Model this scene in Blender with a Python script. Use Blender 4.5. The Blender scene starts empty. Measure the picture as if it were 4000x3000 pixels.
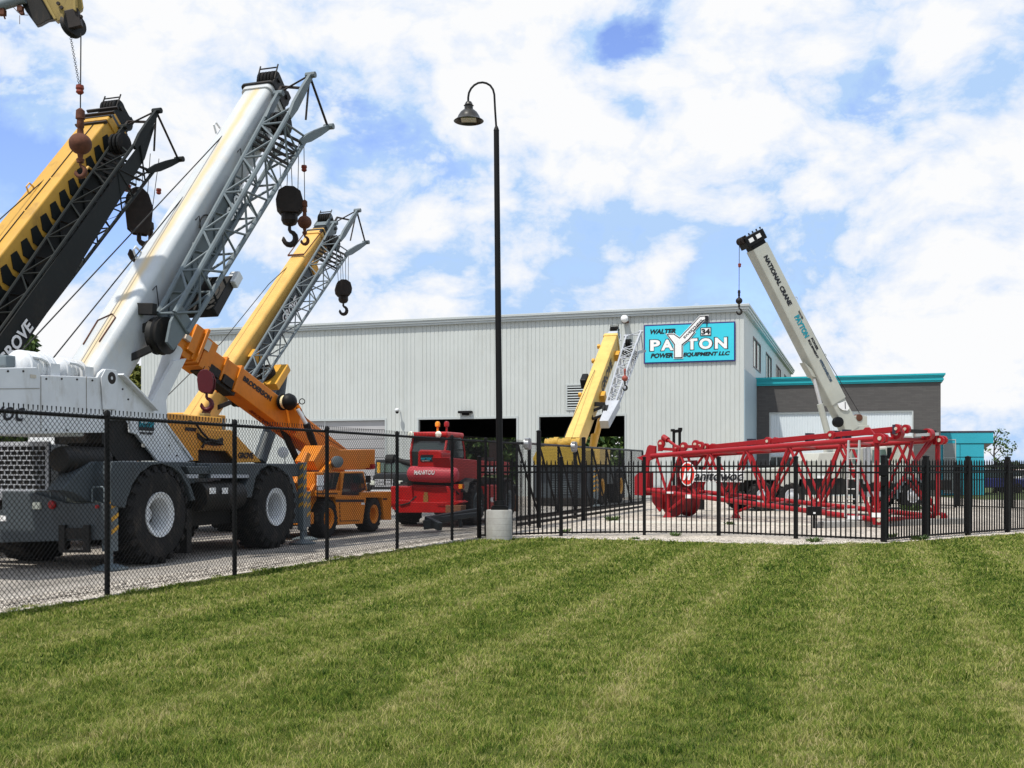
import bpy, math, random
import numpy as np
from mathutils import Vector, Matrix
random.seed(7)
rng = np.random.default_rng(7)
sc = bpy.context.scene
COL = sc.collection
# ------------------------------------------------------------------ camera
FPX, EYE, HOR = 4200.0, 1.63, 1828.0     # focal length and horizon measured on the 4000x3000 photograph
cd = bpy.data.cameras.new('camera'); cam = bpy.data.objects.new('camera', cd); COL.objects.link(cam)
cam.location = (0, 0, EYE); cam.rotation_euler = (math.radians(90), 0, 0)
cd.sensor_width = 36; cd.lens = FPX/4000*36; cd.shift_y = (HOR-1500)/4000
cd.clip_start = 0.1; cd.clip_end = 3000
sc.camera = cam
sc.view_settings.view_transform = 'Standard'; sc.view_settings.look = 'None'
sc.view_settings.exposure = 0.03; sc.view_settings.gamma = 1
# ------------------------------------------------------------------ sun and sky
SUN_EL, SUN_AZ = math.radians(62), math.radians(-142)   # azimuth measured clockwise from +Y (ahead of the camera)
sd = Vector((math.sin(SUN_AZ)*math.cos(SUN_EL), math.cos(SUN_AZ)*math.cos(SUN_EL), math.sin(SUN_EL)))
sl = bpy.data.lights.new('sun', 'SUN'); sl.energy = 4.2; sl.angle = math.radians(0.8); sl.color = (1, .95, .86)
so = bpy.data.objects.new('sun', sl); COL.objects.link(so)
so.rotation_euler = sd.to_track_quat('Z', 'Y').to_euler(); so.location = (0, 0, 60)
wd = bpy.data.worlds.new('World'); sc.world = wd; wd.use_nodes = True
nt = wd.node_tree; nt.nodes.clear(); N = nt.nodes.new; L = nt.links.new
out = N('ShaderNodeOutputWorld'); bg = N('ShaderNodeBackground'); bg.inputs['Strength'].default_value = 0.1
L(bg.outputs[0], out.inputs['Surface'])
sky = N('ShaderNodeTexSky'); sky.sky_type = 'NISHITA'; sky.sun_disc = False
sky.sun_elevation = SUN_EL; sky.sun_rotation = SUN_AZ; sky.ozone_density = 2.0; sky.dust_density = .6
tc = N('ShaderNodeTexCoord'); nrm = N('ShaderNodeVectorMath'); nrm.operation = 'NORMALIZE'
L(tc.outputs['Generated'], nrm.inputs[0])
sep = N('ShaderNodeSeparateXYZ'); L(nrm.outputs[0], sep.inputs[0])
def wmath(op, a, b=None, c=None, clamp=False):
    n = N('ShaderNodeMath'); n.operation = op; n.use_clamp = clamp
    for i, x in enumerate((a, b, c)):
        if x is None: continue
        if isinstance(x, (int, float)): n.inputs[i].default_value = x
        else: L(x, n.inputs[i])
    return n.outputs[0]
zz = wmath('MAXIMUM', wmath('ADD', sep.outputs[2], .16), .02)
cmb = N('ShaderNodeCombineXYZ')
L(wmath('DIVIDE', sep.outputs[0], zz), cmb.inputs[0]); L(wmath('DIVIDE', sep.outputs[1], zz), cmb.inputs[1])
def wnoise(scale, detail, rough, off=(0, 0, 0), dist=0.0):
    m = N('ShaderNodeMapping'); m.inputs['Location'].default_value = off; m.inputs['Scale'].default_value = (1, 1, 1.55); L(nrm.outputs[0], m.inputs[0])
    n = N('ShaderNodeTexNoise'); n.inputs['Scale'].default_value = scale; n.inputs['Detail'].default_value = detail
    n.inputs['Roughness'].default_value = rough; n.inputs['Distortion'].default_value = dist
    L(m.outputs[0], n.inputs['Vector']); return n.outputs[0]
def vadd(v, off):
    n = N('ShaderNodeVectorMath'); n.operation = 'ADD'; L(v, n.inputs[0]); n.inputs[1].default_value = off; return n.outputs[0]
def cov(v):
    def nz(scale, det, ro, off, dist=.2):
        m = N('ShaderNodeMapping'); m.inputs['Location'].default_value = off; m.inputs['Scale'].default_value = (1, 1, 1.5); L(v, m.inputs[0])
        n = N('ShaderNodeTexNoise'); n.inputs['Scale'].default_value = scale; n.inputs['Detail'].default_value = det; n.inputs['Roughness'].default_value = ro; n.inputs['Distortion'].default_value = dist
        L(m.outputs[0], n.inputs['Vector']); return n.outputs[0], m.outputs[0]
    a, _ = nz(4.2, 7, .56, (3.1, 7.7, 0), .25); b_, mv = nz(9.5, 7, .60, (1.3, 2.2, 0), .25)
    bl = wmath('ABSOLUTE', wmath('SUBTRACT', b_, .5))
    return wmath('ADD', wmath('ADD', wmath('MULTIPLY', a, .80), wmath('MULTIPLY', bl, .74)), .092)
c0_ = cov(nrm.outputs[0]); c1_ = cov(vadd(nrm.outputs[0], (-.020, .0, .030)))
relief = wmath('SUBTRACT', c0_, c1_); n3 = wnoise(7, 8, .6, (9, 4, 2))
cover = c0_
wn_ = N('ShaderNodeTexNoise'); wn_.inputs['Scale'].default_value = 8; wn_.inputs['Detail'].default_value = 6; L(nrm.outputs[0], wn_.inputs['Vector'])
wv = N('ShaderNodeVectorMath'); wv.operation = 'SUBTRACT'; L(wn_.outputs['Color'], wv.inputs[0]); wv.inputs[1].default_value = (.5, .5, .5)
wv2 = N('ShaderNodeVectorMath'); wv2.operation = 'SCALE'; wv2.inputs['Scale'].default_value = .20; L(wv.outputs[0], wv2.inputs[0])
wv3 = N('ShaderNodeVectorMath'); wv3.operation = 'ADD'; L(nrm.outputs[0], wv3.inputs[0]); L(wv2.outputs[0], wv3.inputs[1])
wdir = N('ShaderNodeVectorMath'); wdir.operation = 'NORMALIZE'; L(wv3.outputs[0], wdir.inputs[0])
def blob(px, py, rad_deg, amt):
    global cover
    d = Vector(((px-2000)/FPX, 1, (HOR-py)/FPX)).normalized()
    n = N('ShaderNodeVectorMath'); n.operation = 'DOT_PRODUCT'; L(wdir.outputs[0], n.inputs[0]); n.inputs[1].default_value = d
    mr = N('ShaderNodeMapRange'); mr.interpolation_type = 'SMOOTHSTEP'
    mr.inputs['From Min'].default_value = math.cos(math.radians(rad_deg)); mr.inputs['From Max'].default_value = 1
    mr.inputs['To Min'].default_value = 0; mr.inputs['To Max'].default_value = amt
    L(n.outputs['Value'], mr.inputs['Value']); cover = wmath('ADD', cover, mr.outputs[0])
for b in ((2420, 230, 3.2, -.13), (2480, 60, 3.0, -.10), (1620, 620, 7, -.12), (1300, 480, 4, -.06), (1900, 900, 5, -.06), (230, 620, 6.5, -.12), (60, 400, 4, -.06), (3480, 470, 3.5, -.10), (2950, 900, 5, -.07), (3400, 1020, 4, -.05),
          (650, 1080, 5, -.05), (100, 1250, 5, .06), (3200, 130, 8, .10), (700, 220, 7, .10), (2650, 620, 5.5, .10), (1500, 1150, 8, .06), (3550, 1000, 6, .08), (3000, 400, 4, .08),
          (2150, 420, 5, .07), (3850, 560, 4, .10), (2450, 1150, 6, .07), (1900, 200, 6, .05), (3700, 1350, 6, .06), (350, 1000, 5, .06)):
    blob(*b)
lowz = N('ShaderNodeMapRange'); lowz.interpolation_type = 'SMOOTHSTEP'; L(sep.outputs[2], lowz.inputs['Value']); lowz.inputs['From Min'].default_value = .26; lowz.inputs['From Max'].default_value = .04; lowz.inputs['To Max'].default_value = .055
cover = wmath('ADD', cover, lowz.outputs[0])
cr = N('ShaderNodeValToRGB'); L(cover, cr.inputs[0])
e = cr.color_ramp.elements
e[0].position = .33; e[0].color = (0, 0, 0, 1); e[1].position = .45; e[1].color = (1, 1, 1, 1)
sh = N('ShaderNodeValToRGB'); L(wmath('ADD', wmath('ADD', cover, wmath('MULTIPLY', wmath('SUBTRACT', n3, .5), .16)), wmath('MULTIPLY', relief, .75)), sh.inputs[0])
el = sh.color_ramp.elements
el[0].position = .41; el[0].color = (.47, .67, .98, 1); el[1].position = .68; el[1].color = (.985, .99, 1.0, 1)
for p_, c_ in ((.46, (.60, .755, .99)), (.51, (.735, .835, .998)), (.57, (.845, .90, 1.0)), (.64, (.935, .96, 1.0))): q = el.new(p_); q.color = (*c_, 1)
sc1 = N('ShaderNodeVectorMath'); sc1.operation = 'SCALE'; sc1.inputs['Scale'].default_value = 9.7; L(sh.outputs[0], sc1.inputs[0])
skb = N('ShaderNodeVectorMath'); skb.operation = 'MULTIPLY'; skb.inputs[1].default_value = (1.75, 1.75, 2.25); L(sky.outputs[0], skb.inputs[0])
mx = N('ShaderNodeMix'); mx.data_type = 'RGBA'; L(cr.outputs[0], mx.inputs['Factor']); L(skb.outputs[0], mx.inputs['A']); L(sc1.outputs[0], mx.inputs['B'])
L(mx.outputs['Result'], bg.inputs['Color'])

# ------------------------------------------------------------------ helpers
Z = Vector((0, 0, 1))
def W3(px, py, d): return Vector(((px-2000)/FPX*d, d, EYE+(HOR-py)/FPX*d))
def gd(py): return EYE*FPX/(py-HOR)                # distance of a ground point seen at row py
class FR:                                          # a thing's own frame: u ahead, w to its right
    def __init__(s, x, y, deg=18.0):
        a = math.radians(deg); s.o = Vector((x, y, 0)); s.U = Vector((math.sin(a), math.cos(a), 0)); s.W = Vector((math.cos(a), -math.sin(a), 0))
    def pt(s, u, w, z=0.0): return s.o+s.U*u+s.W*w+Z*z
    def _r(s, px, py, ax, k):
        r = Vector(((px-2000)/FPX, 1, (HOR-py)/FPX)); t = (k+s.o.dot(ax))/Vector((r.x, r.y, 0)).dot(ax)
        return r*t+Z*EYE
    def sp(s, px, py, w): return s._r(px, py, s.W, w)
    def ep(s, px, py, u): return s._r(px, py, s.U, u)
    def loc(s, p): d = p-s.o; return (d.dot(s.U), d.dot(s.W), p.z)
MATS = {}
def mat(name, col, rough=.5, metal=0.0, var=.12, vs=1.2, dirt=None, da=.25, ds=2.5, bump=0.0, bs=60, spec=.32, coat=0.0):
    if name in MATS: return MATS[name]
    m = bpy.data.materials.new(name); m.use_nodes = True; t = m.node_tree; b = t.nodes['Principled BSDF']
    b.inputs['Roughness'].default_value = rough; b.inputs['Metallic'].default_value = metal
    b.inputs['Specular IOR Level'].default_value = spec; b.inputs['Coat Weight'].default_value = coat
    g = t.nodes.new('ShaderNodeNewGeometry'); n = t.nodes.new('ShaderNodeTexNoise')
    n.inputs['Scale'].default_value = vs; n.inputs['Detail'].default_value = 8; n.inputs['Roughness'].default_value = .65
    t.links.new(g.outputs['Position'], n.inputs['Vector'])
    r = t.nodes.new('ShaderNodeValToRGB'); t.links.new(n.outputs[0], r.inputs[0])
    c = Vector(col[:3]); r.color_ramp.elements[0].position = .3; r.color_ramp.elements[1].position = .7
    r.color_ramp.elements[0].color = (*(c*(1-var)), 1); r.color_ramp.elements[1].color = (*(c*(1+var*.6)), 1)
    cur = r.outputs[0]
    if dirt:
        n2 = t.nodes.new('ShaderNodeTexNoise'); n2.inputs['Scale'].default_value = ds; n2.inputs['Detail'].default_value = 10; n2.inputs['Roughness'].default_value = .72
        mp = t.nodes.new('ShaderNodeMapping'); mp.inputs['Location'].default_value = (5, 2, 8); mp.inputs['Scale'].default_value = (1, 1, .45)
        t.links.new(g.outputs['Position'], mp.inputs[0]); t.links.new(mp.outputs[0], n2.inputs['Vector'])
        rr = t.nodes.new('ShaderNodeMapRange'); rr.inputs['From Min'].default_value = .52; rr.inputs['From Max'].default_value = .72; rr.inputs['To Max'].default_value = da
        t.links.new(n2.outputs[0], rr.inputs['Value'])
        mm = t.nodes.new('ShaderNodeMix'); mm.data_type = 'RGBA'; t.links.new(rr.outputs[0], mm.inputs['Factor']); t.links.new(cur, mm.inputs['A']); mm.inputs['B'].default_value = (*dirt, 1)
        cur = mm.outputs['Result']
    t.links.new(cur, b.inputs['Base Color'])
    if bump:
        n3 = t.nodes.new('ShaderNodeTexNoise'); n3.inputs['Scale'].default_value = bs; n3.inputs['Detail'].default_value = 4
        t.links.new(g.outputs['Position'], n3.inputs['Vector'])
        bp = t.nodes.new('ShaderNodeBump'); bp.inputs['Strength'].default_value = bump; bp.inputs['Distance'].default_value = .02
        t.links.new(n3.outputs[0], bp.inputs['Height']); t.links.new(bp.outputs[0], b.inputs['Normal'])
    MATS[name] = m; return m
DIRT = (.10, .085, .07); RUST = (.16, .06, .03)
M = dict(
 white=mat('white_paint', (.66, .68, .70), .45, dirt=(.36, .33, .28), da=.55),
 cream=mat('boom_white_paint', (.50, .525, .54), .42, dirt=(.62, .48, .28), da=.42, ds=.9),
 yellow=mat('yellow_paint', (.66, .34, .040), .42, dirt=(.22, .13, .04), da=.35),
 paleyellow=mat('faded_yellow_paint', (.66, .39, .10), .48, dirt=(.30, .17, .05), da=.35),
 lemon=mat('pale_yellow_paint', (.66, .45, .13), .48, dirt=(.35, .2, .07), da=.35),
 orange=mat('orange_paint', (.64, .20, .012), .42, dirt=(.16, .06, .02), da=.4),
 red=mat('red_paint', (.42, .009, .010), .4, dirt=(.12, .01, .01), da=.4, coat=.08),
 lred=mat('lattice_red_paint', (.31, .009, .014), .42, dirt=(.17, .02, .015), da=.4, ds=4),
 wine=mat('dark_red_cast_paint', (.10, .012, .018), .4),
 pink=mat('faded_red_plastic', (.50, .05, .07), .5),
 grey=mat('chassis_grey_paint', (.060, .074, .084), .5, dirt=(.035, .03, .028), da=.5),
 steel=mat('jib_grey_paint', (.135, .165, .18), .5, dirt=(.09, .07, .06), da=.5, ds=5),
 jibblack=mat('black_jib_paint', (.010, .013, .013), .6, spec=.2, dirt=(.04, .034, .026), da=.4),
 silver=mat('silver_jib_paint', (.42, .44, .48), .45, dirt=(.2, .18, .17), da=.3),
 black=mat('black_powder_coat', (.004, .004, .0045), .55, var=.2, spec=.22),
 dark=mat('greasy_black_steel', (.009, .0085, .008), .6, dirt=(.09, .06, .04), da=.4, ds=8),
 rubber=mat('tyre_rubber', (.017, .0165, .017), .85, spec=.2, dirt=(.075, .062, .050), da=.75, ds=5, bump=.2, bs=25),
 rust=mat('rusty_iron', (.11, .040, .022), .8, var=.4, vs=9, bump=.3, bs=80),
 rustdark=mat('dark_oily_iron', (.020, .014, .012), .6, var=.4, vs=9),
 chrome=mat('bare_metal', (.62, .62, .63), .42, .35),
 galv=mat('galvanised_metal', (.45, .46, .47), .4, .8),
 glass=mat('dark_window_glass', (.025, .04, .04), .06, spec=.8, var=0),
 signred=mat('sign_red', (.68, .03, .02), .5, var=.03), signwhite=mat('sign_white', (.82, .82, .82), .5, var=.03),
 signblack=mat('sign_black', (.012, .012, .016), .5, var=.03), navy=mat('sign_navy_edge', (.03, .02, .16), .5, var=.03),
 teal=mat('sign_turquoise', (.045, .56, .70), .5, var=.03), tealwall=mat('teal_panel', (.035, .38, .50), .45, var=.06),
 tealtrim=mat('teal_roof_trim', (.02, .36, .42), .4, var=.05), dkteal=mat('decal_teal', (.01, .25, .32), .5, var=.03),
 concrete=mat('concrete', (.36, .355, .335), .9, var=.2, vs=5, dirt=(.26, .235, .20), da=.6, ds=4, bump=.3, bs=40),
 slab=mat('pale_concrete_slab', (.52, .49, .42), .9, var=.15, vs=2, bump=.2, bs=30),
 wood=mat('weathered_timber', (.10, .085, .075), .9, var=.35, vs=6), plywood=mat('plywood', (.20, .09, .045), .8, var=.3, vs=6),
 amber=mat('amber_lens', (.9, .30, .02), .3), redlens=mat('red_lens', (.30, .008, .01), .3), lens=mat('clear_lens', (.7, .72, .62), .25),
 siding=mat('pale_grey_metal_siding', (.50, .53, .52), .5, var=.06, vs=.35, dirt=(.42, .43, .40), da=.40, ds=.8),
 sidingblue=mat('blue_grey_flat_panel', (.27, .35, .40), .6, var=.06), trim=mat('pale_grey_trim', (.44, .475, .48), .4, var=.04),
 whitesid=mat('white_ribbed_panel', (.60, .66, .70), .45, var=.03), door=mat('grey_overhead_door', (.40, .40, .41), .5, var=.05),
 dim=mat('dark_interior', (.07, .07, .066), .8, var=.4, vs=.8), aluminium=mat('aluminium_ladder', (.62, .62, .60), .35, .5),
 bark=mat('bark', (.07, .055, .04), .9, var=.3, vs=8), blackcar=mat('black_vehicle_paint', (.012, .013, .015), .25, coat=.6),
 bluecar=mat('blue_vehicle_paint', (.02, .025, .16), .25, coat=.6), truckwhite=mat('off_white_truck_paint', (.50, .50, .45), .4, dirt=(.4, .38, .32), da=.3, coat=.08),
 boomtan=mat('pale_khaki_paint', (.44, .45, .40), .45, dirt=(.40, .36, .27), da=.35),
)
def _wave_brick(name, c1, c2, cm, bw, bh, mortar=.01, rough=.8):
    m = bpy.data.materials.new(name); m.use_nodes = True; t = m.node_tree; b = t.nodes['Principled BSDF']; b.inputs['Roughness'].default_value = rough
    tcx = t.nodes.new('ShaderNodeTexCoord'); mp = t.nodes.new('ShaderNodeMapping'); t.links.new(tcx.outputs['UV'], mp.inputs[0])
    br = t.nodes.new('ShaderNodeTexBrick'); t.links.new(mp.outputs[0], br.inputs['Vector'])
    br.inputs['Color1'].default_value = (*c1, 1); br.inputs['Color2'].default_value = (*c2, 1); br.inputs['Mortar'].default_value = (*cm, 1)
    br.inputs['Scale'].default_value = 1; br.inputs['Brick Width'].default_value = bw; br.inputs['Row Height'].default_value = bh; br.inputs['Mortar Size'].default_value = mortar
    t.links.new(br.outputs['Color'], b.inputs['Base Color']); MATS[name] = m; return m
M['darkbrick'] = _wave_brick('dark_grey_brick', (.066, .063, .063), (.082, .078, .077), (.055, .053, .053), .40, .10, .006)

class MB:
    def __init__(s): s.v = []; s.f = []
    def add(s, vs, fs):
        n = len(s.v); s.v += [Vector(x) for x in vs]; s.f += [tuple(i+n for i in f) for f in fs]; return s
    def prism(s, pts, ext):
        pts = [Vector(p) for p in pts]; ext = Vector(ext); n = len(pts)
        nr = Vector((0, 0, 0))
        for i in range(n): nr += pts[i].cross(pts[(i+1) % n])
        if nr.dot(ext) > 0: pts = pts[::-1]
        s.add(pts+[p+ext for p in pts], [tuple(range(n)), tuple(range(2*n-1, n-1, -1))]+[(i, i+n, (i+1) % n+n, (i+1) % n) for i in range(n)]); return s
    def box(s, c, ax, ay, az):                     # centre and three half axes
        c = Vector(c); ax, ay, az = Vector(ax), Vector(ay), Vector(az)
        return s.prism([c-ax-ay-az, c+ax-ay-az, c+ax+ay-az, c-ax+ay-az], az*2)
    def fbox(s, F, u0, u1, w0, w1, z0, z1):
        return s.box(F.pt((u0+u1)/2, (w0+w1)/2, (z0+z1)/2), F.U*(abs(u1-u0)/2), F.W*(abs(w1-w0)/2), Z*(abs(z1-z0)/2))
    def bar(s, a, b, wx, wy, up=Z):                # rectangular bar between two points
        a, b = Vector(a), Vector(b); d = (b-a).normalized(); x = d.cross(up)
        if x.length < 1e-3: x = d.cross(Vector((1, 0, 0)))
        x.normalize(); y = x.cross(d).normalized()
        return s.box((a+b)/2, d*((b-a).length/2), x*(wx/2), y*(wy/2))
    def tube(s, a, b, r, n=8, r2=None):
        a, b = Vector(a), Vector(b); r2 = r if r2 is None else r2; d = (b-a).normalized()
        x = d.orthogonal().normalized(); y = d.cross(x); vs = []
        for c, rr in ((a, r), (b, r2)):
            for i in range(n): t = 2*math.pi*i/n; vs.append(c+x*(rr*math.cos(t))+y*(rr*math.sin(t)))
        return s.add(vs, [(i, (i+1) % n, (i+1) % n+n, i+n) for i in range(n)]+[tuple(range(n-1, -1, -1)), tuple(range(n, 2*n))])
    def path(s, pts, r, n=6):
        pts = [Vector(p) for p in pts]; rs = r if isinstance(r, (list, tuple)) else [r]*len(pts); vs = []; px = None
        for k, p in enumerate(pts):
            d = (pts[min(k+1, len(pts)-1)]-pts[max(k-1, 0)]).normalized()
            x = d.orthogonal().normalized() if px is None else (px-d*px.dot(d)).normalized(); px = x; y = d.cross(x)
            for i in range(n): t = 2*math.pi*i/n; vs.append(p+x*(rs[k]*math.cos(t))+y*(rs[k]*math.sin(t)))
        m = len(pts); fs = [(k*n+i, k*n+(i+1) % n, (k+1)*n+(i+1) % n, (k+1)*n+i) for k in range(m-1) for i in range(n)]
        return s.add(vs, fs+[tuple(range(n-1, -1, -1)), tuple(range((m-1)*n, m*n))])
    def lathe(s, c, ax, prof, n=24, cap=True):               # prof: list of (radius, height along axis)
        c = Vector(c); ax = Vector(ax).normalized(); x = ax.orthogonal().normalized(); y = ax.cross(x); vs = []
        for r, h in prof:
            for i in range(n): t = 2*math.pi*i/n; vs.append(c+ax*h+x*(r*math.cos(t))+y*(r*math.sin(t)))
        m = len(prof); fs = [(k*n+i, k*n+(i+1) % n, (k+1)*n+(i+1) % n, (k+1)*n+i) for k in range(m-1) for i in range(n)]
        if cap and prof[0][0] > 1e-4: fs.append(tuple(range(n-1, -1, -1)))
        if cap and prof[-1][0] > 1e-4: fs.append(tuple(range((m-1)*n, m*n)))
        return s.add(vs, fs)
    def ball(s, c, r, n=20, sq=1.0):
        return s.lathe(c, Z, [(max(1e-5, r*math.sin(math.pi*k/12)), -r*sq*math.cos(math.pi*k/12)) for k in range(13)], n)
    def build(s, name, m, parent=None, smooth=None, bevel=0.0, kind=None, label=None, seg=2):
        me = bpy.data.meshes.new(name); off = Vector((0, 0, 0)); p = parent
        while p is not None: off += p.location; p = p.parent
        me.from_pydata([tuple(x-off) for x in s.v], [], s.f); me.materials.append(m if not isinstance(m, str) else M[m])
        o = bpy.data.objects.new(name, me); COL.objects.link(o); o.parent = parent
        if bevel or smooth:
            import bmesh
            b = bmesh.new(); b.from_mesh(me); bmesh.ops.recalc_face_normals(b, faces=b.faces); b.to_mesh(me); b.free()
        if smooth:
            me.shade_smooth()
            if smooth is not True: me.set_sharp_from_angle(angle=math.radians(smooth))
        if bevel:
            bm_ = o.modifiers.new('bevel', 'BEVEL'); bm_.width = bevel; bm_.segments = seg; bm_.limit_method = 'ANGLE'; bm_.angle_limit = math.radians(40)
        if kind: o['kind'] = kind
        if label: o['label'] = label
        return o
def thing(name, label, cat, loc, group=None):
    o = bpy.data.objects.new(name, None); COL.objects.link(o); o.location = loc; o.empty_display_size = .2
    o['label'] = label; o['category'] = cat
    if group: o['group'] = group
    return o
def tag(o, label, cat, group=None):
    o['label'] = label; o['category'] = cat
    if group: o['group'] = group
    return o
def clone(root, loc, label=None, rz=None):
    def cp(o, par):
        c = o.copy(); COL.objects.link(c); c.parent = par
        for ch in list(o.children): cp(ch, c)
        return c
    r = cp(root, None); r.location = loc
    if rz is not None: r.rotation_euler = (0, 0, rz)
    if label: r['label'] = label
    return r
def text(s, name, m, parent, o, x, y, w=None, h=.3, shear=0.0, bold=0.02, depth=.004, spacing=1.0, kindpart=True):
    """writing on a real face: o lower-left corner, x reading direction, y up direction (unit vectors), w width, h cap height"""
    cu = bpy.data.curves.new('lettering', 'FONT'); cu.body = s; cu.size = 1; cu.offset = bold; cu.space_character = spacing; cu.extrude = .001
    cu.resolution_u = 3
    ob = bpy.data.objects.new('lettering', cu); COL.objects.link(ob)
    dg = bpy.context.evaluated_depsgraph_get(); me0 = bpy.data.meshes.new_from_object(ob.evaluated_get(dg))
    me0.calc_loop_triangles(); vs = [v.co.copy() for v in me0.vertices]; fs = [tuple(p.vertices) for p in me0.loop_triangles if p.area > 1e-9]
    for v in vs: v.x += shear*v.y
    bpy.data.objects.remove(ob); bpy.data.curves.remove(cu); bpy.data.meshes.remove(me0)
    x0, x1 = min(v.x for v in vs), max(v.x for v in vs); y0, y1 = min(v.y for v in vs), max(v.y for v in vs)
    sy = h/(y1-y0); sx = (w/(x1-x0)) if w else sy; x = Vector(x).normalized(); y = Vector(y).normalized(); nn = x.cross(y)
    b = MB(); b.add([Vector(o)+x*((v.x-x0)*sx)+y*((v.y-y0)*sy)+nn*(depth if v.z > 0 else 0) for v in vs], fs)
    return b.build(name, m, parent)
def rrect(hw, hh, r, k=4):
    pts = []; rb, rt = (r if isinstance(r, tuple) else (r, r))
    for cx, cy, a0, r in ((hw-rb, hh-rb, 0, rb), (-hw+rb, hh-rb, 90, rb), (-hw+rt, -hh+rt, 180, rt), (hw-rt, -hh+rt, 270, rt)):
        for i in range(k+1): a = math.radians(a0+90*i/k); pts.append((cx+r*math.cos(a), cy+r*math.sin(a)))
    return pts
class AX:                                          # a boom's own axes: s along, q sideways, r towards the underside
    def __init__(s, B, T, lat=None):
        s.B = Vector(B); s.D = (Vector(T)-s.B).normalized(); s.len = (Vector(T)-s.B).length
        s.Lt = (Vector(lat) if lat is not None else s.D.cross(Z)).normalized(); s.Lt = (s.Lt-s.D*s.Lt.dot(s.D)).normalized()
        s.R = s.D.cross(s.Lt).normalized()
        if s.R.z > 0: s.R = -s.R
    def p(s, a, q, r): return s.B+s.D*a+s.Lt*q+s.R*r
    def sec(s, mb, a0, a1, hw, hh, rad=.04, r0=0.0, k=4): mb.prism([s.p(a0, q, r+r0) for q, r in rrect(hw, hh, rad, k)], s.D*(a1-a0))
    def box(s, mb, a0, a1, q0, q1, r0, r1): mb.prism([s.p(a0, q0, r0), s.p(a0, q1, r0), s.p(a0, q1, r1), s.p(a0, q0, r1)], s.D*(a1-a0))
def wheel(F, u, w, R, width, rr, root, rim='white', side=1, tread=22, name='wheel'):
    """w = outer face, side=+1 when the outer face looks along +W"""
    c = F.pt(u, w, R); ax = F.W*side; hw = width
    t = MB(); t.lathe(c, ax, [(rr*.98, -.03), (rr*1.03, 0), (rr+(R-rr)*.35, .025), (rr+(R-rr)*.72, .01), (R*.945, -.06*width/.5), (R*.97, -.16*width/.5), (R*.97, -hw+.1), (R*.94, -hw+.03), (rr, -hw), (rr*.98, -hw+.01)], 40, cap=False)
    for i in range(tread):
        for sd_, off in ((0, 0), (1, .5)):
            a = 2*math.pi*(i+off)/tread; rad = F.U*math.cos(a)+Z*math.sin(a); tan = -F.U*math.sin(a)+Z*math.cos(a)
            a2 = a+.12; w0, w1 = (-.02, -hw*.5) if sd_ == 0 else (-hw*.5, -hw+.02)
            p0 = c+rad*(R*.975)+ax*w0; rad2 = F.U*math.cos(a2)+Z*math.sin(a2); p1 = c+rad2*(R*.975)+ax*w1
            t.bar(p0, p1, 2*math.pi*R/tread*.45, R*.05, up=rad)
            if sd_ == 0: t.bar(c+rad*(R*.97)+ax*(-.03), c+rad*(R*.86)+ax*(.005), 2*math.pi*R/tread*.42, .04, up=ax)
    tw = t.build(name, 'rubber', root, smooth=35)
    r = MB(); r.lathe(c, ax, [(rr*.97, -hw*.6), (rr, -.02), (rr*1.0, .014), (rr*.95, .014), (rr*.93, .0), (rr*.74, -.02), (rr*.71, -.06*rr/.4), (rr*.68, -.42*rr/.4), (rr*.34, -.42*rr/.4), (rr*.32, -.26*rr/.4), (rr*.20, -.24*rr/.4), (1e-4, -.24*rr/.4)], 32)
    if rim == 'chrome': r = MB(); r.lathe(c, ax, [(rr*.97, -hw*.6), (rr, -.01), (rr, .014), (rr*.9, .014), (rr*.82, -.04), (rr*.55, -.02), (rr*.45, .04), (rr*.22, .07), (1e-4, .075)], 28)
    ro = r.build('rim', rim, tw, smooth=35)
    h = MB()
    for i in range(10):
        a = 2*math.pi*i/10; h.tube(c+(F.U*math.cos(a)+Z*math.sin(a))*(rr*.54)+ax*(-.42*rr/.4), c+(F.U*math.cos(a)+Z*math.sin(a))*(rr*.54)+ax*(-.38*rr/.4), rr*.05, 6)
    h.build('wheel_nuts', 'dark', tw)
    return tw
def hook_mesh(mb, top, sz, ax):
    """a lifting hook curving in the plane of ax and Z; top = shank point"""
    pts = []; rs = []
    pts += [top, top-Z*(sz*.25)]; rs += [sz*.07, sz*.08]
    c = top-Z*(sz*.62)
    for i in range(11):
        a = math.radians(80-i*27); pts.append(c+ax*(sz*.27*math.cos(a))+Z*(sz*.30*math.sin(a))); rs.append(sz*(.085+.055*math.sin(math.pi*min(i, 8)/9)) if i < 10 else sz*.03)
    mb.path(pts, rs, 8)
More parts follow.
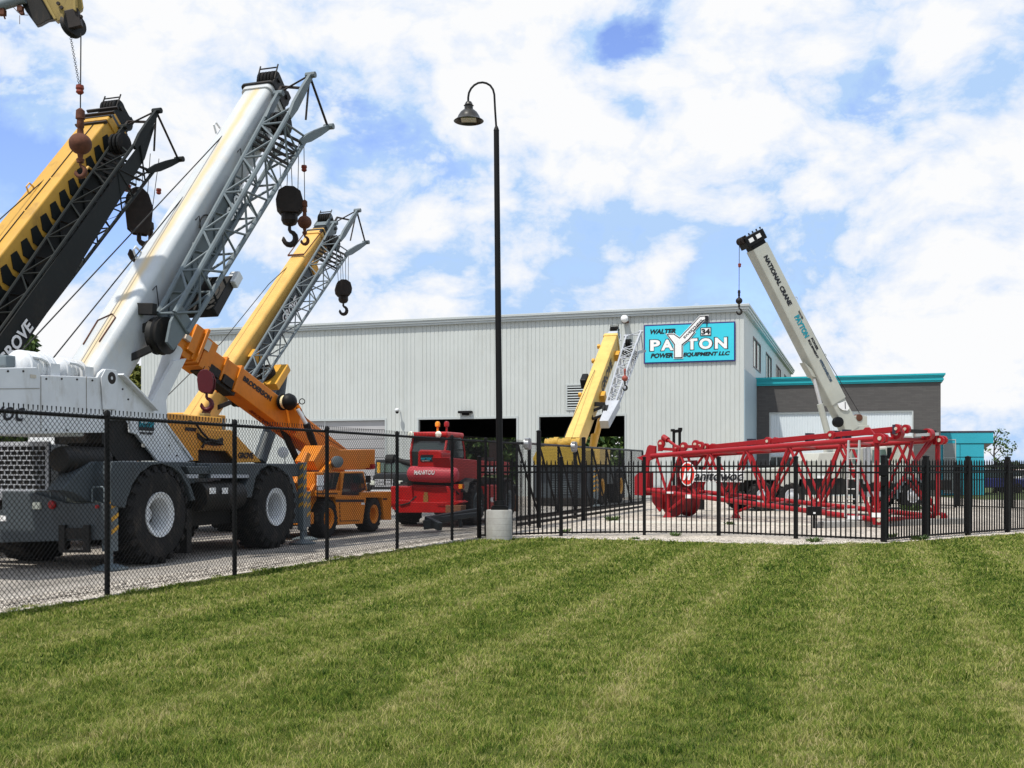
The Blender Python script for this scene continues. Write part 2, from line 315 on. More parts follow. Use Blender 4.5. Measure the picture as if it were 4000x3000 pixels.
# ================================================================== GROUND
def gravel_mat(name, base, scale, contrast=.35, tint=(1, .97, .93), patch=.12):
    m = bpy.data.materials.new(name); m.use_nodes = True; t = m.node_tree; b = t.nodes['Principled BSDF']; b.inputs['Roughness'].default_value = .95; b.inputs['Specular IOR Level'].default_value = .15
    g = t.nodes.new('ShaderNodeNewGeometry'); v = t.nodes.new('ShaderNodeTexVoronoi'); v.inputs['Scale'].default_value = scale; t.links.new(g.outputs['Position'], v.inputs['Vector'])
    bw = t.nodes.new('ShaderNodeSeparateColor'); t.links.new(v.outputs['Color'], bw.inputs[0])
    r = t.nodes.new('ShaderNodeValToRGB'); t.links.new(bw.outputs[0], r.inputs[0])
    c = Vector(base); r.color_ramp.elements[0].color = (*(c*(1-contrast)), 1); r.color_ramp.elements[1].color = (*[min(.9, x*(1+contrast)*y) for x, y in zip(c, tint)], 1)
    n = t.nodes.new('ShaderNodeTexNoise'); n.inputs['Scale'].default_value = .35; n.inputs['Detail'].default_value = 12; n.inputs['Roughness'].default_value = .75; t.links.new(g.outputs['Position'], n.inputs['Vector'])
    mr = t.nodes.new('ShaderNodeMapRange'); mr.inputs['From Min'].default_value = .3; mr.inputs['From Max'].default_value = .7; mr.inputs['To Min'].default_value = 1-patch*2; mr.inputs['To Max'].default_value = 1+patch
    mp = t.nodes.new('ShaderNodeMapping'); mp.vector_type = 'TEXTURE'; mp.inputs['Rotation'].default_value = (0, 0, math.radians(-18)); mp.inputs['Scale'].default_value = (.55, 9, 1); t.links.new(g.outputs['Position'], mp.inputs[0])
    nt2 = t.nodes.new('ShaderNodeTexNoise'); nt2.inputs['Scale'].default_value = 1; nt2.inputs['Detail'].default_value = 5; t.links.new(mp.outputs[0], nt2.inputs['Vector'])
    ad = t.nodes.new('ShaderNodeMath'); ad.operation = 'MULTIPLY_ADD'; t.links.new(nt2.outputs[0], ad.inputs[0]); ad.inputs[1].default_value = .8; ad.inputs[2].default_value = -.4
    ad2 = t.nodes.new('ShaderNodeMath'); ad2.operation = 'ADD'; t.links.new(n.outputs[0], ad2.inputs[0]); t.links.new(ad.outputs[0], ad2.inputs[1]); t.links.new(ad2.outputs[0], mr.inputs['Value'])
    mu = t.nodes.new('ShaderNodeVectorMath'); mu.operation = 'SCALE'; t.links.new(r.outputs[0], mu.inputs[0]); t.links.new(mr.outputs[0], mu.inputs['Scale']); t.links.new(mu.outputs[0], b.inputs['Base Color'])
    bp = t.nodes.new('ShaderNodeBump'); bp.inputs['Strength'].default_value = .8; bp.inputs['Distance'].default_value = .02; bp.invert = True
    t.links.new(v.outputs['Distance'], bp.inputs['Height']); t.links.new(bp.outputs[0], b.inputs['Normal']); MATS[name] = m; return m
M['yard'] = gravel_mat('yard_gravel', (.33, .31, .285), 26, .35, patch=.2); M['pale'] = gravel_mat('pale_gravel', (.47, .43, .38), 22, .45, patch=.15)
def sheet(name, pts, z, m, cat=None):
    b = MB(); b.add([(p[0], p[1], z) for p in pts], [tuple(range(len(pts)))]); o = b.build(name, m)
    me = o.data
    if me.polygons[0].normal.z < 0: me.flip_normals()
    o['kind'] = 'structure'; return o
M['field'] = mat('far_field_grass', (.10, .13, .045), .95, var=.3, vs=.2)
sheet('ground', [(-900, -60), (900, -60), (900, 1500), (-900, 1500)], -.02, 'field')
E1 = Vector((math.cos(math.radians(18)), -math.sin(math.radians(18)), 0)); E2 = Vector((math.sin(math.radians(18)), math.cos(math.radians(18)), 0))
def g2(px, py): d = gd(py); return ((px-2000)/FPX*d, d)
EDGE = [(-4.6, 4.0), g2(-300, 2510), g2(0, 2401), g2(416, 2334), g2(922, 2246), g2(1284, 2192), g2(1555, 2150), g2(1872, 2109), g2(2170, 2105), g2(2530, 2114), g2(3074, 2131), g2(3435, 2126), g2(3700, 2107), g2(4000, 2086), g2(4600, 2058), g2(5600, 2030)]
# gravel yard (grey, driven) and pale clean gravel
back = [(75, 66), (45, 52), (24, 55), (25.0, 61), (14.8, 64), (12.6, 57.7), (-24.2, 69.9), (-55, 82)]
yard = sheet('gravel_yard', [(-60, -12), (-9, -12)]+EDGE[:8]+[(-.5, 25.6), (3.2, 41), (9.5, 58.9)]+back[6:], .0, 'yard')
pale = sheet('gravel_apron', EDGE[7:]+[(75, 60), (45, 52)]+[(24, 55), (24, 61.3), (14.6, 64.3), (12.4, 57.8), (9.5, 58.9), (3.2, 41), (-.5, 25.6)], .004, 'pale')
lawn = sheet('lawn_soil', [(p[0], p[1]) for p in EDGE]+[(60, -12), (-9, -12)], .008, mat('lawn_soil', (.085, .10, .028), 1.0, var=.4, vs=3, spec=0))
def inpoly(x, y, poly):
    c = np.zeros(len(x), bool); n = len(poly); j = n-1
    for i in range(n):
        xi, yi = poly[i]; xj, yj = poly[j]
        c ^= ((yi > y) != (yj > y)) & (x < (xj-xi)*(y-yi)/(yj-yi+1e-12)+xi); j = i
    return c
# ---------------- grass blades (one object, uncountable)
def vnoise(x, y, s, seed):
    r = np.random.default_rng(seed); g = r.random((256, 256)); X = x*s; Y = y*s; xi = np.floor(X).astype(int); yi = np.floor(Y).astype(int); fx = X-xi; fy = Y-yi
    fx = fx*fx*(3-2*fx); fy = fy*fy*(3-2*fy); a = g[xi % 256, yi % 256]; b = g[(xi+1) % 256, yi % 256]; c = g[xi % 256, (yi+1) % 256]; d = g[(xi+1) % 256, (yi+1) % 256]
    return (a*(1-fx)+b*fx)*(1-fy)+(c*(1-fx)+d*fx)*fy
def grass():
    lp = [(p[0], p[1]) for p in EDGE]+[(60, -12), (-9, -12)]
    X = []; Y = []; Wd = []; 
    for y0, y1, dens, wdt in ((4.6, 8.0, 6400, .0046), (8.0, 11.5, 3600, .0066), (11.5, 16, 1900, .010), (16, 23, 950, .0155), (23, 32, 420, .024)):
        xm = .52*y1+1.2; n = int((y1-y0)*2*xm*dens); x = rng.uniform(-xm, xm, n); y = rng.uniform(y0, y1, n)
        k = (np.abs(x) < .50*y+1.2); x = x[k]; y = y[k]; k = inpoly(x+(vnoise(x, y, 2.5, 3)-.5)*.35, y+(vnoise(x, y, 3.5, 4)-.5)*.35, lp); x = x[k]; y = y[k]
        X.append(x); Y.append(y); Wd.append(np.full(len(x), wdt))
    x = np.concatenate(X); y = np.concatenate(Y); w = np.concatenate(Wd); n = len(x)
    cl = vnoise(x, y, 8, 11)*.6+vnoise(x, y, 2.6, 12)*.4; cl = np.clip((cl-.25)*1.9, 0, 1)
    h = (.013+.034*cl**1.3)*rng.uniform(.6, 1.5, n)+w*.35
    coarse = vnoise(x, y, 4.2, 33) > .80; h[coarse] *= 1.45
    bare = (vnoise(x, y, 3.1, 35)*.6+vnoise(x, y, 9.0, 36)*.4 < .24) & (rng.random(n) < .75); h[bare] *= .25
    tall = rng.random(n) < .010; h[tall] *= 1.5
    a = rng.uniform(0, 2*math.pi, n); ln = rng.uniform(.1, 1.5, n)*h; la = rng.uniform(0, 2*math.pi, n)
    dx = np.cos(a)*w/2; dy = np.sin(a)*w/2
    V = np.zeros((n, 5, 3)); z0 = .008
    mx_, my_ = x+np.cos(la)*ln*.35, y+np.sin(la)*ln*.35
    V[:, 0] = np.stack([x-dx, y-dy, np.full(n, z0)], 1); V[:, 1] = np.stack([x+dx, y+dy, np.full(n, z0)], 1)
    V[:, 2] = np.stack([mx_+dx*.8, my_+dy*.8, z0+h*.6], 1); V[:, 3] = np.stack([mx_-dx*.8, my_-dy*.8, z0+h*.6], 1)
    V[:, 4] = np.stack([x+np.cos(la)*ln, y+np.sin(la)*ln, z0+h], 1)
    me = bpy.data.meshes.new('grass'); me.vertices.add(n*5); me.vertices.foreach_set('co', V.reshape(-1).astype(np.float32))
    base = np.arange(n)[:, None]*5; li = np.concatenate([base+np.array([0, 1, 2, 3]), base+np.array([3, 2, 4])], 1).reshape(-1)
    me.loops.add(n*7); me.loops.foreach_set('vertex_index', li.astype(np.int32)); me.polygons.add(n*2)
    ls = (np.arange(n)[:, None]*7+np.array([0, 4])).reshape(-1); me.polygons.foreach_set('loop_start', ls.astype(np.int32))
    me.update(calc_edges=True); me.validate()
    m = bpy.data.materials.new('grass_blades'); m.use_nodes = True; t = m.node_tree; b = t.nodes['Principled BSDF']; b.inputs['Roughness'].default_value = .7; b.inputs['Specular IOR Level'].default_value = .12
    g = t.nodes.new('ShaderNodeNewGeometry')
    def nz(s, sc_=(1, 1, 1), off=(0, 0, 0), det=4, rot=0):
        mp = t.nodes.new('ShaderNodeMapping'); mp.inputs['Scale'].default_value = sc_; mp.inputs['Location'].default_value = off; mp.inputs['Rotation'].default_value = (0, 0, rot); t.links.new(g.outputs['Position'], mp.inputs[0])
        q = t.nodes.new('ShaderNodeTexNoise'); q.inputs['Scale'].default_value = s; q.inputs['Detail'].default_value = det; q.inputs['Roughness'].default_value = .6; t.links.new(mp.outputs[0], q.inputs['Vector']); return q.outputs[0]
    def mm(op, a_, b_=None):
        q = t.nodes.new('ShaderNodeMath'); q.operation = op
        for i, v in enumerate((a_, b_)):
            if v is None: continue
            if isinstance(v, (int, float)): q.inputs[i].default_value = v
            else: t.links.new(v, q.inputs[i])
        return q.outputs[0]
    # mowing stripes run along the site's own direction (18 degrees)
    sx = t.nodes.new('ShaderNodeVectorMath'); sx.operation = 'DOT_PRODUCT'; t.links.new(g.outputs['Position'], sx.inputs[0]); sx.inputs[1].default_value = tuple(E1)
    wob = mm('MULTIPLY', nz(.45, off=(3, 3, 0)), .55)
    st = mm('POWER', mm('ADD', mm('MULTIPLY', mm('SINE', mm('MULTIPLY', mm('ADD', sx.outputs['Value'], mm('ADD', wob, .35)), 2*math.pi/1.37)), .5), .5), 4.5)
    st2 = mm('SINE', mm('MULTIPLY', mm('ADD', sx.outputs['Value'], wob), 2*math.pi/2.74))
    f = mm('ADD', mm('ADD', mm('MULTIPLY', nz(1.3, sc_=(1, .8, 1), off=(1, 5, 0), det=6), .36), mm('MULTIPLY', nz(7.5, off=(7, 1, 0), det=9), .64)), mm('ADD', mm('SUBTRACT', mm('MULTIPLY', st, .115), .025), mm('MULTIPLY', st2, .028)))
    f = mm('ADD', f, mm('MULTIPLY', mm('SUBTRACT', g.outputs['Random Per Island'], .5), .38))
    r = t.nodes.new('ShaderNodeValToRGB'); t.links.new(f, r.inputs[0]); e = r.color_ramp.elements
    e[0].position = .27; e[0].color = (.022, .056, .008, 1); e[1].position = .80; e[1].color = (.50, .43, .22, 1)
    q = e.new(.39); q.color = (.085, .152, .018, 1); q = e.new(.49); q.color = (.195, .258, .038, 1); q = e.new(.60); q.color = (.345, .355, .095, 1)
    t.links.new(r.outputs[0], b.inputs['Base Color'])
    tr = t.nodes.new('ShaderNodeBsdfTranslucent'); t.links.new(r.outputs[0], tr.inputs['Color']); ms = t.nodes.new('ShaderNodeMixShader'); ms.inputs[0].default_value = .35
    o_ = t.nodes['Material Output']; t.links.new(b.outputs[0], ms.inputs[1]); t.links.new(tr.outputs[0], ms.inputs[2]); t.links.new(ms.outputs[0], o_.inputs['Surface'])
    me.materials.append(m); o = bpy.data.objects.new('grass', me); COL.objects.link(o); o['kind'] = 'stuff'
    tag(o, 'mown green and straw coloured lawn grass in front of the black fences', 'grass'); return o
grass()
# ---------------- loose stones of the gravel strip along the fence
def stones():
    me = bpy.data.meshes.new('loose_gravel'); n = 26000; xs = []; ys = []
    x = rng.uniform(-6, 14, n*3); y = rng.uniform(11, 27, n*3)
    lp = [(p[0], p[1]) for p in EDGE]+[(60, -12), (-9, -12)]
    band = []
    for i in range(1, len(EDGE)-2):
        a = Vector(EDGE[i]); b = Vector(EDGE[i+1]); L_ = (b-a).length; k = int(L_*1300*.55); tt = rng.random(k); off = rng.random(k)**1.6*1.0
        nv = Vector((-(b-a).y, (b-a).x)).normalized()
        xs.append(a.x+(b.x-a.x)*tt+nv.x*off); ys.append(a.y+(b.y-a.y)*tt+nv.y*off)
    x = np.concatenate(xs); y = np.concatenate(ys); k = ~inpoly(x, y, lp); x = x[k]; y = y[k]; n = len(x)
    oct_ = np.array([(1, 0, 0), (0, 1, 0), (-1, 0, 0), (0, -1, 0), (0, 0, .7), (0, 0, -.7)]); fc = np.array([(0, 1, 4), (1, 2, 4), (2, 3, 4), (3, 0, 4), (1, 0, 5), (2, 1, 5), (3, 2, 5), (0, 3, 5)])
    r = rng.uniform(.009, .022, n); jit = rng.uniform(.7, 1.3, (n, 6, 3)); V = oct_[None]*jit*r[:, None, None]; V[:, :, 0] += x[:, None]; V[:, :, 1] += y[:, None]; V[:, :, 2] += (.010+r*.35)[:, None]
    me.from_pydata(V.reshape(-1, 3).tolist(), [], (fc[None]+np.arange(n)[:, None, None]*6).reshape(-1, 3).tolist())
    m = bpy.data.materials.new('loose_stone'); m.use_nodes = True; t = m.node_tree; b = t.nodes['Principled BSDF']; b.inputs['Roughness'].default_value = .9
    g = t.nodes.new('ShaderNodeNewGeometry'); q = t.nodes.new('ShaderNodeValToRGB'); t.links.new(g.outputs['Random Per Island'], q.inputs[0])
    q.color_ramp.elements[0].color = (.24, .21, .18, 1); q.color_ramp.elements[1].color = (.66, .61, .54, 1); t.links.new(q.outputs[0], b.inputs['Base Color']); me.materials.append(m)
    o = bpy.data.objects.new('loose_gravel', me); COL.objects.link(o); o['kind'] = 'stuff'; tag(o, 'pale loose gravel stones along the lawn edge', 'gravel')
stones()
# ---------------- weeds: small leafy clumps
def weed(px, py, sz, label, d=None):
    sz *= .62
    d = d or gd(py); x = (px-2000)/FPX*d; b = MB()
    for i in range(70):
        a = random.uniform(0, 6.28); r = random.random()**.7*sz; c = Vector((x+math.cos(a)*r, d+math.sin(a)*r, .01)); ll = sz*random.uniform(.4, 1.0); ww = ll*.16
        di = Vector((math.cos(a)*.7, math.sin(a)*.7, random.uniform(.5, 1.3))).normalized(); sd_ = di.cross(Z).normalized()*ww; m_ = c+di*ll*.55
        b.add([c-sd_*.4, c+sd_*.4, m_+sd_, c+di*ll, m_-sd_], [(0, 1, 2, 3, 4)])
    o = b.build('weed_clump', mat('weed_leaf', (.07, .12, .03), .6, var=.4, vs=9)); tag(o, label, 'weed', 'weeds growing in the gravel'); return o
for px, py, s_, l in ((2395, 2035, .34, 'tall green weed in the gravel beyond the picket fence, left of the red boom'),
                      (2205, 2080, .22, 'narrow weed growing against the second picket fence post'),
                      (2640, 2095, .20, 'low weed just inside the picket fence near the red boom supports'), 
                      (2850, 2050, .22, 'weed by the gravel slab behind the fence, below the painted boom sign'), (3180, 2120, .26, 'flat weed on the gravel strip left of the corner fence post'),
                      (3590, 2112, .3, 'dark weed at the lawn edge right of the corner post'),                       (3480, 2100, .22, 'weed at the foot of the fence just right of the corner post'), (3560, 1995, .55, 'bushy green weeds under the truck front wheel'),
                      (2480, 2110, .16, 'small weed at the lawn edge in front of the third picket post'), ):
    weed(px, py, s_, l)

# ================================================================== WAREHOUSE
BF = FR(12.51, 58, 18); TOP = 10.4
def corr(mb, F, axis, s0, s1, z0, z1, out_, base, pitch=.25, dep=.024):
    """ribbed sheet along F.W ('w') or F.U ('u'); out_ = outward unit vector, base = fixed other coordinate"""
    pt = (lambda s, o: F.pt(base, s)+out_*o) if axis == 'w' else (lambda s, o: F.pt(s, base)+out_*o)
    pr = []; k = math.ceil(s0/pitch-1e-6); pr.append((s0, 0.0))
    while k*pitch < s1-.06:
        a = k*pitch
        if a > s0+.01: pr += [(a, 0.0), (a+.012, -dep), (a+.034, -dep), (a+.046, 0.0)]
        k += 1
    pr.append((s1, 0.0)); vs = []
    for s, o in pr: p = pt(s, o); vs += [p+Z*z0, p+Z*z1]
    fs = [(2*i, 2*i+2, 2*i+3, 2*i+1) for i in range(len(pr)-1)]
    mb.add(vs, fs)
def wall_open(mb, F, axis, s0, s1, z0, z1, ops, out_, base):
    cuts = sorted(set([s0, s1]+[o[0] for o in ops]+[o[1] for o in ops]))
    for a, b in zip(cuts, cuts[1:]):
        here = [o for o in ops if o[0] <= a+1e-6 and o[1] >= b-1e-6]
        if not here: corr(mb, F, axis, a, b, z0, z1, out_, base)
        else:
            o = here[0]
            if o[2] > z0+.02: corr(mb, F, axis, a, b, z0, o[2], out_, base)
            corr(mb, F, axis, a, b, o[3], z1, out_, base)
wh = thing('warehouse', 'large pale grey ribbed metal warehouse with open overhead doors and turquoise sign', 'building', BF.pt(0, -19))
WL = -38.5
D1 = (-18.99, -12.88); D2 = (-11.52, -6.54); D0 = (-27.3, -21.17)
def wcol(px): p = BF.ep(px, 1700, 0); return BF.loc(p)[1]
ops = [(D0[0], D0[1], 0, 4.5), (D1[0], D1[1], 0, 4.5), (D2[0], D2[1], 0, 4.55)]
b = MB(); wall_open(b, BF, 'w', WL, 0, .0, TOP-.3, ops, -BF.U, 0); b.build('front_wall', 'siding', wh)
b = MB(); sidew = [(5.2, 10.0), (14, 18.6), (23, 27.6), (32, 36.6)]
wall_open(b, BF, 'u', 0, 41, 0, TOP-.3, [(a, c, 7.55, 9.35) for a, c in sidew], BF.W, 0); b.build('side_wall', 'siding', wh)
b = MB(); b.fbox(BF, 0, 6.9, .004, .06, 0, 6.95); b.build('lower_side_panel', 'sidingblue', wh)
b = MB()
for k, (a, z_, h_) in enumerate(((.20, TOP-.34, .12), (.26, TOP-.22, .14), (.32, TOP-.08, .14))):
    b.fbox(BF, -a, -.002, WL-.1, a, z_, z_+h_); b.fbox(BF, .001, 41, .002, a, z_, z_+h_)
b.build('roof_trim', 'trim', wh, bevel=.015)
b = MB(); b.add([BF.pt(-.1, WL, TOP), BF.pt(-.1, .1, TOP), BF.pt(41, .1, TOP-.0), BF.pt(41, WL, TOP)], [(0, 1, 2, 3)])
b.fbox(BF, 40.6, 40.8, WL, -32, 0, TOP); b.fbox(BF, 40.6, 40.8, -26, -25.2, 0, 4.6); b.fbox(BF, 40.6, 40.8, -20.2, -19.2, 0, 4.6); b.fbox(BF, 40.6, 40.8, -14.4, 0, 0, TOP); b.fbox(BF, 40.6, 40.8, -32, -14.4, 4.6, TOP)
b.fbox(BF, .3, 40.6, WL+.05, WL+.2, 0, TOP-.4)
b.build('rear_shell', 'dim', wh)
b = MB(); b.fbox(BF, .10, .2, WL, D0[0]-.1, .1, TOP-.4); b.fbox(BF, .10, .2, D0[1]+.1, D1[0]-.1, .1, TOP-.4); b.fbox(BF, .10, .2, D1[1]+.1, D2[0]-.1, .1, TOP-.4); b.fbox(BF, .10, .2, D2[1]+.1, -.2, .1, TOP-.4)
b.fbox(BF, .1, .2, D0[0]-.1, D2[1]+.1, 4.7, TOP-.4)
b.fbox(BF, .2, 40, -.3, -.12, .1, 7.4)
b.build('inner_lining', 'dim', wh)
for n_, (a, c) in (('door_frame', D0), ('door_frame', D1), ('door_frame', D2)):
    b = MB(); zt = 4.5 if (a, c) != D2 else 4.55
    b.fbox(BF, -.03, .22, a-.10, a, 0, zt); b.fbox(BF, -.03, .22, c, c+.10, 0, zt); b.fbox(BF, -.03, .22, a-.10, c+.10, zt, zt+.12); f = b.build(n_, 'trim', wh)
b = MB()
for k in range(8): b.fbox(BF, .14, .18, D0[0], D0[1], k*.5625+.012, k*.5625+.55)
b.build('closed_overhead_door', 'door', wh, bevel=.01)
for a, c in sidew:
    b = MB(); b.fbox(BF, a, c, -.10, -.05, 7.55, 9.35); fr = MB()
    for q in (a, (a+c)/2-.04, c-.09): fr.fbox(BF, q, q+.09, -.06, .03, 7.55, 9.35)
    fr.fbox(BF, a, c, -.06, .028, 7.55, 7.63); fr.fbox(BF, a, c, -.06, .028, 9.27, 9.35)
    w_ = fr.build('window', mat('bronze_window_frame', (.12, .08, .08), .5), wh)
    b.build('pane', mat('pale_window_glass', (.62, .60, .52), .15, spec=.8, var=.03), w_)
b = MB()
for w in (-33, -25.2, -19.9, -12.2, -5.6): b.fbox(BF, -.012, -.002, w, w+.03, 0, TOP-.35)
o = b.build('sheet_laps', 'trim', wh); o['kind'] = 'stuff'
# interior: columns, floor, some dark machinery shapes
b = MB(); b.fbox(BF, .1, 40.5, WL+.3, -.2, .006, .02); b.build('interior_floor', mat('workshop_floor', (.16, .155, .14), .7), wh)
for u, w in ((12, -9.2), (26, -9.2), (12, -16), (26, -16)):
    b = MB(); b.fbox(BF, u, u+.35, w, w+.35, 0, TOP-.5); b.build('interior_column', 'dim', wh)
lv = MB(); p0 = BF.loc(BF.ep(2217, 1507, 0)); p1 = BF.loc(BF.ep(2330, 1595, 0)); wa, wb, za, zb = p0[1], p1[1], p1[2], p0[2]
lv.fbox(BF, -.06, .02, wa-.08, wb+.08, zb, zb+.08); lv.fbox(BF, -.06, .02, wa-.08, wb+.08, za-.08, za); lv.fbox(BF, -.06, .02, wa-.08, wa, za, zb); lv.fbox(BF, -.06, .02, wb, wb+.08, za, zb)
vent = lv.build('louvre_vent', 'trim', wh); lv = MB(); nn_ = 9
for k in range(nn_):
    z_ = za+(zb-za)*(k+.5)/nn_; lv.box(BF.pt(-.02, (wa+wb)/2, z_), BF.W*((wb-wa)/2), (BF.U*.05+Z*.045), (BF.U*.004-Z*.006))
lv.build('louvre_blades', 'trim', vent); lv = MB(); lv.fbox(BF, -.004, -.001, wa, wb, za, zb); lv.build('dark_duct', 'dim', vent)
# ---------------- sign on the front wall
c00 = BF.loc(BF.ep(2515, 1421, -.12)); c11 = BF.loc(BF.ep(2872, 1255, -.12)); sw0, sw1, sz0, sz1 = c00[1], c11[1], c00[2], c11[2]
SW, SH = sw1-sw0, sz1-sz0; fx_, fy_ = BF.W, Z
def sg(a, c, dpt=0.0): return BF.pt(-.12-dpt, sw0+SW*a, sz0+SH*c)
sgn = thing('company_sign', 'turquoise rectangular sign with white and black lettering and crane-shaped letter on the warehouse', 'sign', sg(.5, 0))
b = MB(); b.fbox(BF, -.10, -.036, sw0, sw1, sz0, sz1); b.build('sign_border', 'navy', sgn)
b = MB(); b.fbox(BF, -.12, -.101, sw0+.07, sw1-.07, sz0+.07, sz1-.07); b.build('sign_face', 'teal', sgn)
def stext(s, a0, a1, c0, h, m='signblack', dp=.006, bold=.05, shear=.25): return text(s, 'lettering', m, sgn, sg(a0, c0, dp), BF.W, Z, (a1-a0)*SW, h*SH, shear=shear, bold=bold)
stext('WALTER', .071, .357, .755, .125); stext('POWER', .075, .325, .135, .125); stext('EQUIPMENT LLC', .434, .944, .135, .12)
for s_, a0, a1 in (('P', .068, .187), ('A', .188, .335), ('T', .47, .597), ('O', .607, .757), ('N', .778, .917)):
    stext(s_, a0-.008, a1+.008, .308, .315, 'signblack', .004, .075, 0); stext(s_, a0+.004, a1-.004, .325, .28, 'signwhite', .012, .045, 0)
def spoly(pts, m, dp, th=.02):
    b = MB(); b.prism([sg(a, c, dp) for a, c in pts], -BF.U*th); return b.build('boom_letter', m, sgn)
Yp = [(.345, .13), (.425, .13), (.425, .46), (.50, .59), (.56, .76), (.548, .79), (.66, 1.06), (.695, 1.08), (.70, 1.16), (.62, 1.15), (.49, .83), (.475, .80), (.40, .62), (.335, .73), (.265, .73), (.345, .47)]
def grow(pts, k):
    cx = sum(p[0] for p in pts)/len(pts); out_ = []; n = len(pts)
    for i in range(n):
        p, q, r = pts[i-1], pts[i], pts[(i+1) % n]; e1_ = Vector((q[0]-p[0], (q[1]-p[1])*.41)).normalized(); e2_ = Vector((r[0]-q[0], (r[1]-q[1])*.41)).normalized()
        nv = Vector((e1_.y+e2_.y, -(e1_.x+e2_.x))); nv = nv.normalized()*k/max(.5, abs(nv.normalized().dot(Vector((e1_.y, -e1_.x))))); out_.append((q[0]+nv.x, q[1]+nv.y/.41))
    return out_
spoly(grow(Yp, .012), 'signwhite', .014, .02); spoly(grow(Yp, .006), 'signblack', .036, .012); spoly(grow(Yp, -.004), 'signwhite', .05, .012)
spoly([(.68, 1.03), (.715, 1.05), (.712, 1.15), (.675, 1.15)], 'signblack', .064, .01)
a_ = sg(.455, .60, .066); d_ = (sg(.655, 1.045, .066)-a_); L_ = d_.length; d_.normalize()
text('SWEETNESS', 'lettering', 'signblack', sgn, a_+Z.cross(BF.U)*0, d_, d_.cross(BF.U)*-1 if d_.cross(BF.U).z < 0 else d_.cross(BF.U), L_, .13, bold=.02)
b = MB()
for q in (.685, .705): b.bar(sg(q, 1.05, .02), sg(.695, .88, .02), .02, .02)
b.fbox(BF, -.145, -.125, sw0+SW*.625, sw0+SW*.743, sz0+SH*.66, sz0+SH*.875); b.build('hanging_weight', 'signblack', sgn)
b = MB(); b.fbox(BF, -.150, -.146, sw0+SW*.634, sw0+SW*.734, sz0+SH*.68, sz0+SH*.855); b.build('number_plate', 'signwhite', sgn)
stext('34', .637, .731, .692, .148, 'signblack', .034, .05, 0)
# ---------------- small wall fixtures
def fixture(name, label, cat, px, py, fn):
    p = BF.ep(px, py, -.05); t = thing(name, label, cat, p); fn(p, t)
def fx_lamp(p, t):
    b = MB(); b.box(p-BF.U*.12, BF.W*.42, BF.U*.14, Z*.07); b.box(p-Z*.13-BF.U*.05, BF.W*.22, BF.U*.05, Z*.06); b.build('lamp_housing', 'black', t, bevel=.02)
fixture('wall_lamp', 'flat black wall lamp above the left open warehouse door', 'lamp', 1820, 1610, fx_lamp)
def fx_cam(p, t):
    b = MB(); b.tube(p, p-BF.U*.35, .04, 8); b.ball(p-BF.U*.4+Z*.02, .14, 16, .8); b.build('camera_mount', 'white', t, smooth=40)
    b = MB(); b.ball(p-BF.U*.4-Z*.1, .10, 14); b.build('camera_dome', 'black', t, smooth=True)
fixture('security_camera', 'white dome security camera on the wall left of the open door', 'camera', 1562, 1604, fx_cam)
def fx_dome(p, t):
    b = MB(); b.ball(p-BF.U*.45+Z*.08, .21, 16); b.build('white_globe', 'signwhite', t, smooth=True)
    b = MB(); b.box(p-BF.U*.2-Z*.06, BF.W*.16, BF.U*.2, Z*.05); b.build('bracket', 'rust', t)
fixture('globe_camera', 'round white globe fixture high on the wall left of the turquoise sign', 'fixture', 2446, 1255, fx_dome)

# ================================================================== DARK BRICK WING
WF = FR(14.6, 64.5, 18); WT = 7.0; WX = 10.35
wg = thing('brick_wing', 'dark grey brick wing with turquoise roof trim and a white ribbed panel', 'building', WF.pt(0, WX/2))
def uvbox(F, u, w0, w1, z0, z1, name, m, par):     # a brick face with metre UVs
    b = MB(); b.fbox(F, u, u+.3, w0, w1, z0, z1); o = b.build(name, m, par); me = o.data; uv = me.uv_layers.new(name='UVMap')
    for p in me.polygons:
        for li in p.loop_indices:
            co = me.vertices[me.loops[li].vertex_index].co; uv.data[li].uv = (co.dot(F.W)+co.dot(F.U), co.z)
    return o
pw0, pw1, pz1 = .81, 8.89, 4.95
b = MB(); uvbox(WF, 0, 0, pw0, 0, WT-.45, 'brick_wall', 'darkbrick', wg); uvbox(WF, 0, pw1, WX, 0, WT-.45, 'brick_wall', 'darkbrick', wg); uvbox(WF, 0, pw0, pw1, pz1, WT-.45, 'brick_wall', 'darkbrick', wg)
bb = MB(); bb.fbox(WF, .31, 14, 0.01, WX, 0, WT-.46); o = bb.build('wing_body', 'darkbrick', wg)
b = MB()
for k, (a, z_) in enumerate(((.10, WT-.46), (.16, WT-.36), (.12, WT-.26), (.18, WT-.16), (.24, WT-.07))): b.fbox(WF, -a, 14.2, .0, WX+a, z_, z_+.095)
b.build('roof_trim', 'tealtrim', wg)
b = MB(); corr(b, WF, 'w', pw0, pw1, 2.35, pz1-.08, -WF.U, .12, .15, .02); b.build('ribbed_panel', 'whitesid', wg)
b = MB(); b.fbox(WF, .03, .2, pw0, pw1, pz1-.08, pz1+.0); b.fbox(WF, .03, .2, pw0, pw0+.08, 0, pz1-.08); b.fbox(WF, .03, .2, pw1-.08, pw1, 0, pz1-.08); b.fbox(WF, .03, .2, pw0+.08, pw1-.08, 2.27, 2.35); b.build('panel_frame', 'trim', wg)
b = MB(); b.fbox(WF, .14, .2, pw0+.08, pw1-.08, 1.5, 2.27); b.build('low_windows', 'glass', wg); b = MB(); b.fbox(WF, .10, .2, pw0+.08, pw1-.08, 0, 1.5); b.build('lower_panel', 'whitesid', wg)
b = MB()
for k in range(9): b.fbox(WF, .09, .13, pw0+.4+k*.9, pw0+.45+k*.9, 1.5, 2.27)
b.build('mullions', 'trim', wg)
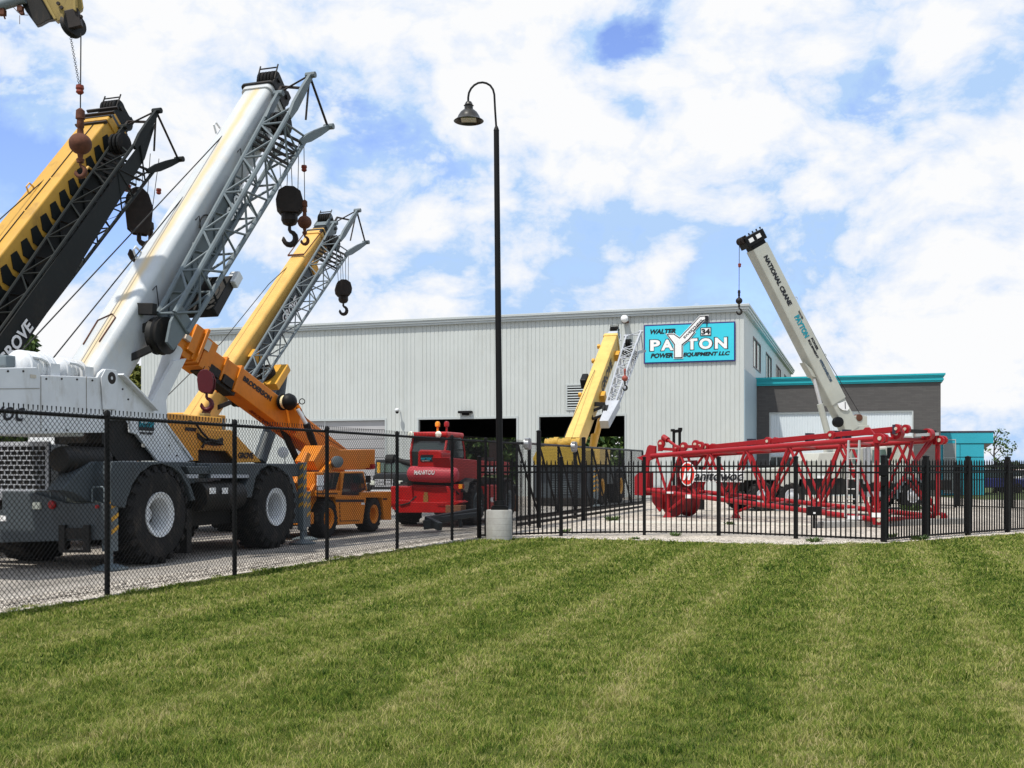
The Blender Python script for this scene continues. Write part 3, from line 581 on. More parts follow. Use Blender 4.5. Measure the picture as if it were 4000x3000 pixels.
# ================================================================== TEAL ANNEX
rc = Vector((1844/FPX*64.6, 64.6)); AF = FR(rc.x, rc.y, 12)
an = thing('teal_annex', 'low turquoise panelled annex with a flat overhanging roof and tall window', 'building', AF.pt(0, -1.5))
A0 = -3.5; zt = 3.86
b = MB(); b.fbox(AF, 0.02, 8, A0, 0, 0, 3.1); b.build('wall', 'tealwall', an)
b = MB(); b.fbox(AF, -.02, 8, A0, .52, 3.12, zt-.10); b.build('fascia', 'tealwall', an)
b = MB(); b.fbox(AF, -.04, 8, A0, .56, zt-.10, zt); b.build('roof_edge', mat('dark_roof_edge', (.05, .04, .06), .5), an)
b = MB(); b.prism([AF.pt(.0, .0, 3.12), AF.pt(0, .5, 3.12), AF.pt(0, 0, 2.75)], AF.U*8); b.build('soffit', mat('brown_soffit', (.09, .07, .06), .7), an)
b = MB()
for w in (-2.5, -1.35, -.3): b.fbox(AF, -.002, .03, w-.012, w+.012, 0 if w != -.3 else 3.12, zt-.1)
for z_ in (.95, 1.6, 2.3, 3.1): b.fbox(AF, -.004, .03, -2.35, -.0, z_-.012, z_+.012)
b.build('panel_joints', mat('dark_teal_joint', (.01, .12, .16), .7), an)  # joint strips in a darker teal than the panels
wa = AF.loc(AF.ep(3684, 1716, 0)); wb = AF.loc(AF.ep(3734, 1790, 0))
b = MB()
for w in (wa[1], wb[1]-.05): b.fbox(AF, -.04, .03, w, w+.05, .1, wa[2])
for z_ in (.1, 1.0, wb[2], wa[2]-.05): b.fbox(AF, -.038, .03, wa[1]+.05, wb[1]-.05, z_, z_+.05)
wn = b.build('window', 'trim', an); b = MB(); b.fbox(AF, -.012, .01, wa[1]+.05, wb[1]-.05, .15, wa[2]-.05); b.build('pane', mat('grey_window_glass', (.20, .22, .22), .12, spec=.8), wn)

# ================================================================== CHAIN-LINK FENCE
CF = FR(-5.12, 13.6, 20.2); BAY = 2.743; CH = 2.30
cl = thing('chain_link_fence', 'tall black vinyl chain-link fence with round posts in front of the cranes', 'fence', CF.pt(0, 0))
def chain(mb, F, u0, u1, z0, z1, w=0.0, pit=.072, r=.0037, barbs=True):
    """diamond wire netting: two families of straight slanting wires with small squared section"""
    H = z1-z0; k0 = math.floor((u0-H)/pit); k1 = math.ceil((u1+H)/pit)
    for sg_ in (1, -1):
        for k in range(k0, k1+1):
            a = k*pit if sg_ == 1 else k*pit+H
            # wire u = a + sg*(z-z0); clip to [u0,u1]
            t0, t1 = 0.0, H
            if sg_ == 1: t0 = max(t0, u0-a); t1 = min(t1, u1-a)
            else: t0 = max(t0, a-u1); t1 = min(t1, a-u0)
            if t1-t0 < .02: continue
            p0 = F.pt(a+sg_*t0, w, z0+t0); p1 = F.pt(a+sg_*t1, w, z0+t1); d = (p1-p0).normalized(); x = F.W*r; y = d.cross(F.W)*r
            o = x*sg_*.6
            mb.add([p0+x+o, p0+y+o, p0-x+o, p0-y+o, p1+x+o, p1+y+o, p1-x+o, p1-y+o], [(0, 1, 5, 4), (1, 2, 6, 5), (2, 3, 7, 6), (3, 0, 4, 7)])
    if barbs:
        n = int((u1-u0)/pit)
        for k in range(n):
            u = u0+(k+.5)*pit; p = F.pt(u, w, z1); 
            for dx in (-.006, .006): mb.bar(p+F.U*dx*.2, p+F.U*dx+Z*.062, .0055, .0055)
ups = [-5.486, -2.743, 0, 2.743, 5.486, 8.23, 10.97, 13.0]
for i, u in enumerate(ups):
    p = CF.pt(u, .0); b = MB(); b.tube(p-Z*.02, p+Z*(CH+.02), .034, 12); b.lathe(p+Z*(CH+.02), Z, [(.042, -.03), (.042, .01), (.03, .035), (1e-4, .045)], 12)
    for z_ in (.35, .9, 1.45, 2.0): b.tube(p+Z*z_-Z*.012, p+Z*z_+Z*.012, .038, 10)
    b.build('post', 'black', cl, smooth=40)
b = MB(); b.tube(CF.pt(-6.5, -.045, CH-.03), CF.pt(15.6, -.045, CH-.03), .024, 10); b.build('top_rail', 'black', cl, smooth=40)
b = MB(); b.tube(CF.pt(-6.5, .05, .10), CF.pt(15.6, .05, .10), .003, 5); b.build('tension_wire', 'black', cl)
for a, c in zip([-6.4]+ups, ups+[15.6]):
    b = MB(); chain(b, CF, a+.0, c-.0, .06, CH-.0, .038); b.build('wire_mesh', 'black', cl)
# ---------------- sliding gate
gt = thing('sliding_gate', 'long black cantilever sliding gate with diagonal braces beyond the lamp post', 'gate', CF.pt(22, 0))
g0, g1 = 15.9, 30.3; GW = -.25
b = MB(); b.bar(CF.pt(g0, GW, .28), CF.pt(g1, GW, .28), .08, .12); b.bar(CF.pt(g0, GW, .12), CF.pt(g1, GW, .12), .06, .08); b.build('bottom_beam', 'black', gt)
b = MB(); b.bar(CF.pt(g0, GW, CH), CF.pt(g1, GW, CH), .06, .06); b.build('top_beam', mat('worn_gate_rail', (.10, .10, .10), .35, .6), gt)
k = 0; u = g0
while u <= g1+.01:
    b = MB(); b.bar(CF.pt(u, GW, .30), CF.pt(u, GW, CH-.03), .06, .06); b.build('upright', 'black', gt)
    if u+1.8 <= g1: b = MB(); b.bar(CF.pt(u+.05, GW, CH-.05), CF.pt(u+1.75, GW, .32), .045, .045); b.build('brace', 'black', gt)
    u += 1.8
b = MB(); chain(b, CF, g0, g1, .3, CH, GW+.05, .09, .0036, False); b.build('wire_mesh', 'black', gt)
for i, (u, h) in enumerate(((16.6, 2.62), (17.6, 2.2), (20.9, 2.55), (22.0, 2.1))):
    b = MB(); p = CF.pt(u, .12 if i % 2 == 0 else -.5); b.tube(p, p+Z*h, .065 if i % 2 == 0 else .05, 12); b.lathe(p+Z*h, Z, [(.07, -.02), (.07, .02), (1e-4, .04)], 12); b.build('guide_post', 'black', gt, smooth=40)
for u in (16.35, 20.65):
    b = MB(); p = CF.pt(u, -.1, 2.28); b.lathe(p, CF.W, [(.06, -.08), (.16, -.07), (.16, .05), (.06, .06)], 16); b.box(p+Z*.02, CF.U*.14, CF.W*.05, Z*.12); b.build('roller_guard', 'galv', gt, smooth=35)
# ================================================================== BLACK PICKET FENCE
def picket_run(root, pts, H, name_post='post', pw=.078, pit=.118, base=.06, rails=(.09, 1.53, 1.67), endpost=True, thick=.026):
    for i, (a, c) in enumerate(zip(pts, pts[1:])):
        a3, c3 = Vector((a[0], a[1], 0)), Vector((c[0], c[1], 0)); d = (c3-a3); Ln = d.length; d.normalize(); nv = d.cross(Z)
        b = MB(); n = int(round((Ln-pw)/pit))
        for k in range(1, n):
            p = a3+d*(pw/2+(Ln-pw)*k/n); b.box(p+Z*((base+H-.06)/2), d*(thick/2), nv*(thick/2), Z*((H-.06-base)/2))
            b.add([p+Z*(H-.06)+d*(sx_*thick/2)+nv*(sy_*thick/2) for sx_, sy_ in ((-1, -1), (1, -1), (1, 1), (-1, 1))]+[p+Z*(H+.0)], [(0, 1, 4), (1, 2, 4), (2, 3, 4), (3, 0, 4)])
        pn = b.build('pickets', 'black', root)
        for z_ in rails:
            b = MB(); b.box((a3+c3)/2+Z*z_, d*(Ln/2-pw/2+.002), nv*.019, Z*.02); b.build('rail', 'black', root)
    for i, a in enumerate(pts if endpost else pts[:-1]):
        j = min(i, len(pts)-2); d = (Vector((*pts[j+1], 0))-Vector((*pts[j], 0))).normalized(); nv = d.cross(Z); p = Vector((a[0], a[1], 0))
        w_ = pw if not isinstance(pw, list) else pw[i]
        b = MB(); b.box(p+Z*((H+.04)/2), d*(w_/2), nv*(w_/2), Z*((H+.04)/2)); b.box(p+Z*(H+.05), d*(w_/2+.006), nv*(w_/2+.006), Z*.012)
        b.add([p+Z*(H+.062)+d*(sx_*w_/2)+nv*(sy_*w_/2) for sx_, sy_ in ((-1, -1), (1, -1), (1, 1), (-1, 1))]+[p+Z*(H+.085)], [(0, 1, 4), (1, 2, 4), (2, 3, 4), (3, 0, 4)])
        b.build(name_post, 'black', root)
pf = thing('picket_fence', 'black steel picket fence between the lamp pedestal and the corner post', 'fence', (2.5, 26, 0))
picket_run(pf, [(-.752, 24.62), (1.17, 25.65), (3.2, 26.0), (4.96, 25.8), (6.52, 24.7), (8.06, 23.35)], 1.83, endpost=False)
ps = thing('picket_fence', 'black steel picket fence with thick posts running from the corner post to the right edge', 'fence', (8.06, 23.3, 0))
picket_run(ps, [(8.06, 23.3), (9.45, 24.55), (10.92, 25.75), (12.4, 26.9), (13.9, 28.1), (15.4, 29.3)], 1.84, pw=.10, pit=.116)
pb = thing('picket_fence', 'black picket fence far behind the red boom, along the grass by the turquoise annex', 'fence', (17.5, 43, 0))
picket_run(pb, [(11.5, 50.9), (13.4, 49.4), (15.2, 47.8), (16.9, 46.0), (18.2, 44.2), (19.3, 42.0), (20.2, 40.0), (21, 38), (23, 36.6)], 1.8, pw=.085, pit=.12, thick=.028)
b = MB(); p = Vector((8.02, 23.2, 1.46)); b.box(p+Z*.12, Vector((.09, 0, 0)), Vector((0, .05, 0)), Z*.12); b.box(p-Z*.12, Vector((.06, 0, 0)), Vector((0, .04, 0)), Z*.1)
tag(b.build('gate_latch_box', 'black', None, bevel=.01), 'small black box fixed to the corner post of the picket fence', 'box')
b = MB(); d = 29; x = (3180-2000)/FPX*d; b.box((x, d, .47), Vector((.19, 0, 0)), Vector((0, .08, 0)), Z*.12); b.box((x, d, .17), Vector((.03, 0, 0)), Vector((0, .03, 0)), Z*.19); fl = b.build('yard_light', 'black', None, bevel=.015)
tag(fl, 'small black floodlight box on a short stake beneath the red boom', 'light')
b = MB(); b.box((x-.0, d-.083, .42), Vector((.045, 0, 0)), Vector((0, .002, 0)), Z*.022); b.build('label_plate', 'signwhite', fl)

# ================================================================== LAMP POST
LX, LY = -.29, 24.25
lp_ = thing('lamp_post', 'tall black lamp post with a curved gooseneck arm and bell shade on a concrete pedestal', 'street lamp', (LX, LY, 0))
b = MB(); b.lathe((LX, LY, -.02), Z, [(.295, 0), (.295, .68), (.28, .705), (.26, .71), (1e-4, .71)], 40); b.build('pedestal', 'concrete', lp_, smooth=40)
b = MB()
for z_ in (.10, .235, .37, .50): b.lathe((LX, LY, z_), Z+Vector((.02, .01, 0)), [(.2955, -.002), (.2962, 0), (.2955, .002)], 40, cap=False)
b.build('form_lines', mat('concrete_joint', (.20, .19, .18), .9), lp_)
b = MB(); b.lathe((LX+.01, LY, .69), Z, [(.165, 0), (.165, .09), (.13, .10), (.12, .20), (.085, .205), (1e-4, .21)], 24); b.box((LX+.01, LY, .72), (.19, 0, 0), (0, .19, 0), (0, 0, .035)); b.build('base_cover', 'black', lp_, smooth=40)
t0 = Vector((LX+.02, LY, .80)); t1 = W3(1939, 510, LY)
b = MB(); b.tube(t0, t1, .078, 20, .062); b.lathe(t1, (t1-t0), [(.062, 0), (.066, .0), (.05, .05), (.03, .10)], 16); b.build('pole', 'black', lp_, smooth=40)
arm = [W3(1939, 505, LY), W3(1934, 430, LY), W3(1931, 370, LY), W3(1926, 350, LY), W3(1915, 334, LY), W3(1900, 325, LY), W3(1885, 322, LY), W3(1868, 324, LY), W3(1852, 333, LY), W3(1840, 346, LY), W3(1832, 362, LY), W3(1829, 380, LY), W3(1829, 396, LY)]
b = MB(); b.path(arm, .024, 12); b.build('arm', 'black', lp_, smooth=40)
hc = W3(1831, 396, LY); mpx = LY/FPX
b = MB(); b.lathe(hc, -Z, [(.02, 0), (.06, .01), (.085, .05), (.09, .08), (.115, .095), (.095, .11), (.098, .18), (.13, .20), (.19, .25), (.24, .33), (.265, .39), (.34, .445), (.33, .45), (.25, .39), (.2, .30), (.10, .28), (1e-4, .28)], 36); sh_ = b.build('shade', mat('black_enamel', (.03, .028, .026), .35, dirt=(.12, .11, .09), da=.5), lp_, smooth=50)
b = MB(); b.box(hc-Z*.405, (.17, 0, 0), (0, .15, 0), (0, 0, .02)); b.build('lamp_lens', mat('frosted_lens', (.5, .5, .42), .5), sh_)
# ================================================================== CRANES: shared builders
def lattice_jib(A, root, s0, s1, tip, m, taper=0.0, q0=.40, q1=.98, r0=-.30, r1=.38, bays=11, rad=.04, plate=(.0, .72), wordm=None, word=None, word_s=None, word_h=.26, pm=None, fork=.95, rl=None):
    """stowed swing-away extension on the right of a boom; s0 = foot, s1 = wide end, tip = length of the fork arms past s1"""
    def ch(s, i):                                   # four chords; narrow at the foot
        t = min(1, max(0, (s-s0)/(s1-s0))); k = .62+.38*t; qc, rc = (q0+q1)/2, (r0+r1)/2
        hq, hr = (q1-q0)/2*k, (r1-r0)/2*k; return A.p(s, qc+(hq if i in (1, 2) else -hq), rc+(hr if i in (2, 3) else -hr))
    for i in range(4): b = MB(); b.tube(ch(s0, i), ch(s1, i), rad, 8); b.build('jib_chord', m, root, smooth=40)
    nb = bays; ss = [s0+(s1-s0)*k/nb for k in range(nb+1)]
    for nm, (i, j) in (('jib_lacing', (0, 1)), ('jib_lacing', (1, 2)), ('jib_lacing', (2, 3)), ('jib_lacing', (3, 0))):
        b = MB()
        for k in range(nb):
            a, c = (i, j) if k % 2 == 0 else (j, i); b.tube(ch(ss[k], a), ch(ss[k+1], c), rad*.5, 6)
            if k % 2 == 0: b.tube(ch(ss[k], i), ch(ss[k], j), rad*.45, 6)
        b.build(nm, m, root, smooth=40)
    pa, pb = s0+(s1-s0)*plate[0], s0+(s1-s0)*plate[1]
    b = MB(); qa = (q0+q1)/2-(q1-q0)/2*.62; 
    b.prism([ch(pa, 0)-A.Lt*.02, ch(pb, 0)-A.Lt*.02, ch(pb, 3)-A.Lt*.02, ch(pa, 3)-A.Lt*.02], -A.Lt*.02); b.build('jib_side_plate', pm or m, root)
    # fork arms reaching past the boom head
    for (i, dq, dr, L_) in ((1, .06, -.10, tip), (2, .10, .28, tip*.82), (0, -.02, -.02, tip*.55)):
        p = ch(s1, i); q = A.p(s1+L_, (q1 if i != 0 else q0)+dq, (r0 if i < 2 else r1)+dr); dd = (q-p).normalized(); e_ = A.R
        b = MB(); w0, w1 = (.14, .10) if i != 0 else (.1, .06)
        b.prism([p-dd*.35-e_*.05, p-e_*w0*.7, p+(q-p)*.5-e_*w0*.62, q-e_*.05, q+e_*.05, p+(q-p)*.5+e_*w0*.62, p+e_*w0*.7, p-dd*.35+e_*.05], A.Lt*.07)
        b.tube(q-A.Lt*.08, q+A.Lt*.14, .065, 10); b.build('fork_arm', m, root)
    q = A.p(s1+tip, q1+.06, r0-.10); p2 = A.p(s1+tip*.82, q1+.10, r1+.28); mid = A.p(s1+tip*.25, q1, (r0+r1)/2+.1)
    b = MB(); b.tube(q, p2, .028, 6); b.tube(q, mid, .025, 6); b.tube(A.p(s1+tip*.55, q0-.02, r0-.02), q, .02, 6); b.bar(A.p(s1+.1, q0, r0), A.p(s1+.95*tip, q0-.1, r0+.05), .05, .05); b.tube(A.p(s1+.95*tip, q0-.1, r0+.05), A.p(s1+tip*.6, q1, r0-.05), .03, 6); b.tube(A.p(s1, q0-.2, r0), A.p(s1+tip*.95, q0-.35, r0), .03, 6)
    b.build('strut', 'rustdark' if m != 'silver' else m, root)
    # sheave cluster and brackets between the arms
    b = MB()
    for k in range(3): b.lathe(A.p(s1-.15-.02, q0+.12+.1*k, .0), A.Lt, [(.10, -.035), (.24, -.03), (.21, 0), (.24, .03), (.10, .035)], 18)
    for k in range(5): b.bar(A.p(s1-.5-.18*k, q0, r0), A.p(s1-.3-.2*k, q1, r1*.8), .05, .05)
    b.build('jib_sheaves', 'dark', root)
    # foot sheave
    b = MB(); c = A.p(s0-.25, (q0+q1)/2-.14, .18); b.lathe(c, A.Lt, [(.08, -.12), (.33, -.11), (.30, -.03), (.34, 0), (.30, .03), (.33, .11), (.08, .12)], 24); b.build('foot_sheave', 'dark', root, smooth=35)
    b = MB(); b.prism([ch(s0+.25, 1), A.p(s0-.15, q1*.86, -.05), A.p(s0-.48, q1*.84, .12), A.p(s0-.45, q1*.84, .34), A.p(s0-.1, q1*.84, .38), ch(s0+.25, 2)], -A.Lt*.05); b.build('foot_plate', m, root)
    b = MB(); b.bar(A.p(s0-.05, -.02, r0-.05), A.p(s0-.05, q0+.15, r0), .14, .20); b.bar(A.p(s0-.45, q0-.45, .02), A.p(s0-.05, q0+.1, .0), .12, .14); b.bar(A.p(s0-.45, q0-.45, .02), A.p(s0-.95, q0-.30, .12), .07, .07); b.bar(A.p(s0-.6, q0+.1, .15), A.p(s0-.95, q0-.30, .12), .14, .12); b.build('stowage_bracket', 'dark', root, bevel=.01)
    if word:
        s_, L_ = word_s; x = A.D; y = -A.R; o = ch(s0+(s1-s0)*s_, 3)+A.R*(-.12)+A.Lt*.03
        o = A.p(s0+(s1-s0)*s_, q0+.08, r1*.62)
        text(word, 'lettering', wordm, root, o, A.D, -A.R, L_, word_h, bold=.03)
    return ch
def boom_head(A, root, L_, hw, hh, m, dark='dark', sheaves=5):
    b = MB(); A.box(b, L_, L_+.55, -hw*.85, -hw*.70, -hh*.9, hh*.75); A.box(b, L_, L_+.55, hw*.70, hw*.85, -hh*.9, hh*.75); A.box(b, L_-.05, L_+.16, -hw*.9, hw*.9, -hh*.85, hh*.85)
    A.box(b, L_+.45, L_+.60, -hw*.85, hw*.85, hh*.3, hh*.75); h = b.build('boom_head', m, root, bevel=.012)
    b = MB()
    for k in range(sheaves):
        q = -hw*.6+hw*1.2*k/(sheaves-1); b.lathe(A.p(L_+.40, q, -hh*.62), A.Lt, [(.06, -.03), (.21, -.028), (.18, 0), (.21, .028), (.06, .03)], 20); b.lathe(A.p(L_+.42, q, hh*.42), A.Lt, [(.06, -.03), (.19, -.028), (.16, 0), (.19, .028), (.06, .03)], 20)
    b.tube(A.p(L_+.40, -hw, -hh*.62), A.p(L_+.40, hw, -hh*.62), .05, 10); b.tube(A.p(L_+.42, -hw, hh*.42), A.p(L_+.42, hw, hh*.42), .05, 10); b.build('head_sheaves', dark, h, smooth=35)
    b = MB(); b.tube(A.p(L_+.60, -hw*.8, -hh*1.12), A.p(L_+.60, hw*.8, -hh*1.12), .016, 6)
    for q in (-hw*.8, hw*.8): b.tube(A.p(L_+.30, q, -hh*.9), A.p(L_+.66, q, -hh*1.2), .018, 6)
    b.build('rope_guard', dark, h)
def boom_tube(A, root, L_, hw, hh, m, rad, name='boom', tipm='dark', main=.90):
    b = MB(); A.sec(b, -.35, L_*main, hw, hh, rad, k=9 if isinstance(rad, tuple) or rad > .08 else 3); o = b.build(name, m, root, smooth=35)
    b = MB(); A.sec(b, L_*main-.14, L_*main+.0, hw+.035, hh+.035, rad, k=6); b.build('boom_collar', m, root, smooth=35)
    for k, (a, c, s_) in enumerate(((main, main+.033, .90), (main+.033, main+.062, .80), (main+.062, 1.0, .70))):
        if main >= 1: break
        b = MB(); A.sec(b, L_*a, L_*c, hw*s_, hh*s_, rad*s_, k=4); A.sec(b, L_*c-.05, L_*c, hw*s_+.03, hh*s_+.03, rad*s_, k=4); b.build('boom_section', tipm, root, smooth=35)
    return o
def rope(mb, a, b, r=.009, sag=0.0):
    pts = [Vector(a).lerp(Vector(b), k/6)-Z*(sag*4*(k/6)*(1-k/6)) for k in range(7)] if sag else [a, b]; mb.path(pts, r, 5)
def hook_block(root_pt, top_pts, label, w=.55, h=1.0, kind=0, m='rustdark', ax=Vector((1, 0, 0)), hook=.75, group='hook blocks hanging from crane booms', ax2=Vector((0, 1, 0)), yaw=0.0, rr=.009):
    """hangs on its ropes; root_pt = centre of the block"""
    c = Vector(root_pt); t = thing('hook_block', label, 'hook block', c, group)
    ax = Vector((math.cos(yaw), math.sin(yaw), 0)); ay = Vector((-math.sin(yaw), math.cos(yaw), 0)); tn = [] 
    b = MB()
    def pl(y0, y1, pts): b.prism([c+ax*(x*w)+Z*(z*h)+ay*y0 for x, z in pts], ay*(y1-y0))
    if kind == 0:                                   # tall cheek plates
        for y0, y1 in ((-.17, -.13), (.13, .17)): pl(y0, y1, ((-.30, .5), (-.12, .56), (.1, .56), (.34, .42), (.5, .12), (.44, -.3), (.28, -.5), (-.2, -.48), (-.42, -.36), (-.5, .1), (-.46, .34)))
        pl(-.12, .12, ((-.36, .34), (.34, .34), (.40, 0), (.28, -.42), (-.28, -.42), (-.40, 0)))
    else:                                           # wide multi-sheave block with a swivel housing
        for k in range(4): y0 = -.26+.15*k; pl(y0, y0+.05, ((-.40, .42), (-.15, .54), (.15, .54), (.40, .42), (.5, .15), (.46, -.05), (.30, -.18), (-.30, -.18), (-.46, -.05), (-.5, .15)))
        pl(-.22, .2, ((-.42, .12), (-.2, .34), (.2, .34), (.42, .12), (.3, -.1), (-.3, -.1)))
        b.lathe(c-Z*(h*.16), -Z, [(w*.30, 0), (w*.31, h*.2), (w*.24, h*.30), (w*.13, h*.34)], 14)
    b.build('block', m, t, bevel=.012)
    b = MB()
    for q in (-.06, .06):
        for x in (-.16, .14): b.lathe(c+ax*(x*w)+Z*(h*.18)+ay*q, ay, [(.03, -.03), (w*.28, -.025), (w*.24, 0), (w*.28, .025), (.03, .03)], 18)
    b.build('sheaves', 'dark', t, smooth=35)
    b = MB(); hook_mesh(b, c-Z*(h*(.44 if kind == 0 else .46)), hook, ax); b.build('hook', m, t, smooth=60)
    for k, tp in enumerate(top_pts):
        b = MB(); x = -.38+.76*k/max(1, len(top_pts)-1); rope(b, Vector(tp), c+ax*(x*w*.8)+Z*(h*.45), rr); b.build('rope', 'dark', t)
    return t
def ball_hook(c, top, label, r=.17, m='rust', weight=None, hookm=None, rr=.009, hs=.28):
    c = Vector(c); t = thing('hook_ball', label, 'hook ball', c, 'headache balls hanging from crane booms')
    b = MB(); b.ball(c, r, 22, .95); b.lathe(c+Z*(r*.9), Z, [(r*.30, 0), (r*.26, r*.5), (r*.34, r*.6), (r*.30, r*1.3), (r*.42, r*1.35), (r*.38, r*2.1), (r*.15, r*2.3)], 12); b.build('ball', m, t, smooth=45)
    b = MB(); b.lathe(c-Z*(r*.9), -Z, [(r*.28, 0), (r*.2, r*.4), (r*.36, r*.5), (r*.3, r*.8), (1e-4, r*.82)], 12); hook_mesh(b, c-Z*(r*1.5), hs, Vector((1, 0, 0))); b.build('hook', hookm or m, t, smooth=50)
    b = MB(); rope(b, Vector(top), c+Z*(r*3), rr); b.build('rope', 'dark', t)
    if weight: b = MB(); b.lathe(Vector(weight)-Z*.09, Z, [(.03, 0), (.062, .03), (.05, .07), (.065, .09), (.058, .14), (.02, .15)], 10); b.build('switch_weight', mat('rusty_red_weight', (.20, .035, .02), .7), t)
    return t
def chain_line(root, a, b_, n, r=.02):
    b = MB(); a, b_ = Vector(a), Vector(b_)
    for k in range(n):
        p = a.lerp(b_, (k+.5)/n); d = (b_-a).normalized(); x = Vector((1, 0, 0)) if k % 2 else Vector((0, 1, 0)); L_ = (b_-a).length/n*.62
        b.path([p+d*(L_*math.cos(t))+x*(r*math.sin(t)) for t in [i*math.pi/3 for i in range(7)]], .004, 4)
    b.build('chain', 'dark', root)
# ================================================================== CRANE A: big white crane nearest the fence
FA = FR(-5.96, 18.2, 18.0); PW = -.42; BWA = -.98
ca = thing('rough_terrain_crane', 'big white mobile crane on grey chassis with steep white boom and grey lattice jib', 'crane', FA.pt(1.9, -1.45))
def side(F, pts, w, th, name, m, par, bevel=.012, mb=None, smooth=None):
    b = MB(); b.prism([F.sp(x, y, w) for x, y in pts], -F.W*th); return b.build(name, m, par, bevel=bevel)
def endp(F, pts, u, th, name, m, par, bevel=.012):
    b = MB(); b.prism([F.ep(x, y, u) for x, y in pts], F.U*th); return b.build(name, m, par, bevel=bevel)
# superstructure: near side plate, traced on its own plane, and its twin on the far side
SIDE = [(-130, 1437), (0, 1437), (143, 1434), (150, 1445), (160, 1466), (260, 1468), (380, 1474), (392, 1455), (409, 1441), (452, 1446), (462, 1462), (593, 1600), (612, 1612), (646, 1642), (760, 1795), (705, 1813), (615, 1801), (535, 1698), (510, 1690), (510, 1640), (416, 1640), (410, 1690), (0, 1698), (-130, 1700)]
side(FA, SIDE, PW, .06, 'turret_side_plate', 'white', ca)
b = MB(); fr2 = [FA.loc(FA.sp(x, y, PW)) for x, y in SIDE]; b.prism([FA.pt(u, -1.55, z) for u, w, z in fr2], -FA.W*.06); b.build('turret_side_plate', 'white', ca, bevel=.012)
pl0 = FA.loc(FA.sp(0, 1698, PW)); pl1 = FA.loc(FA.sp(380, 1480, PW))
b = MB(); b.fbox(FA, -3.9, -2.6, -2.45, PW-.07, pl0[2]+.02, 3.02); b.fbox(FA, -2.6, pl1[0]-.2, -1.48, PW-.07, pl0[2]+.02, 2.9); b.build('counterweight', 'white', ca, bevel=.04)
b = MB(); ff = [FA.loc(FA.sp(x, y, PW)) for x, y in ((418, 1642), (508, 1642), (530, 1665), (590, 1680), (690, 1800), (480, 1800), (418, 1730))]; b.prism([FA.pt(u, PW-.10, z) for u, w, z in ff], -FA.W*.95); b.build('turret_core', 'dark', ca)
# stiffener flange along the sloping edge and the boom pivot
b = MB(); e0, e1_ = FA.sp(462, 1462, PW), FA.sp(600, 1602, PW); b.bar(e0+FA.W*.05, e1_+FA.W*.05, .12, .03, up=FA.W.cross(e1_-e0)); b.build('stiffener', 'white', ca)
pp = FA.sp(431, 1477, PW); b = MB(); b.lathe(pp-FA.W*.02, FA.W, [(.075, 0), (.10, .02), (.10, .05), (.03, .055), (.03, .02), (1e-4, .02)], 20); b.build('pivot_pin', 'rustdark', ca, smooth=35)
b = MB(); b.prism([FA.sp(x, y, PW+.01) for x, y in ((392, 1474), (409, 1441), (452, 1446), (458, 1520), (450, 1600), (400, 1600))], FA.W*.02); b.build('pivot_boss_plate', 'white', ca, bevel=.008)
side(FA, [(646, 1642), (760, 1795), (752, 1800), (640, 1650)], PW+.03, .10, 'turret_edge_flange', 'white', ca)
b = MB()
for x in (160, 338): b.bar(FA.sp(x, 1470, PW+.004), FA.sp(x, 1690 if x == 160 else 1640, PW+.004), .012, .006)
b.bar(FA.sp(-130, 1520, PW+.004), FA.sp(155, 1517, PW+.004), .006, .010); sm = b.build('weld_seams', mat('grimy_seam', (.30, .28, .25), .7), ca); sm['kind'] = 'stuff'
b = MB()
for x, y in ((30, 1450), (90, 1450), (180, 1480), (240, 1480), (300, 1482), (360, 1486), (180, 1680), (260, 1680), (340, 1630), (478, 1520), (500, 1560), (660, 1740), (690, 1780)): b.lathe(FA.sp(x, y, PW), FA.W, [(.016, 0), (.016, .012), (1e-4, .014)], 8)
sm = b.build('bolts', 'rustdark', ca); sm['kind'] = 'stuff'
for x, y, w_, h_ in ((130, 1470, .12, .05), (560, 1740, .10, .06), (420, 1560, .05, .07)): b = MB(); b.box(FA.sp(x, y, PW+.006), FA.U*w_/2, FA.W*.002, Z*h_/2); b.build('small_decal', mat('pale_decal', (.55, .5, .42), .5), ca)
# winches on the deck: two white hose-wrapped drums
for cx, cy, rx, ln in ((122, 1440, .25, .34), (262, 1452, .20, .30)):
    p = FA.sp(cx, cy, -.8); b = MB(); b.lathe(p, FA.U, [(1e-4, -ln-.05), (rx*.55, -ln-.04), (rx*.9, -ln+.03), (rx, -ln+.12), (rx, ln-.12), (rx*.92, ln-.03), (rx*.6, ln+.03), (1e-4, ln+.04)], 24)
    for k in range(5): u = -ln+.10+k*(2*ln-.2)/4; b.lathe(p+FA.U*u, FA.U, [(rx*.9, -.035), (rx*1.06, -.02), (rx*1.06, .02), (rx*.9, .035)], 22)
    w_ = b.build('winch', 'white', ca, smooth=45)
    b = MB(); b.box(p+FA.W*.26+FA.U*(ln*.45)-Z*.02, FA.U*.10, FA.W*.06, Z*.10); b.path([p+FA.W*(.2+.08*math.sin(k_*.8))+FA.U*(-ln*.6+ln*.3*k_)+Z*(rx*.6-.03*k_*k_*.4) for k_ in range(5)], .025, 6); b.build('winch_motor', 'white', w_)
b = MB(); b.tube(FA.sp(92, 1440, -.9), FA.sp(100, 1385, -.9), .07, 10); b.box(FA.sp(30, 1418, -1.0), FA.U*.3, FA.W*.25, Z*.09); b.build('cable_guide', 'steel', ca, bevel=.03)
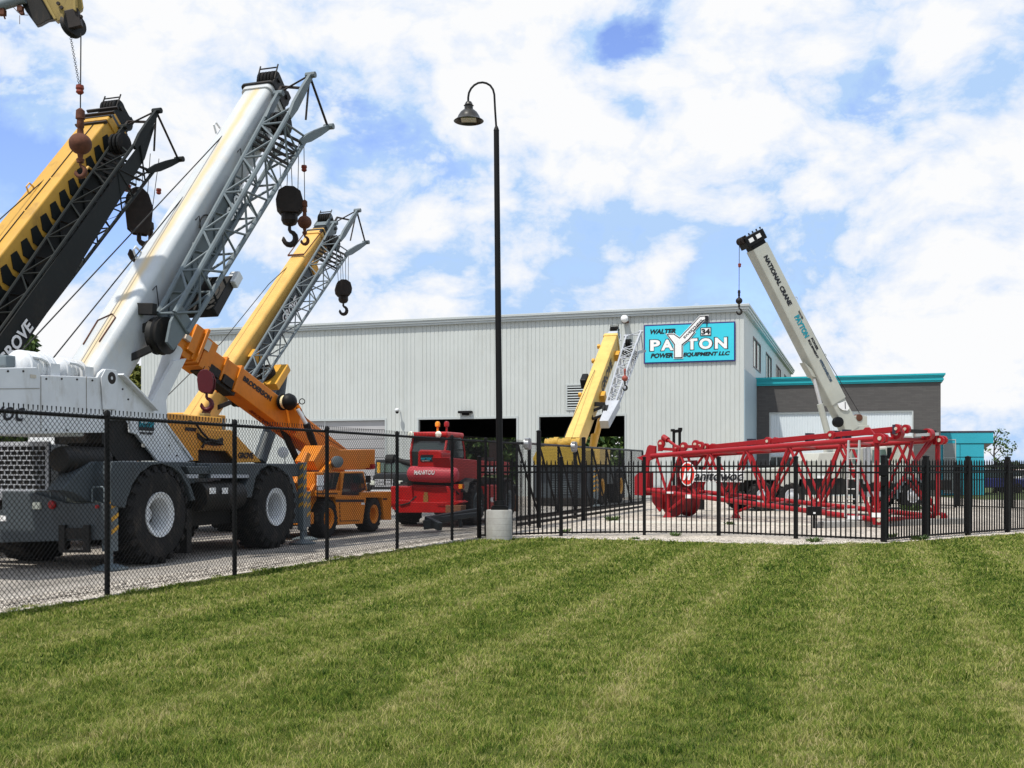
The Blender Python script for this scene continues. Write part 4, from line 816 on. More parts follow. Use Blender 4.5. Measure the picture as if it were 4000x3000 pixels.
# lettering: italic word on the counterweight, company decal on the turret
o = FA.sp(-60, 1625, PW+.004); text('Manitowoc', 'lettering', 'signblack', ca, FA.sp(-330, 1624, PW+.004), FA.U, Z, FA.sp(96, 1600, PW+.004).to_2d().to_3d().length*0+(FA.loc(FA.sp(98, 1600, PW))[0]-FA.loc(FA.sp(-330, 1634, PW))[0]), .30, shear=.35, bold=.01)
b = MB(); b.prism([FA.sp(x, y, PW+.012) for x, y in ((543, 1636), (602, 1640), (602, 1684), (543, 1680))], -FA.W*.01); dc = b.build('company_decal', 'signblack', ca)
q0_, q1_ = FA.sp(545, 1668, PW+.016), FA.sp(600, 1668, PW+.016)
text('PAYTON', 'lettering', 'dkteal', dc, q0_, FA.U, Z, (q1_-q0_).length, .10, bold=.03)
text('WALTER', 'lettering', 'signwhite', dc, FA.sp(549, 1652, PW+.016), FA.U, Z, (q1_-q0_).length*.5, .04, bold=.01)
text('POWER EQUIPMENT', 'lettering', 'signblack', ca, FA.sp(546, 1698, PW+.006), FA.U, Z, (q1_-q0_).length*.95, .05, bold=.01)
# boom
AA = AX(FA.sp(383, 1477, BWA), FA.sp(1040, 408, BWA), FA.W); hwA, hhA = .33, .45
bo = boom_tube(AA, ca, AA.len, hwA, hhA, 'cream', (.325, .12), main=1.0)
AA2 = AX(AA.p(AA.len, 0, 0), AA.p(AA.len+1, 0, 0), FA.W)
for s0_, s1_, k in ((-.07, .03, 1.12), (.0, .09, .90), (.09, .17, .80), (.17, .24, .68)):
    b = MB(); AA2.sec(b, s0_, s1_-.04, hwA*k*.94, hhA*k*.94, .08); AA2.sec(b, s1_-.05, s1_, hwA*k+.02, hhA*k+.02, .08); b.build('boom_section', 'dark', ca, smooth=35)
boom_head(AX(AA.p(AA.len-.36, 0, 0), AA.p(AA.len+5, 0, 0), FA.W), ca, .46, .27, .40, 'dark')
b = MB(); AA.box(b, .45, .95, -hwA-.02, hwA+.02, -hhA-.02, hhA*.2); b2 = MB()
b2.path([AA.p(s, q, -hhA-.012) for s, q in ((.35, -.2), (.95, -.22), (1.1, .0), (1.0, .12), (.4, .1))], .012, 5); b2.build('rusty_weld', 'rust', ca)
for s_, q_ in ((2.6, -.25), (6.6, -.28)): b = MB(); b.path([AA.p(s_, q_, -hhA), AA.p(s_+.06, q_, -hhA-.16), AA.p(s_+.16, q_, -hhA-.16), AA.p(s_+.2, q_, -hhA)], .022, 6); b.build('rope_eyelet', 'white', ca)
for s_ in (3.05, 5.2, 6.9):
    b = MB(); AA.box(b, s_, s_+.28, hwA-.02, hwA+.13, .02, .26); AA.box(b, s_+.05, s_+.2, hwA+.1, hwA+.2, .10, .3); b.path([AA.p(s_+.1, hwA+.08, .05), AA.p(s_+.28, hwA+.12, -.12), AA.p(s_+.35, hwA+.1, -.13)], .02, 6); b.build('jib_clamp', 'steel', ca, bevel=.01)
b = MB()
for s_ in (1.9, 3.9, 6.1): b.path([AA.p(s_, hwA+.005, -.28), AA.p(s_+.10, hwA+.05, -.30), AA.p(s_-.12, hwA+.06, -.05), AA.p(s_-.42, hwA+.02, .26), AA.p(s_-.43, hwA+.0, .3)], .010, 5)
b.path([AA.p(4.0+.3*math.sin(t), hwA+.04+.03*math.sin(2*t), -.05+.16*math.cos(t)) for t in [i*.35 for i in range(12)]], .012, 5); b.build('grab_rails', 'dark', ca)
lattice_jib(AA, ca, 1.45, AA.len-.68, 1.02, 'steel', q0=.46, q1=1.02, r0=-.26, r1=.50, plate=(.0, .62), word='GROVE', wordm='signwhite', word_s=(.50, .95), pm='steel', rad=.050)
b = MB(); AA.box(b, 2.35, 3.3, .15, .95, .60, .80); b.lathe(AA.p(2.8, .55, .66), AA.R, [(.1, -.1), (.32, -.08), (.32, .06), (.1, .08)], 18); b.build('cable_reel_tray', 'dark', ca, bevel=.02)
b = MB(); AA.box(b, 3.15, 3.45, .84, 1.04, .62, .80); b.build('tray_box', 'white', ca, bevel=.02)
# lift cylinder
b = MB(); c0, c1 = FA.sp(603, 1590, BWA), FA.sp(665, 1405, BWA); b.tube(c0, c1+(c1-c0)*.25, .16, 20); b.build('lift_cylinder', 'white', ca, smooth=35)
b = MB(); b.prism([FA.sp(x, y, BWA+.22) for x, y in ((590, 1575), (680, 1410), (730, 1400), (650, 1560), (655, 1640), (600, 1620))], -FA.W*.08); b.build('cylinder_fork', 'white', ca, bevel=.01)
# hoist ropes back to the winches
for (x0_, y0_), (x1_, y1_) in (((1002, 388), (88, 1368)), ((1026, 386), (197, 1412))):
    b = MB(); b.path([FA.sp(x0_, y0_, BWA-.1), FA.sp(x1_, y1_, BWA-.1)], .012, 6); b.build('hoist_rope', 'dark', ca)
# operator's cab on the far side
b = MB(); b.fbox(FA, -.35, 1.35, -2.45, -1.66, 1.75, 3.0); cb = b.build('cab', 'white', ca, bevel=.04)
b = MB(); b.fbox(FA, -.2, 1.25, -1.655, -1.64, 2.2, 2.85); b.build('cab_window', 'glass', cb); b = MB(); b.fbox(FA, -.4, 1.4, -2.5, -1.6, 3.0, 3.1); b.build('cab_roof', 'grey', cb, bevel=.02)
# chassis
b = MB(); b.fbox(FA, -1.3, 5.3, -2.1, -.85, .75, 1.25); b.fbox(FA, -1.0, 1.25, -2.6, -.15, 1.35, 1.74); b.fbox(FA, 1.25, 5.0, -2.6, -.12, 1.45, 1.72); b.build('chassis', 'grey', ca, bevel=.02)
side(FA, [(470, 1803), (691, 1805), (737, 1870), (765, 1953), (750, 1957), (735, 1905), (708, 1853), (675, 1826), (635, 1812), (592, 1817), (548, 1848), (518, 1893), (498, 1950), (490, 1985), (440, 1975), (432, 1850), (440, 1803)], .0, .62, 'fender', 'grey', ca)
side(FA, [(835, 1811), (1110, 1813), (1145, 1865), (1164, 1929), (1148, 1928), (1125, 1858), (1092, 1828), (1052, 1817), (1019, 1833), (999, 1868), (984, 1943), (932, 1944), (972, 1868), (820, 1868), (822, 1848), (818, 1838)], .0, .62, 'fender', 'grey', ca)
side(FA, [(728, 1822), (820, 1822), (820, 1852), (742, 1852)], -.02, .5, 'deck_step', 'grey', ca)
b = MB(); b.prism([FA.sp(x, y, .012) for x, y in ((825, 1853), (972, 1854), (972, 1867), (825, 1867))], -FA.W*.01); b.prism([FA.sp(x, y, .012) for x, y in ((727, 1853), (775, 1853), (775, 1868), (735, 1868))], -FA.W*.01); b.build('reflective_strip', 'silver', ca)
b = MB(); b.lathe(FA.sp(775, 1940, -.15), FA.U, [(.05, -.1), (.26, -.08), (.27, .0), (.27, .55), (.29, .58), (.27, .62), (.27, 1.2), (.2, 1.25), (1e-4, 1.25)], 24); b.build('fuel_tank', 'dark', ca, smooth=35)
b = MB()
for x in (831, 879): b.box(FA.sp(x, 1917, .14), FA.U*.09, FA.W*.006, Z*.055)
b.build('warning_labels', 'signwhite', ca)
b = MB(); b.fbox(FA, .95, 1.35, -1.9, -.35, .35, 1.5); b.fbox(FA, 1.6, 2.9, -1.9, -.5, .55, 1.3); b.tube(FA.pt(-.6, -1.5, .8), FA.pt(4.6, -1.5, .8), .12, 10); b.tube(FA.pt(0, -2.6, .82), FA.pt(0, -.3, .82), .2, 12); b.tube(FA.pt(3.8, -2.6, .82), FA.pt(3.8, -.3, .82), .2, 12); b.fbox(FA, 1.05, 1.2, -.5, -.2, .1, .9); b.build('driveline', 'dark', ca)
for u in (0, 3.8): wheel(FA, u, 0, .84, .62, .385, ca)
for u in (0, 3.8): wheel(FA, u, -2.9, .84, .62, .385, ca, side=-1)
# engine hood, grille and side
GU = -1.22
gw1 = FA.loc(FA.ep(190, 1740, GU)); b = MB(); b.fbox(FA, GU+.02, -.2, -2.75, gw1[1]-.02, 1.10, 1.93); b.build('engine_hood', 'white', ca, bevel=.03)
ga, gb, gz0, gz1 = gw1[1]-2.2, gw1[1]-.03, FA.loc(FA.ep(100, 1912, GU))[2], FA.loc(FA.ep(100, 1742, GU))[2]
b = MB(); b.fbox(FA, GU-.01, GU+.015, ga-.06, gb+.06, gz0-.06, gz1+.06); gr = b.build('grille_backing', 'dark', ca)
b = MB(); nr_ = 9
for k in range(nr_+1): z_ = gz0+(gz1-gz0)*k/nr_; b.fbox(FA, GU-.035, GU-.012, ga, gb, z_-.008, z_+.008)
for k in range(nr_):
    z_ = gz0+(gz1-gz0)*k/nr_; n_ = 17
    for j in range(n_+1):
        w = ga+(gb-ga)*(j+(.5 if k % 2 else 0))/n_
        if w <= gb+.001: b.fbox(FA, GU-.034, GU-.012, w-.006, w+.006, z_+.008, z_+(gz1-gz0)/nr_-.008)
for a, c, d, e_ in ((ga-.06, gb+.06, gz0-.07, gz0-.008), (ga-.06, gb+.06, gz1+.008, gz1+.07), (gb, gb+.06, gz0, gz1)): b.fbox(FA, GU-.04, GU-.012, a, c, d, e_)
b.build('grille', 'silver', ca)
side(FA, [(191, 1735), (285, 1738), (350, 1742), (450, 1800), (440, 1840), (330, 1850), (250, 1868), (220, 1905), (191, 1912)], gw1[1], .05, 'hood_side', 'white', ca)
side(FA, [(300, 1850), (360, 1803), (470, 1803), (470, 1970), (410, 1965), (350, 1960), (290, 1925), (240, 1915)], -.30, .3, 'rear_body', 'grey', ca)
b = MB(); m0 = FA.sp(270, 1795, -.55); b.lathe(m0, FA.U, [(.12, -.25), (.19, -.23), (.21, -.15), (.21, .75), (.19, .8), (.12, .82)], 24); b.tube(m0+FA.U*.5, m0+FA.U*.5+Z*-.4, .06, 10); b.build('air_cleaner', 'dark', ca, smooth=40)
# rear bumper / outrigger beam
BU = -1.42
b = MB(); b.prism([FA.ep(x, y, BU) for x, y in ((-140, 2000), (47, 1989), (50, 1966), (60, 1950), (90, 1924), (145, 1931), (260, 1966), (398, 1966), (410, 1970), (410, 2109), (0, 2120), (-140, 2124))], FA.U*.16); bp_ = b.build('rear_bumper', 'grey', ca, bevel=.015)
b = MB(); b.prism([FA.ep(x, y, BU+.16) for x, y in ((95, 1924), (145, 1916), (240, 1918), (355, 1950), (395, 1966), (260, 1966))], FA.U*.5); b.build('bumper_top', mat('dusty_khaki', (.22, .23, .19), .7), ca)
b = MB(); c = FA.ep(145, 1975, BU-.01); b.box(c, FA.W*.075, FA.U*.03, Z*.058); b.build('headlight', 'lens', bp_, bevel=.01)
b = MB(); c = FA.ep(206, 1972, BU-.01); b.lathe(c, -FA.U, [(.07, 0), (.07, .03), (.05, .045), (1e-4, .05)], 18); b.build('tail_light', 'redlens', bp_, smooth=30)
b = MB(); c = FA.ep(382, 1979, BU-.01); b.lathe(c, -FA.U, [(.03, 0), (.03, .03), (1e-4, .035)], 12); b.build('marker_light', 'redlens', bp_)
b = MB(); b.box(FA.ep(12, 2025, BU-.006), FA.W*.06, FA.U*.004, Z*.045); b.build('label_plate', 'signwhite', bp_)
for xa, xb, yt, yb in ((198, 258, 1883, 1958), (360, 408, 1902, 1960)):
    b = MB(); b.path([FA.ep(xa, yb, BU+.05), FA.ep(xa, yt+10, BU+.05), FA.ep(xa+6, yt, BU+.05), FA.ep(xb-6, yt, BU+.05), FA.ep(xb, yt+10, BU+.05), FA.ep(xb, yb, BU+.05)], .014, 8); b.build('handrail', 'steel', bp_, smooth=40)
b = MB()
for x in (248, 343): b.prism([FA.ep(x-11, 2050, BU-.02), FA.ep(x+12, 2050, BU-.02), FA.ep(x+12, 2150, BU-.02), FA.ep(x-11, 2150, BU-.02)], -FA.U*.05)
b.prism([FA.ep(240, 2148, BU-.02), FA.ep(355, 2148, BU-.02), FA.ep(355, 2158, BU-.02), FA.ep(240, 2158, BU-.02)], -FA.U*.05); b.prism([FA.ep(259, 2062, BU-.02), FA.ep(332, 2062, BU-.02), FA.ep(332, 2104, BU-.02), FA.ep(259, 2104, BU-.02)], -FA.U*.03)
b.build('hanging_step', 'dark', bp_)
def outrigger(F, u, w, zt, m, par, stripe=True, pad=True, s=1.0):
    b = MB(); b.fbox(F, u-.09*s, u+.09*s, w-.09*s, w+.09*s, .30, zt); o = b.build('outrigger_jack', m, par, bevel=.01)
    if stripe:
        b = MB()
        for k in range(5):
            z_ = zt-.12-.20*k
            if z_ < .5: break
            p = F.pt(u-.095*s, w+.095*s, z_); b.prism([F.pt(u-.085*s, w+.093*s, z_-.06), F.pt(u+.085*s, w+.093*s, z_+.02), F.pt(u+.085*s, w+.093*s, z_+.09), F.pt(u-.085*s, w+.093*s, z_+.01)], F.W*.004)
            b.prism([F.pt(u-.093*s, w-.085*s, z_-.06), F.pt(u-.093*s, w+.085*s, z_+.02), F.pt(u-.093*s, w+.085*s, z_+.09), F.pt(u-.093*s, w-.085*s, z_+.01)], -F.U*.004)
        b.build('warning_stripes', 'yellow', o)
    if pad: b = MB(); b.tube(F.pt(u, w, .06), F.pt(u, w, .32), .05, 10); b.lathe(F.pt(u, w, .01), Z, [(.28, 0), (.28, .03), (.10, .09), (1e-4, .10)], 20); b.build('outrigger_pad', 'steel', o, smooth=35)
outrigger(FA, -1.12, -.12, 1.55, 'steel', ca)
b = MB(); b.fbox(FA, 4.75, 5.35, -2.7, -.14, .45, 1.12); b.build('front_beam', 'grey', ca, bevel=.02)
outrigger(FA, 5.05, -.1, 1.75, 'steel', ca, s=.8)
b = MB(); m_ = FA.sp(1109, 1767, .1); b.tube(FA.sp(1114, 1815, .05), FA.sp(1112, 1782, .08), .012, 6); b.lathe(m_-FA.U*.03, -FA.U+FA.W*.3, [(.10, -.02), (.115, 0), (.11, .015), (1e-4, .02)], 20); b.build('round_mirror', 'chrome', ca, smooth=30)
# hooks of crane A
pA = lambda x, y, w=BWA+.1: FA.sp(x, y, w)
hb = hook_block(pA(1131, 812), [pA(1093, 640), pA(1126, 600), pA(1136, 600), pA(1167, 560)], 'large black multi-sheave hook block hanging from the tall white crane boom', w=.60, h=.80, kind=1, hook=.50, yaw=.2)
ball_hook(pA(1190, 868, BWA+.5), pA(1187, 560, BWA+.5), 'rusty hook ball beside the large block under the tall white boom', .155, weight=pA(1188, 655, BWA+.5), m='rust')

# long ochre stain running down the sunny side of the white boom
mB = bo.data.materials[0].copy(); mB.name = 'stained_boom_paint'; bo.data.materials[0] = mB; t_ = mB.node_tree; bs_ = t_.nodes['Principled BSDF']; src_ = bs_.inputs['Base Color'].links[0].from_socket
g_ = t_.nodes.new('ShaderNodeNewGeometry'); dq = t_.nodes.new('ShaderNodeVectorMath'); dq.operation = 'DOT_PRODUCT'; t_.links.new(g_.outputs['Position'], dq.inputs[0]); dq.inputs[1].default_value = tuple(AA.Lt)
def m_(op, a, b=None):
    n = t_.nodes.new('ShaderNodeMath'); n.operation = op
    for i_, v_ in enumerate((a, b)):
        if v_ is None: continue
        if isinstance(v_, (int, float)): n.inputs[i_].default_value = v_
        else: t_.links.new(v_, n.inputs[i_])
    return n.outputs[0]
nz_ = t_.nodes.new('ShaderNodeTexNoise'); nz_.inputs['Scale'].default_value = 1.6; nz_.inputs['Detail'].default_value = 5; t_.links.new(g_.outputs['Position'], nz_.inputs['Vector'])
q_ = m_('ABSOLUTE', m_('ADD', m_('SUBTRACT', dq.outputs['Value'], AA.B.dot(AA.Lt)+.02), m_('MULTIPLY', m_('SUBTRACT', nz_.outputs[0], .5), .10)))
mr_ = t_.nodes.new('ShaderNodeMapRange'); mr_.interpolation_type = 'SMOOTHSTEP'; mr_.inputs['From Min'].default_value = .15; mr_.inputs['From Max'].default_value = .0; mr_.inputs['To Max'].default_value = .75; t_.links.new(q_, mr_.inputs['Value'])
mk_ = t_.nodes.new('ShaderNodeMix'); mk_.data_type = 'RGBA'; t_.links.new(mr_.outputs[0], mk_.inputs['Factor']); t_.links.new(src_, mk_.inputs['A']); mk_.inputs['B'].default_value = (.62, .45, .20, 1); t_.links.new(mk_.outputs['Result'], bs_.inputs['Base Color'])
# ================================================================== CRANE B: yellow boom with black jib at the left edge
FB = FR(*(FA.pt(-.4, -5.2).xy), 18.0); BWB = 0.0
cbk = thing('rough_terrain_crane', 'dirty yellow crane whose boom with black lattice jib enters at the left edge', 'crane', FB.pt(1.9, 0))
AB = AX(FB.sp(-194, 1300, 0), FB.sp(410, 524, 0), FB.W); hwB, hhB = .36, .40
boom_tube(AB, cbk, AB.len, hwB, hhB, mat('dirty_yellow_paint', (.54, .30, .045), .5, dirt=(.12, .07, .025), da=.6, ds=1.8), .04, main=1.0)
for s0_, s1_, k in ((.0, .12, .94), (.12, .24, .84), (.24, .36, .72)):
    b = MB(); AX(AB.p(AB.len, 0, 0), AB.p(AB.len+1, 0, 0), FB.W).sec(b, s0_, s1_, hwB*k, hhB*k, .03); b.build('boom_section', 'yellow' if k != .84 else 'grey', cbk)
boom_head(AX(AB.p(AB.len-.20, 0, 0), AB.p(AB.len+5, 0, 0), FB.W), cbk, .46, .27, .36, 'jibblack')
b = MB()
for k in range(14):
    s_ = .6+k*(AB.len-.9)/14
    b.prism([AB.p(s_, hwB+.004, -.02), AB.p(s_+.16, hwB+.004, -.24), AB.p(s_+.34, hwB+.004, -.20), AB.p(s_+.30, hwB+.004, .06), AB.p(s_+.42, hwB+.004, .30), AB.p(s_+.16, hwB+.004, .36)], AB.Lt*.02)
b.build('boom_chevron_plates', 'jibblack', cbk)
b = MB()
for k in range(5): s_ = 1+k*1.15; b.path([AB.p(s_, hwB*.2, -hhB-.01), AB.p(s_+1.1, hwB*.2, -hhB-.01)], .012, 5)
b.build('boom_hose', 'rustdark', cbk)
for s_ in (AB.len-.25, AB.len-.02, AB.len+.14, AB.len+.33): b = MB(); AB.box(b, s_, s_+.04, -hwB-.06, hwB+.06, -hhB-.05, -hhB+.02); b.build('boom_collar', 'rustdark', cbk)
b = MB(); b.path([AB.p(3.9, -.2, -hhB), AB.p(3.95, -.2, -hhB-.14), AB.p(4.08, -.2, -hhB-.14), AB.p(4.12, -.2, -hhB)], .02, 6); b.build('rope_eyelet', 'paleyellow', cbk); b = MB(); b.path([AB.p(5.0, hwB, .05), AB.p(5.05, hwB+.05, -.10), AB.p(5.18, hwB+.08, -.12), AB.p(5.3, hwB+.02, .02)], .03, 6); b.build('rope_eyelet', 'paleyellow', cbk)
lattice_jib(AB, cbk, -.5, AB.len-.35, .90, 'jibblack', q0=.46, q1=1.12, r0=-.02, r1=.78, bays=12, plate=(0, .99), pm='jibblack', rad=.038)
text('GROVE', 'lettering', 'signwhite', cbk, AB.p(-.42, 1.115, .60), AB.D, -AB.R, 1.15, .26, bold=.03)
b = MB(); b.prism([AB.p(-1.2, 1.10, .66), AB.p(2.2, 1.10, .66), AB.p(6.2, 1.10, .42), AB.p(7.2, 1.10, .10), AB.p(-1.2, 1.10, .12)], -AB.Lt*.02); b.build('jib_name_plate', 'jibblack', cbk)
b = MB(); b.path([FB.sp(400, 500, -.1), FB.sp(0, 856, -.1), FB.sp(-220, 1052, -.1)], .012, 6); b.build('hoist_rope', 'dark', cbk)
b = MB(); b.fbox(FB, -3.4, .4, -1.1, 1.1, 2.1, 3.0); b.fbox(FB, -.6, 1.6, -.5, .5, 1.8, 3.2); b.build('turret', 'yellow', cbk, bevel=.03)
b = MB(); b.fbox(FB, -1.6, 5.4, -1.3, 1.3, 1.0, 1.72); b.fbox(FB, 2.2, 5.0, .2, 1.3, 1.72, 1.98); b.build('chassis', 'yellow', cbk, bevel=.03)
b = MB(); b.tube(AB.p(2.6, 0, .3), FB.pt(1.2, 0, 2.0), .14, 14); b.build('lift_cylinder', 'grey', cbk, smooth=35)
for u in (.2, 4.0): wheel(FB, u, 1.45, .80, .60, .38, cbk, rim='yellow', tread=18); wheel(FB, u, -1.45, .80, .60, .38, cbk, rim='yellow', side=-1, tread=18)
pB = lambda x, y, w=.45: FB.sp(x, y, w)
hook_block(pB(543, 832), [pB(493, 640), pB(531, 615), pB(560, 610), pB(587, 600)], 'dark hook block with tall cheek plates hanging in front of the sky between two booms', w=.62, h=1.02, kind=0, hook=.72, yaw=.35)
ball_hook(pB(588, 968, .1), pB(621, 620, .1)+FB.U*.0, 'dark hook ball half hidden behind the tall white boom', .20, m='rustdark', weight=pB(620, 745, .1))
b = MB(); b.lathe(pB(497, 733)-Z*.09, Z, [(.05, 0), (.08, .03), (.08, .15), (.03, .19)], 10); b.build('switch_weight', mat('rusty_red_weight', (.20, .035, .02), .7), cbk)
b = MB(); b.path([pB(x, y) for x, y in ((520, 705), (500, 760), (480, 815), (455, 845), (420, 858), (380, 858))], .006, 5); b.build('loose_cable', 'dark', cbk)

# ================================================================== CRANE C: boom head in the top left corner
dC = 17.0
cc = thing('crane_boom_head', 'dirty yellow crane boom end with a sheave poking into the top left corner', 'crane', W3(60, -60, dC))
def face(pts, d, back, th, name, m, par, bevel=.01): b = MB(); b.prism([W3(x, y, d) for x, y in pts], Vector(back).normalized()*th); return b.build(name, m, par, bevel=bevel)
face([(120, -80), (310, -80), (327, 32), (304, 50), (284, 52), (226, 84), (198, 56), (150, -30)], dC, (-.35, .85, .3), .8, 'head_side_plate', mat('khaki_yellow_paint', (.30, .22, .07), .6, dirt=(.07, .05, .025), da=.7, ds=5), cc)
face([(165, -30), (182, -4), (225, 78), (216, 82), (155, -30)], dC-.04, (0, -1, 0), .05, 'head_rib', mat('khaki_yellow_paint', (.30, .22, .07)), cc)
face([(30, -80), (172, -40), (222, 72), (190, 77), (160, 94), (143, 99), (95, 33)], dC+.08, (-.35, .85, .3), .8, 'head_underside', 'dark', cc)
face([(285, -60), (300, -40), (300, 48), (288, 40)], dC-.05, (0, -1, 0), .04, 'head_rib', mat('khaki_yellow_paint', (.30, .22, .07)), cc)
b = MB()
for x, y in ((229, 15), (242, 31)): p = W3(x, y, dC-.02); b.lathe(p, Vector((0, -1, 0)), [(.028, 0), (.028, .03), (1e-4, .03)], 10)
b.build('bolts', 'rustdark', cc)
b = MB(); p = W3(286, 97, dC+.1); axd = Vector((.80, -.55, .15)).normalized(); b.lathe(p, axd, [(.05, -.06), (.20, -.055), (.16, -.02), (.16, .02), (.20, .055), (.05, .06)], 28); b.tube(p-axd*.14, p+axd*.16, .05, 10); b.build('head_sheave', 'dark', cc, smooth=35)
b = MB(); b.bar(W3(280, 40, dC), W3(296, 110, dC), .10, .22); b.bar(W3(296, 62, dC), W3(322, 66, dC), .06, .05); b.build('sheave_bracket', 'rustdark', cc, bevel=.01)
b = MB(); b.tube(W3(-60, 40, dC), W3(95, -8, dC), .085, 12); b.build('boom_strut', 'steel', cc, smooth=40)
b = MB(); b.box(W3(8, 48, dC), Vector((.05, 0, 0)), Vector((0, .05, 0)), Z*.045); b.bar(W3(12, 50, dC), W3(20, 74, dC), .02, .02); b.box(W3(80, 35, dC), Vector((.04, 0, 0)), Vector((0, .04, 0)), Z*.04); b.box(W3(86, 52, dC), Vector((.03, 0, 0)), Vector((0, .03, 0)), Z*.02); b.path([W3(x, y, dC) for x, y in ((52, 28), (70, 48), (90, 58), (110, 59))], .006, 5); b.tube(W3(77, 60, dC), W3(77, 94, dC), .005, 5); b.build('hanging_fittings', 'rust', cc)
th_ = ball_hook(W3(314, 562, dC), W3(316, 130, dC), 'rusty hook ball hanging alone on a rope and chain at the upper left', .175, weight=W3(312, 346, dC), rr=.010)
chain_line(th_, W3(275, 140, dC), W3(310, 335, dC), 26)

# ================================================================== CRANE D: yellow crane behind the orange one
FD = FR(-8.18, 28.0, 18.0); DW = .62
cdk = thing('rough_terrain_crane', 'yellow mobile crane with plain yellow boom and grey jib, standing behind the white one', 'crane', FD.pt(1.9, 0))
AD = AX(FD.sp(768, 1645, 0), FD.sp(1240, 940, 0), FD.W); hwD, hhD = .27, .33
boom_tube(AD, cdk, AD.len, hwD, hhD, 'paleyellow', .10, main=1.0)
for s0_, s1_, k, mm_ in ((-.10, .10, 1.10, 'jibblack'), (.10, .24, .92, 'paleyellow'), (.24, .40, .82, 'dark'), (.4, .55, .7, 'dark')):
    b = MB(); AX(AD.p(AD.len, 0, 0), AD.p(AD.len+1, 0, 0), FD.W).sec(b, s0_, s1_, hwD*k, hhD*k, .04); b.build('boom_section', mm_, cdk, smooth=35)
boom_head(AX(AD.p(AD.len-.1, 0, 0), AD.p(AD.len+5, 0, 0), FD.W), cdk, .62, .25, .34, 'steel')
b = MB(); b.bar(AD.p(AD.len-1.45, -.30, -hhD-.05), AD.p(AD.len-1.45, .25, -hhD-.05), .05, .05); b.tube(AD.p(AD.len-1.4, .25, -hhD-.05), AD.p(AD.len-.1, .3, -hhD-.02), .018, 6); b.tube(AD.p(AD.len-1.4, -.30, -hhD-.05), AD.p(AD.len-.1, -.3, -hhD-.02), .018, 6); b.build('tip_handrail', 'rust', cdk)
for s_ in (2.7, 7.2): b = MB(); AD.box(b, s_, s_+.35, hwD-.02, hwD+.22, -.05, .26); b.build('jib_clamp', 'yellow', cdk, bevel=.02)
lattice_jib(AD, cdk, 1.55, AD.len-.05, 1.25, 'steel', q0=.42, q1=.98, r0=-.20, r1=.46, bays=13, plate=(0, .8), word='GROVE', wordm='signwhite', word_s=(.43, 1.1), pm='grey', word_h=.28)
b = MB(); AD.box(b, 2.3, 3.2, .3, 1.1, .62, .85); b.build('cable_reel_tray', 'yellow', cdk, bevel=.02); b = MB(); b.lathe(AD.p(2.7, .6, .55), AD.R, [(.1, -.1), (.3, -.08), (.3, .06), (.1, .08)], 16); b.build('cable_reel', 'dark', cdk)
side(FD, [(640, 1665), (780, 1668), (845, 1680), (903, 1680), (925, 1702), (1022, 1805), (925, 1808), (885, 1762), (860, 1757), (775, 1757), (775, 1800), (700, 1802), (640, 1760)], DW, .06, 'turret_side_plate', 'yellow', cdk)
side(FD, [(775, 1757), (775, 1802), (830, 1822), (925, 1808), (885, 1762)], DW-.2, .8, 'turret_core', 'dark', cdk)
b = MB(); b.prism([FD.sp(x, y, DW+.012) for x, y in ((724, 1668), (766, 1672), (766, 1686), (724, 1682))], -FD.W*.01); b.build('model_plate', 'signblack', cdk)
b = MB(); b.prism([FD.sp(x, y, DW+.02) for x, y in ((772, 1690), (800, 1712), (835, 1722), (872, 1712), (872, 1738), (840, 1742), (800, 1735), (772, 1710))], -FD.W*.015); b.build('hose_recess', 'dark', cdk)
b = MB(); b.path([FD.sp(x, y, DW+.07) for x, y in ((742, 1645), (765, 1655), (790, 1690), (815, 1715), (850, 1722), (868, 1712))], .03, 6); b.path([FD.sp(x, y, DW+.05) for x, y in ((790, 1748), (800, 1728), (825, 1724), (870, 1735))], .03, 6); b.build('hydraulic_hose', 'dark', cdk)
o = FD.sp(930, 1791, DW+.006); text('GROVE', 'lettering', 'signblack', cdk, o, FD.U, Z, (FD.sp(990, 1791, DW)-FD.sp(930, 1791, DW)).length, .17, bold=.05)
b = MB(); el = FD.sp(768, 1600, hwD+.0); 
b.prism([AD.p(.12+.34*math.cos(t), hwD+.002, -.12+.15*math.sin(t)+.03*math.sin(5*t)) for t in [i*math.pi/12 for i in range(24)]], AD.Lt*.004); b.build('rust_patch', 'rust', cdk)
b = MB(); b.tube(FD.pt(3.0, .0, 1.8), FD.sp(1085, 1590, 0), .20, 18); b.tube(FD.sp(1085, 1590, 0), FD.sp(1105, 1430, 0), .17, 18); b.tube(FD.sp(1065, 1440, 0), FD.sp(1035, 1640, 0), .2, 18); b.build('lift_cylinder', 'grey', cdk, smooth=35)
b = MB(); b.fbox(FD, -3.0, .3, -1.1, DW-.07, 2.15, 2.95); b.build('counterweight', 'yellow', cdk, bevel=.03)
b = MB()
for x in range(10): b.box(FD.sp(650+x*15, 1645-random.random()*10, .2), FD.U*.14, FD.W*.2, Z*(.06+.08*random.random()))
b.build('hydraulic_valves', mat('khaki_valves', (.24, .19, .08), .6, var=.4, vs=8), cdk, bevel=.01)
b = MB(); b.fbox(FD, -1.2, 5.0, -1.2, 1.1, 1.0, 1.68); b.fbox(FD, -1.2, 5.2, -.7, .7, .6, 1.0); b.build('chassis', 'grey', cdk, bevel=.03)
b = MB(); b.fbox(FD, .3, 2.0, -1.2, -.45, 1.7, 3.1); k_ = b.build('cab', 'yellow', cdk, bevel=.03); b = MB(); b.fbox(FD, .4, 1.9, -.445, -.43, 2.2, 3.0); b.build('cab_window', 'glass', k_)
for u in (.0, 3.6): wheel(FD, u, 1.3, .78, .58, .37, cdk, rim='yellow', tread=18); wheel(FD, u, -1.3, .78, .58, .37, cdk, rim='yellow', side=-1, tread=18)
